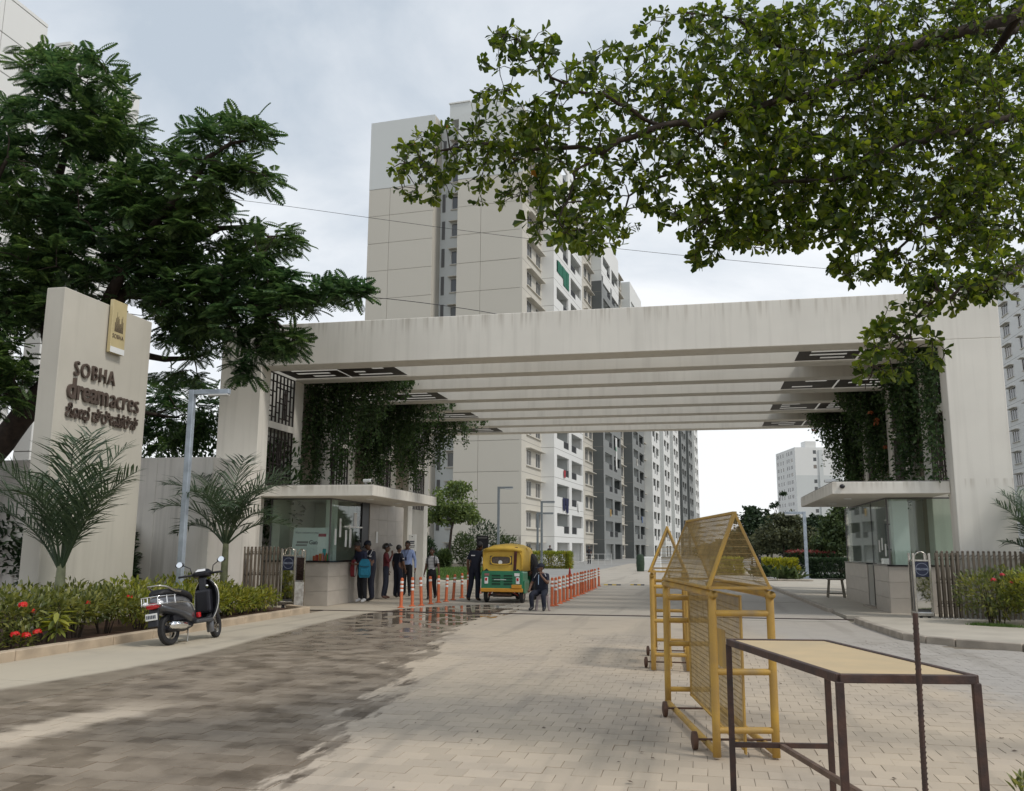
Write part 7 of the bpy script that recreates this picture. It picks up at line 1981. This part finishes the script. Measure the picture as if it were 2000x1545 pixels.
def epaulettes(root, S, J):
    for k in ('shR', 'shL'):
        p = J[k]; sx = 1 if k == 'shR' else -1
        MB(S @ Matrix.Translation(p + V3((-.02 * sx, .01, .062)))).box(-.05, .05, -.022, .022, 0, .008).build('epaulette', NAVY, root, bevel=.003)
    a = J['shL'].lerp(J['elL'], .42); MB(S @ Matrix.Translation(a + V3((-.05, 0, 0)))).box(-.004, .006, -.03, .03, -.018, .018).build('sleeve_badge', CORD, root)
    a = J['shR'].lerp(J['elR'], .42); MB(S @ Matrix.Translation(a + V3((.05, 0, 0)))).box(-.006, .004, -.03, .03, -.018, .018).build('sleeve_badge', CORD, root)
deg = math.radians
# 1 person at the counter, head bent, facing the camera side
r, J, S, HM = person('person with short dark hair bending over the cabin counter, dark blue checked shirt', (-9.10, 23.25, 0), deg(150), 1.66,
    dict(belly=(0, .03, 1.06), chest=(0, .08, 1.25), neck=(0, .13, 1.40), nape=(0, .16, 1.45), head=(0, .20, 1.525), shR=(.17, .07, 1.35), shL=(-.17, .07, 1.35), elR=(.23, .12, 1.09), wrR=(.12, .30, 1.06), haR=(.05, .36, 1.06), elL=(-.23, .12, 1.09), wrL=(-.11, .31, 1.05), haL=(-.04, .37, 1.05)),
    fabric('checked_blue_shirt', (.022, .026, .06)), fabric('black_trousers', (.012, .013, .018)), mat('white_shoe', (.6, .6, .6), .5), head_pitch=deg(-28))
def backpack(label, loc, rot, m, trim, h=.46):
    b = thing('backpack', label, 'backpack', loc, rot)
    MB().loft([[(-.13, -.06, 0), (.13, -.06, 0), (.13, .07, 0), (-.13, .07, 0)], [(-.16, -.08, h * .2), (.16, -.08, h * .2), (.16, .09, h * .2), (-.16, .09, h * .2)], [(-.15, -.07, h * .8), (.15, -.07, h * .8), (.15, .08, h * .8), (-.15, .08, h * .8)], [(-.09, -.03, h), (.09, -.03, h), (.09, .05, h), (-.09, .05, h)]]).build('bag', m, b, bevel=.03, seg=2, smooth=True)
    MB().loft([[(-.11, -.08, h * .1), (.11, -.08, h * .1), (.11, -.12, h * .12), (-.11, -.12, h * .12)], [(-.11, -.08, h * .5), (.11, -.08, h * .5), (.10, -.11, h * .47), (-.10, -.11, h * .47)]]).build('pocket', m, b, bevel=.015)
    MB().path([(-.13, -.09, h * .62), (0, -.10, h * .58), (.13, -.09, h * .62)], .008, 6).build('zip', trim, b)
    for sx in (-1, 1): MB().path([(sx * .08, .08, h * .95), (sx * .10, .14, h * .6), (sx * .10, .09, h * .1)], .014, 6, squash=.5).build('strap', trim, b)
    MB().path([(-.04, 0, h - .01), (0, 0, h + .05), (.04, 0, h - .01)], .009, 6).build('handle', trim, b)
    return b
backpack('turquoise backpack held low beside the person at the cabin counter', (-8.92, 22.93, .68), deg(15), fabric('turquoise_nylon', (.015, .17, .27)), M_black, .5)
bg = thing('shoulder_bag', 'red and grey bag hanging next to the turquoise backpack at the counter', 'bag', (-9.27, 23.0, .70))
MB().loft([[(-.07, -.05, 0), (.07, -.05, 0), (.07, .05, 0), (-.07, .05, 0)], [(-.09, -.06, .2), (.09, -.06, .2), (.09, .06, .2), (-.09, .06, .2)], [(-.05, -.04, .46), (.05, -.04, .46), (.05, .04, .46), (-.05, .04, .46)]]).build('bag', fabric('dark_red_nylon', (.16, .015, .02)), bg, bevel=.025, smooth=True)
MB().box(.05, .10, -.065, -.05, .02, .4).build('grey_panel', fabric('grey_nylon', (.3, .28, .28)), bg, bevel=.006)
MB().path([(-.03, 0, .45), (0, 0, .56), (.03, 0, .45)], .008, 6).build('strap', M_black, bg)
# 2 guard in a cap facing the counter
r, J, S, HM = person('guard in navy uniform and cap with white shoulder cord, leaning towards the counter', (-9.06, 23.85, 0), deg(100), 1.66,
    dict(chest=(0, .05, 1.26), neck=(0, .08, 1.42), nape=(0, .10, 1.47), head=(0, .135, 1.55), elR=(.23, .05, 1.10), wrR=(.13, .26, 1.10), haR=(.08, .33, 1.11), elL=(-.23, .05, 1.10), wrL=(-.12, .27, 1.08), haL=(-.06, .33, 1.08)), head_pitch=deg(-24), hair='short')
cap_on(r, S, HM, NAVY); epaulettes(r, S, J)
cord(r, S, [(-.12, .10, 1.42), (-.18, .13, 1.33), (-.235, .08, 1.26), (-.24, .0, 1.33), (-.17, -.03, 1.44)])
# 3 man in maroon with a helmet
r, J, S, HM = person('person in a maroon shirt with a dark helmet pushed up, hand at the chin', (-9.08, 25.05, 0), deg(-78), 1.56,
    dict(elR=(.2, .10, 1.12), wrR=(.10, .20, 1.36), haR=(.05, .19, 1.44), knR=(.09, .0, .49), anR=(.10, -.08, .085), toR=(.12, .08, .04)), fabric('maroon_shirt', (.13, .018, .026)), fabric('dark_jeans', (.018, .022, .04)), mat('brown_sandal', (.10, .045, .03), .6), sleeve='long', build=.93)
hm = MB(S @ HM @ Matrix.Rotation(deg(10), 4, 'X')); n, k = 20, 10; vs = []
for j in range(k + 1):
    th = math.pi * .62 * j / k
    for q in range(n):
        a = 2 * math.pi * q / n; t2 = th * (1 - .42 * max(0, math.sin(a)))
        vs.append((.118 * math.sin(t2) * math.cos(a), -.012 + .138 * math.sin(t2) * math.sin(a), .052 + .125 * math.cos(t2)))
hm.add(vs, [(j * n + q, (j + 1) * n + q, (j + 1) * n + (q + 1) % n, j * n + (q + 1) % n) for j in range(k) for q in range(n)])
ho = hm.build('helmet', mat('helmet_black', (.02, .02, .022), .18, coat=.5), r, smooth='full'); ho.modifiers.new('t', 'SOLIDIFY').thickness = .012
vz = MB(S @ HM @ Matrix.Rotation(deg(10), 4, 'X')); rows = [[(.112 * math.cos(deg(20 + 14 * q)), -.0 + (.142 + .03 * j) * math.sin(deg(20 + 14 * q)), .10 + .045 * (1 - j)) for q in range(11)] for j in range(3)]
vz.loft(rows, cap=False, closed=False); vz.build('visor', mat('visor_smoke', (.05, .05, .055), .1, coat=.4), r, smooth='full').modifiers.new('t', 'SOLIDIFY').thickness = .005
MB(S @ HM).ell((.0, -.115, .10), (.05, .02, .03), 10, 6).build('helmet_stripe', mat('helmet_silver', (.5, .5, .52), .3, metal=.6), r, smooth='full')
# 4 guard bareheaded
r, J, S, HM = person('bareheaded guard in navy uniform, arms down, beside the man in pale blue', (-8.93, 25.7, 0), deg(-30), 1.54, dict(elR=(.23, .02, 1.10), wrR=(.21, .12, .90), haR=(.20, .15, .83)), head_pitch=deg(-12), build=1.1)
epaulettes(r, S, J)
MB(S @ Matrix.Translation(J['wrL'])).lathe([(.031, -.01), (.035, -.008), (.035, .008), (.031, .01)], 12).build('wrist_band', CORD, r)
# 5 pale blue shirt
r, J, S, HM = person('man in a pale blue long-sleeved shirt with a lanyard, facing the camera', (-8.95, 26.6, 0), deg(178), 1.67, dict(elL=(-.25, -.03, 1.10), wrL=(-.28, .03, .87), haL=(-.285, .05, .79), haR=(.24, .05, .79)),
    fabric('pale_blue_shirt', (.30, .39, .66)), fabric('black_trousers', (.012, .013, .018)), sleeve='long', build=1.06)
cord(r, S, [(.06, .06, 1.44), (.035, .135, 1.3), (0, .145, 1.2), (-.035, .135, 1.3), (-.06, .06, 1.44)], .006, M_navyc, 'lanyard')
MB(S).box(-.03, .03, .135, .148, 1.10, 1.20).build('id_card', M_navyc, r)
# 6 striped top
ST = bpy.data.materials.new('striped_top'); ST.use_nodes = True
st_t = ST.node_tree; st_b = st_t.nodes['Principled BSDF']; st_b.inputs['Roughness'].default_value = .9
st_c = st_t.nodes.new('ShaderNodeTexCoord'); st_w = st_t.nodes.new('ShaderNodeTexWave'); st_w.bands_direction = 'Z'; st_w.inputs['Scale'].default_value = 7.5
st_r = st_t.nodes.new('ShaderNodeValToRGB'); st_r.color_ramp.elements[0].position = .12; st_r.color_ramp.elements[0].color = (.12, .12, .14, 1); st_r.color_ramp.elements[1].position = .3; st_r.color_ramp.elements[1].color = (.62, .62, .62, 1)
st_t.links.new(st_c.outputs['Object'], st_w.inputs['Vector']); st_t.links.new(st_w.outputs['Fac'], st_r.inputs[0]); st_t.links.new(st_r.outputs[0], st_b.inputs['Base Color'])
r, J, S, HM = person('young person in a white striped top with dark backpack straps walking towards the camera', (-7.74, 25.26, 0), deg(176), 1.47,
    dict(hiR=(.08, 0, .88), knR=(.075, .10, .50), anR=(.06, .06, .085), toR=(.07, .22, .04), knL=(-.08, -.04, .49), anL=(-.07, -.20, .12), toL=(-.08, -.06, .05), elR=(.22, -.05, 1.10), wrR=(.26, .0, .88), haR=(.27, .02, .80), elL=(-.22, -.03, 1.10), wrL=(-.27, .03, .88), haL=(-.28, .05, .80)),
    ST, fabric('black_leggings', (.012, .012, .016)), mat('dark_shoe', (.03, .028, .03), .6), shape='f', hair='bun')
for sx in (-1, 1): cord(r, S, [(sx * .10, -.10, 1.40), (sx * .11, .02, 1.44), (sx * .12, .105, 1.34), (sx * .13, .09, 1.12), (sx * .14, -.04, 1.06)], .02, M_black, 'backpack_strap')
MB(S @ Matrix.Translation((0, -.16, 1.05))).loft([[(-.12, -.05, 0), (.12, -.05, 0), (.12, .06, 0), (-.12, .06, 0)], [(-.14, -.07, .2), (.14, -.07, .2), (.14, .06, .2), (-.14, .06, .2)], [(-.1, -.03, .4), (.1, -.03, .4), (.1, .06, .4), (-.1, .06, .4)]]).build('worn_backpack', M_black, r, bevel=.03, smooth=True)
MB(S).lathe([(.12, .80), (.135, .86), (.125, .97), (.118, 1.0)], 18, M=Matrix.Scale(.85, 4, (0, 1, 0))).build('short_skirt', fabric('black_trousers', (.012, .013, .018)), r, smooth='full')
# 7 guard at the rickshaw, back to the camera
r, J, S, HM = person('guard in dark navy seen from behind, leaning into the left of the rickshaw', (-6.32, 24.8, 0), deg(-12), 1.66,
    dict(chest=(.02, .05, 1.26), neck=(.05, .09, 1.42), nape=(.06, .11, 1.47), head=(.08, .15, 1.55), shR=(.19, .06, 1.36), shL=(-.15, .02, 1.37), elR=(.28, .15, 1.16), wrR=(.34, .36, 1.12), haR=(.36, .43, 1.12), hiL=(-.09, 0, .88), knL=(-.12, .0, .49), anL=(-.16, -.10, .085), toL=(-.18, .05, .04)), build=1.06, shoes=mat('brown_boot', (.06, .035, .025), .6))
epaulettes(r, S, J); MB(S).box(-.06, .06, -.135, -.125, 1.28, 1.31).build('back_print', CORD, r)
# 8 on the far side of the rickshaw
r, J, S, HM = person('dark-clothed person bending in at the right side of the rickshaw', (-4.72, 25.5, 0), deg(75), 1.62,
    dict(chest=(0, .10, 1.22), neck=(0, .18, 1.36), nape=(0, .21, 1.40), head=(0, .26, 1.47), shR=(.17, .11, 1.32), shL=(-.17, .11, 1.32), elR=(.2, .3, 1.14), wrR=(.16, .48, 1.10), haR=(.15, .55, 1.10)), fabric('black_jacket', (.014, .013, .015)), fabric('black_trousers', (.012, .013, .018)), sleeve='long')
# 9 seated guard
sl_ = thing('plastic_stool', 'mauve-grey moulded plastic stool under the seated guard', 'stool', (-3.83, 21.78, 0), deg(12))
PS = mat('mauve_plastic', (.33, .27, .27), .5, noise=.1)
sl_.scale = (.9, .9, .86)
MB().box(-.16, .16, -.16, .16, .41, .45).build('seat', PS, sl_, bevel=.02, seg=2)
for sx in (-1, 1):
    for sy in (-1, 1): MB().loft([[(sx * .13 - .03, sy * .13 - .03, .41), (sx * .13 + .03, sy * .13 - .03, .41), (sx * .13 + .03, sy * .13 + .03, .41), (sx * .13 - .03, sy * .13 + .03, .41)], [(sx * .18 - .03, sy * .18 - .025, 0), (sx * .18 + .03, sy * .18 - .025, 0), (sx * .18 + .03, sy * .18 + .025, 0), (sx * .18 - .03, sy * .18 + .025, 0)]]).build('leg', PS, sl_, bevel=.008)
for sy in (-1, 1): MB().box(-.13, .13, sy * .15 - .01, sy * .15 + .01, .30, .409).build('apron', PS, sl_)
r, J, S, HM = person('seated guard in navy uniform and cap resting his chin on one hand', (-3.83, 21.72, 0), deg(166), 1.44,
    dict(pelvis=(0, 0, .52), belly=(0, .02, .66), chest=(0, .05, .87), neck=(0, .07, 1.04), nape=(0, .08, 1.09), head=(0, .11, 1.175),
         hiR=(.10, .04, .50), knR=(.17, .40, .47), anR=(.16, .34, .085), toR=(.19, .49, .04), hiL=(-.10, .04, .50), knL=(-.20, .38, .47), anL=(-.22, .36, .085), toL=(-.26, .51, .04),
         shR=(.18, .03, .98), elR=(.30, .10, .73), wrR=(.28, .30, .54), haR=(.25, .37, .53), shL=(-.18, .04, .98), elL=(-.27, .20, .76), wrL=(-.10, .26, .95), haL=(-.055, .23, 1.02)), face_turn=deg(-35), head_pitch=deg(-4), build=1.05)
cap_on(r, S, HM, NAVY)
for k, sx in (('shR', 1), ('shL', -1)):
    cord(r, S, [(sx * .12, .10, 1.04), (sx * .17, .12, .96), (sx * .225, .09, .90), (sx * .23, .03, .95), (sx * .17, .0, 1.05)])
cord(r, S, [(.045, .15, 1.0), (.04, .17, .92), (.04, .175, .82), (.045, .165, .72)], .009, mat('pale_blue_lanyard', (.4, .55, .75), .6), 'lanyard')
# far figures
r, J, S, HM = person('dark-clothed person far down the drive by the railing, head bent', (-10.5, 85.4, 0), deg(170), 1.68, dict(wrR=(.12, .22, 1.08), haR=(.08, .28, 1.1)), M_black, M_black, lod=1, head_pitch=deg(-20))
v = on_ground(1085, 1104)
r, J, S, HM = person('dark-clothed person standing far off behind the clipped hedge', (v.x, v.y - 3, 0), deg(190), 1.72, None, M_black, M_black, lod=1)
for o in bpy.data.objects:
    if '_s' in o: del o['_s']
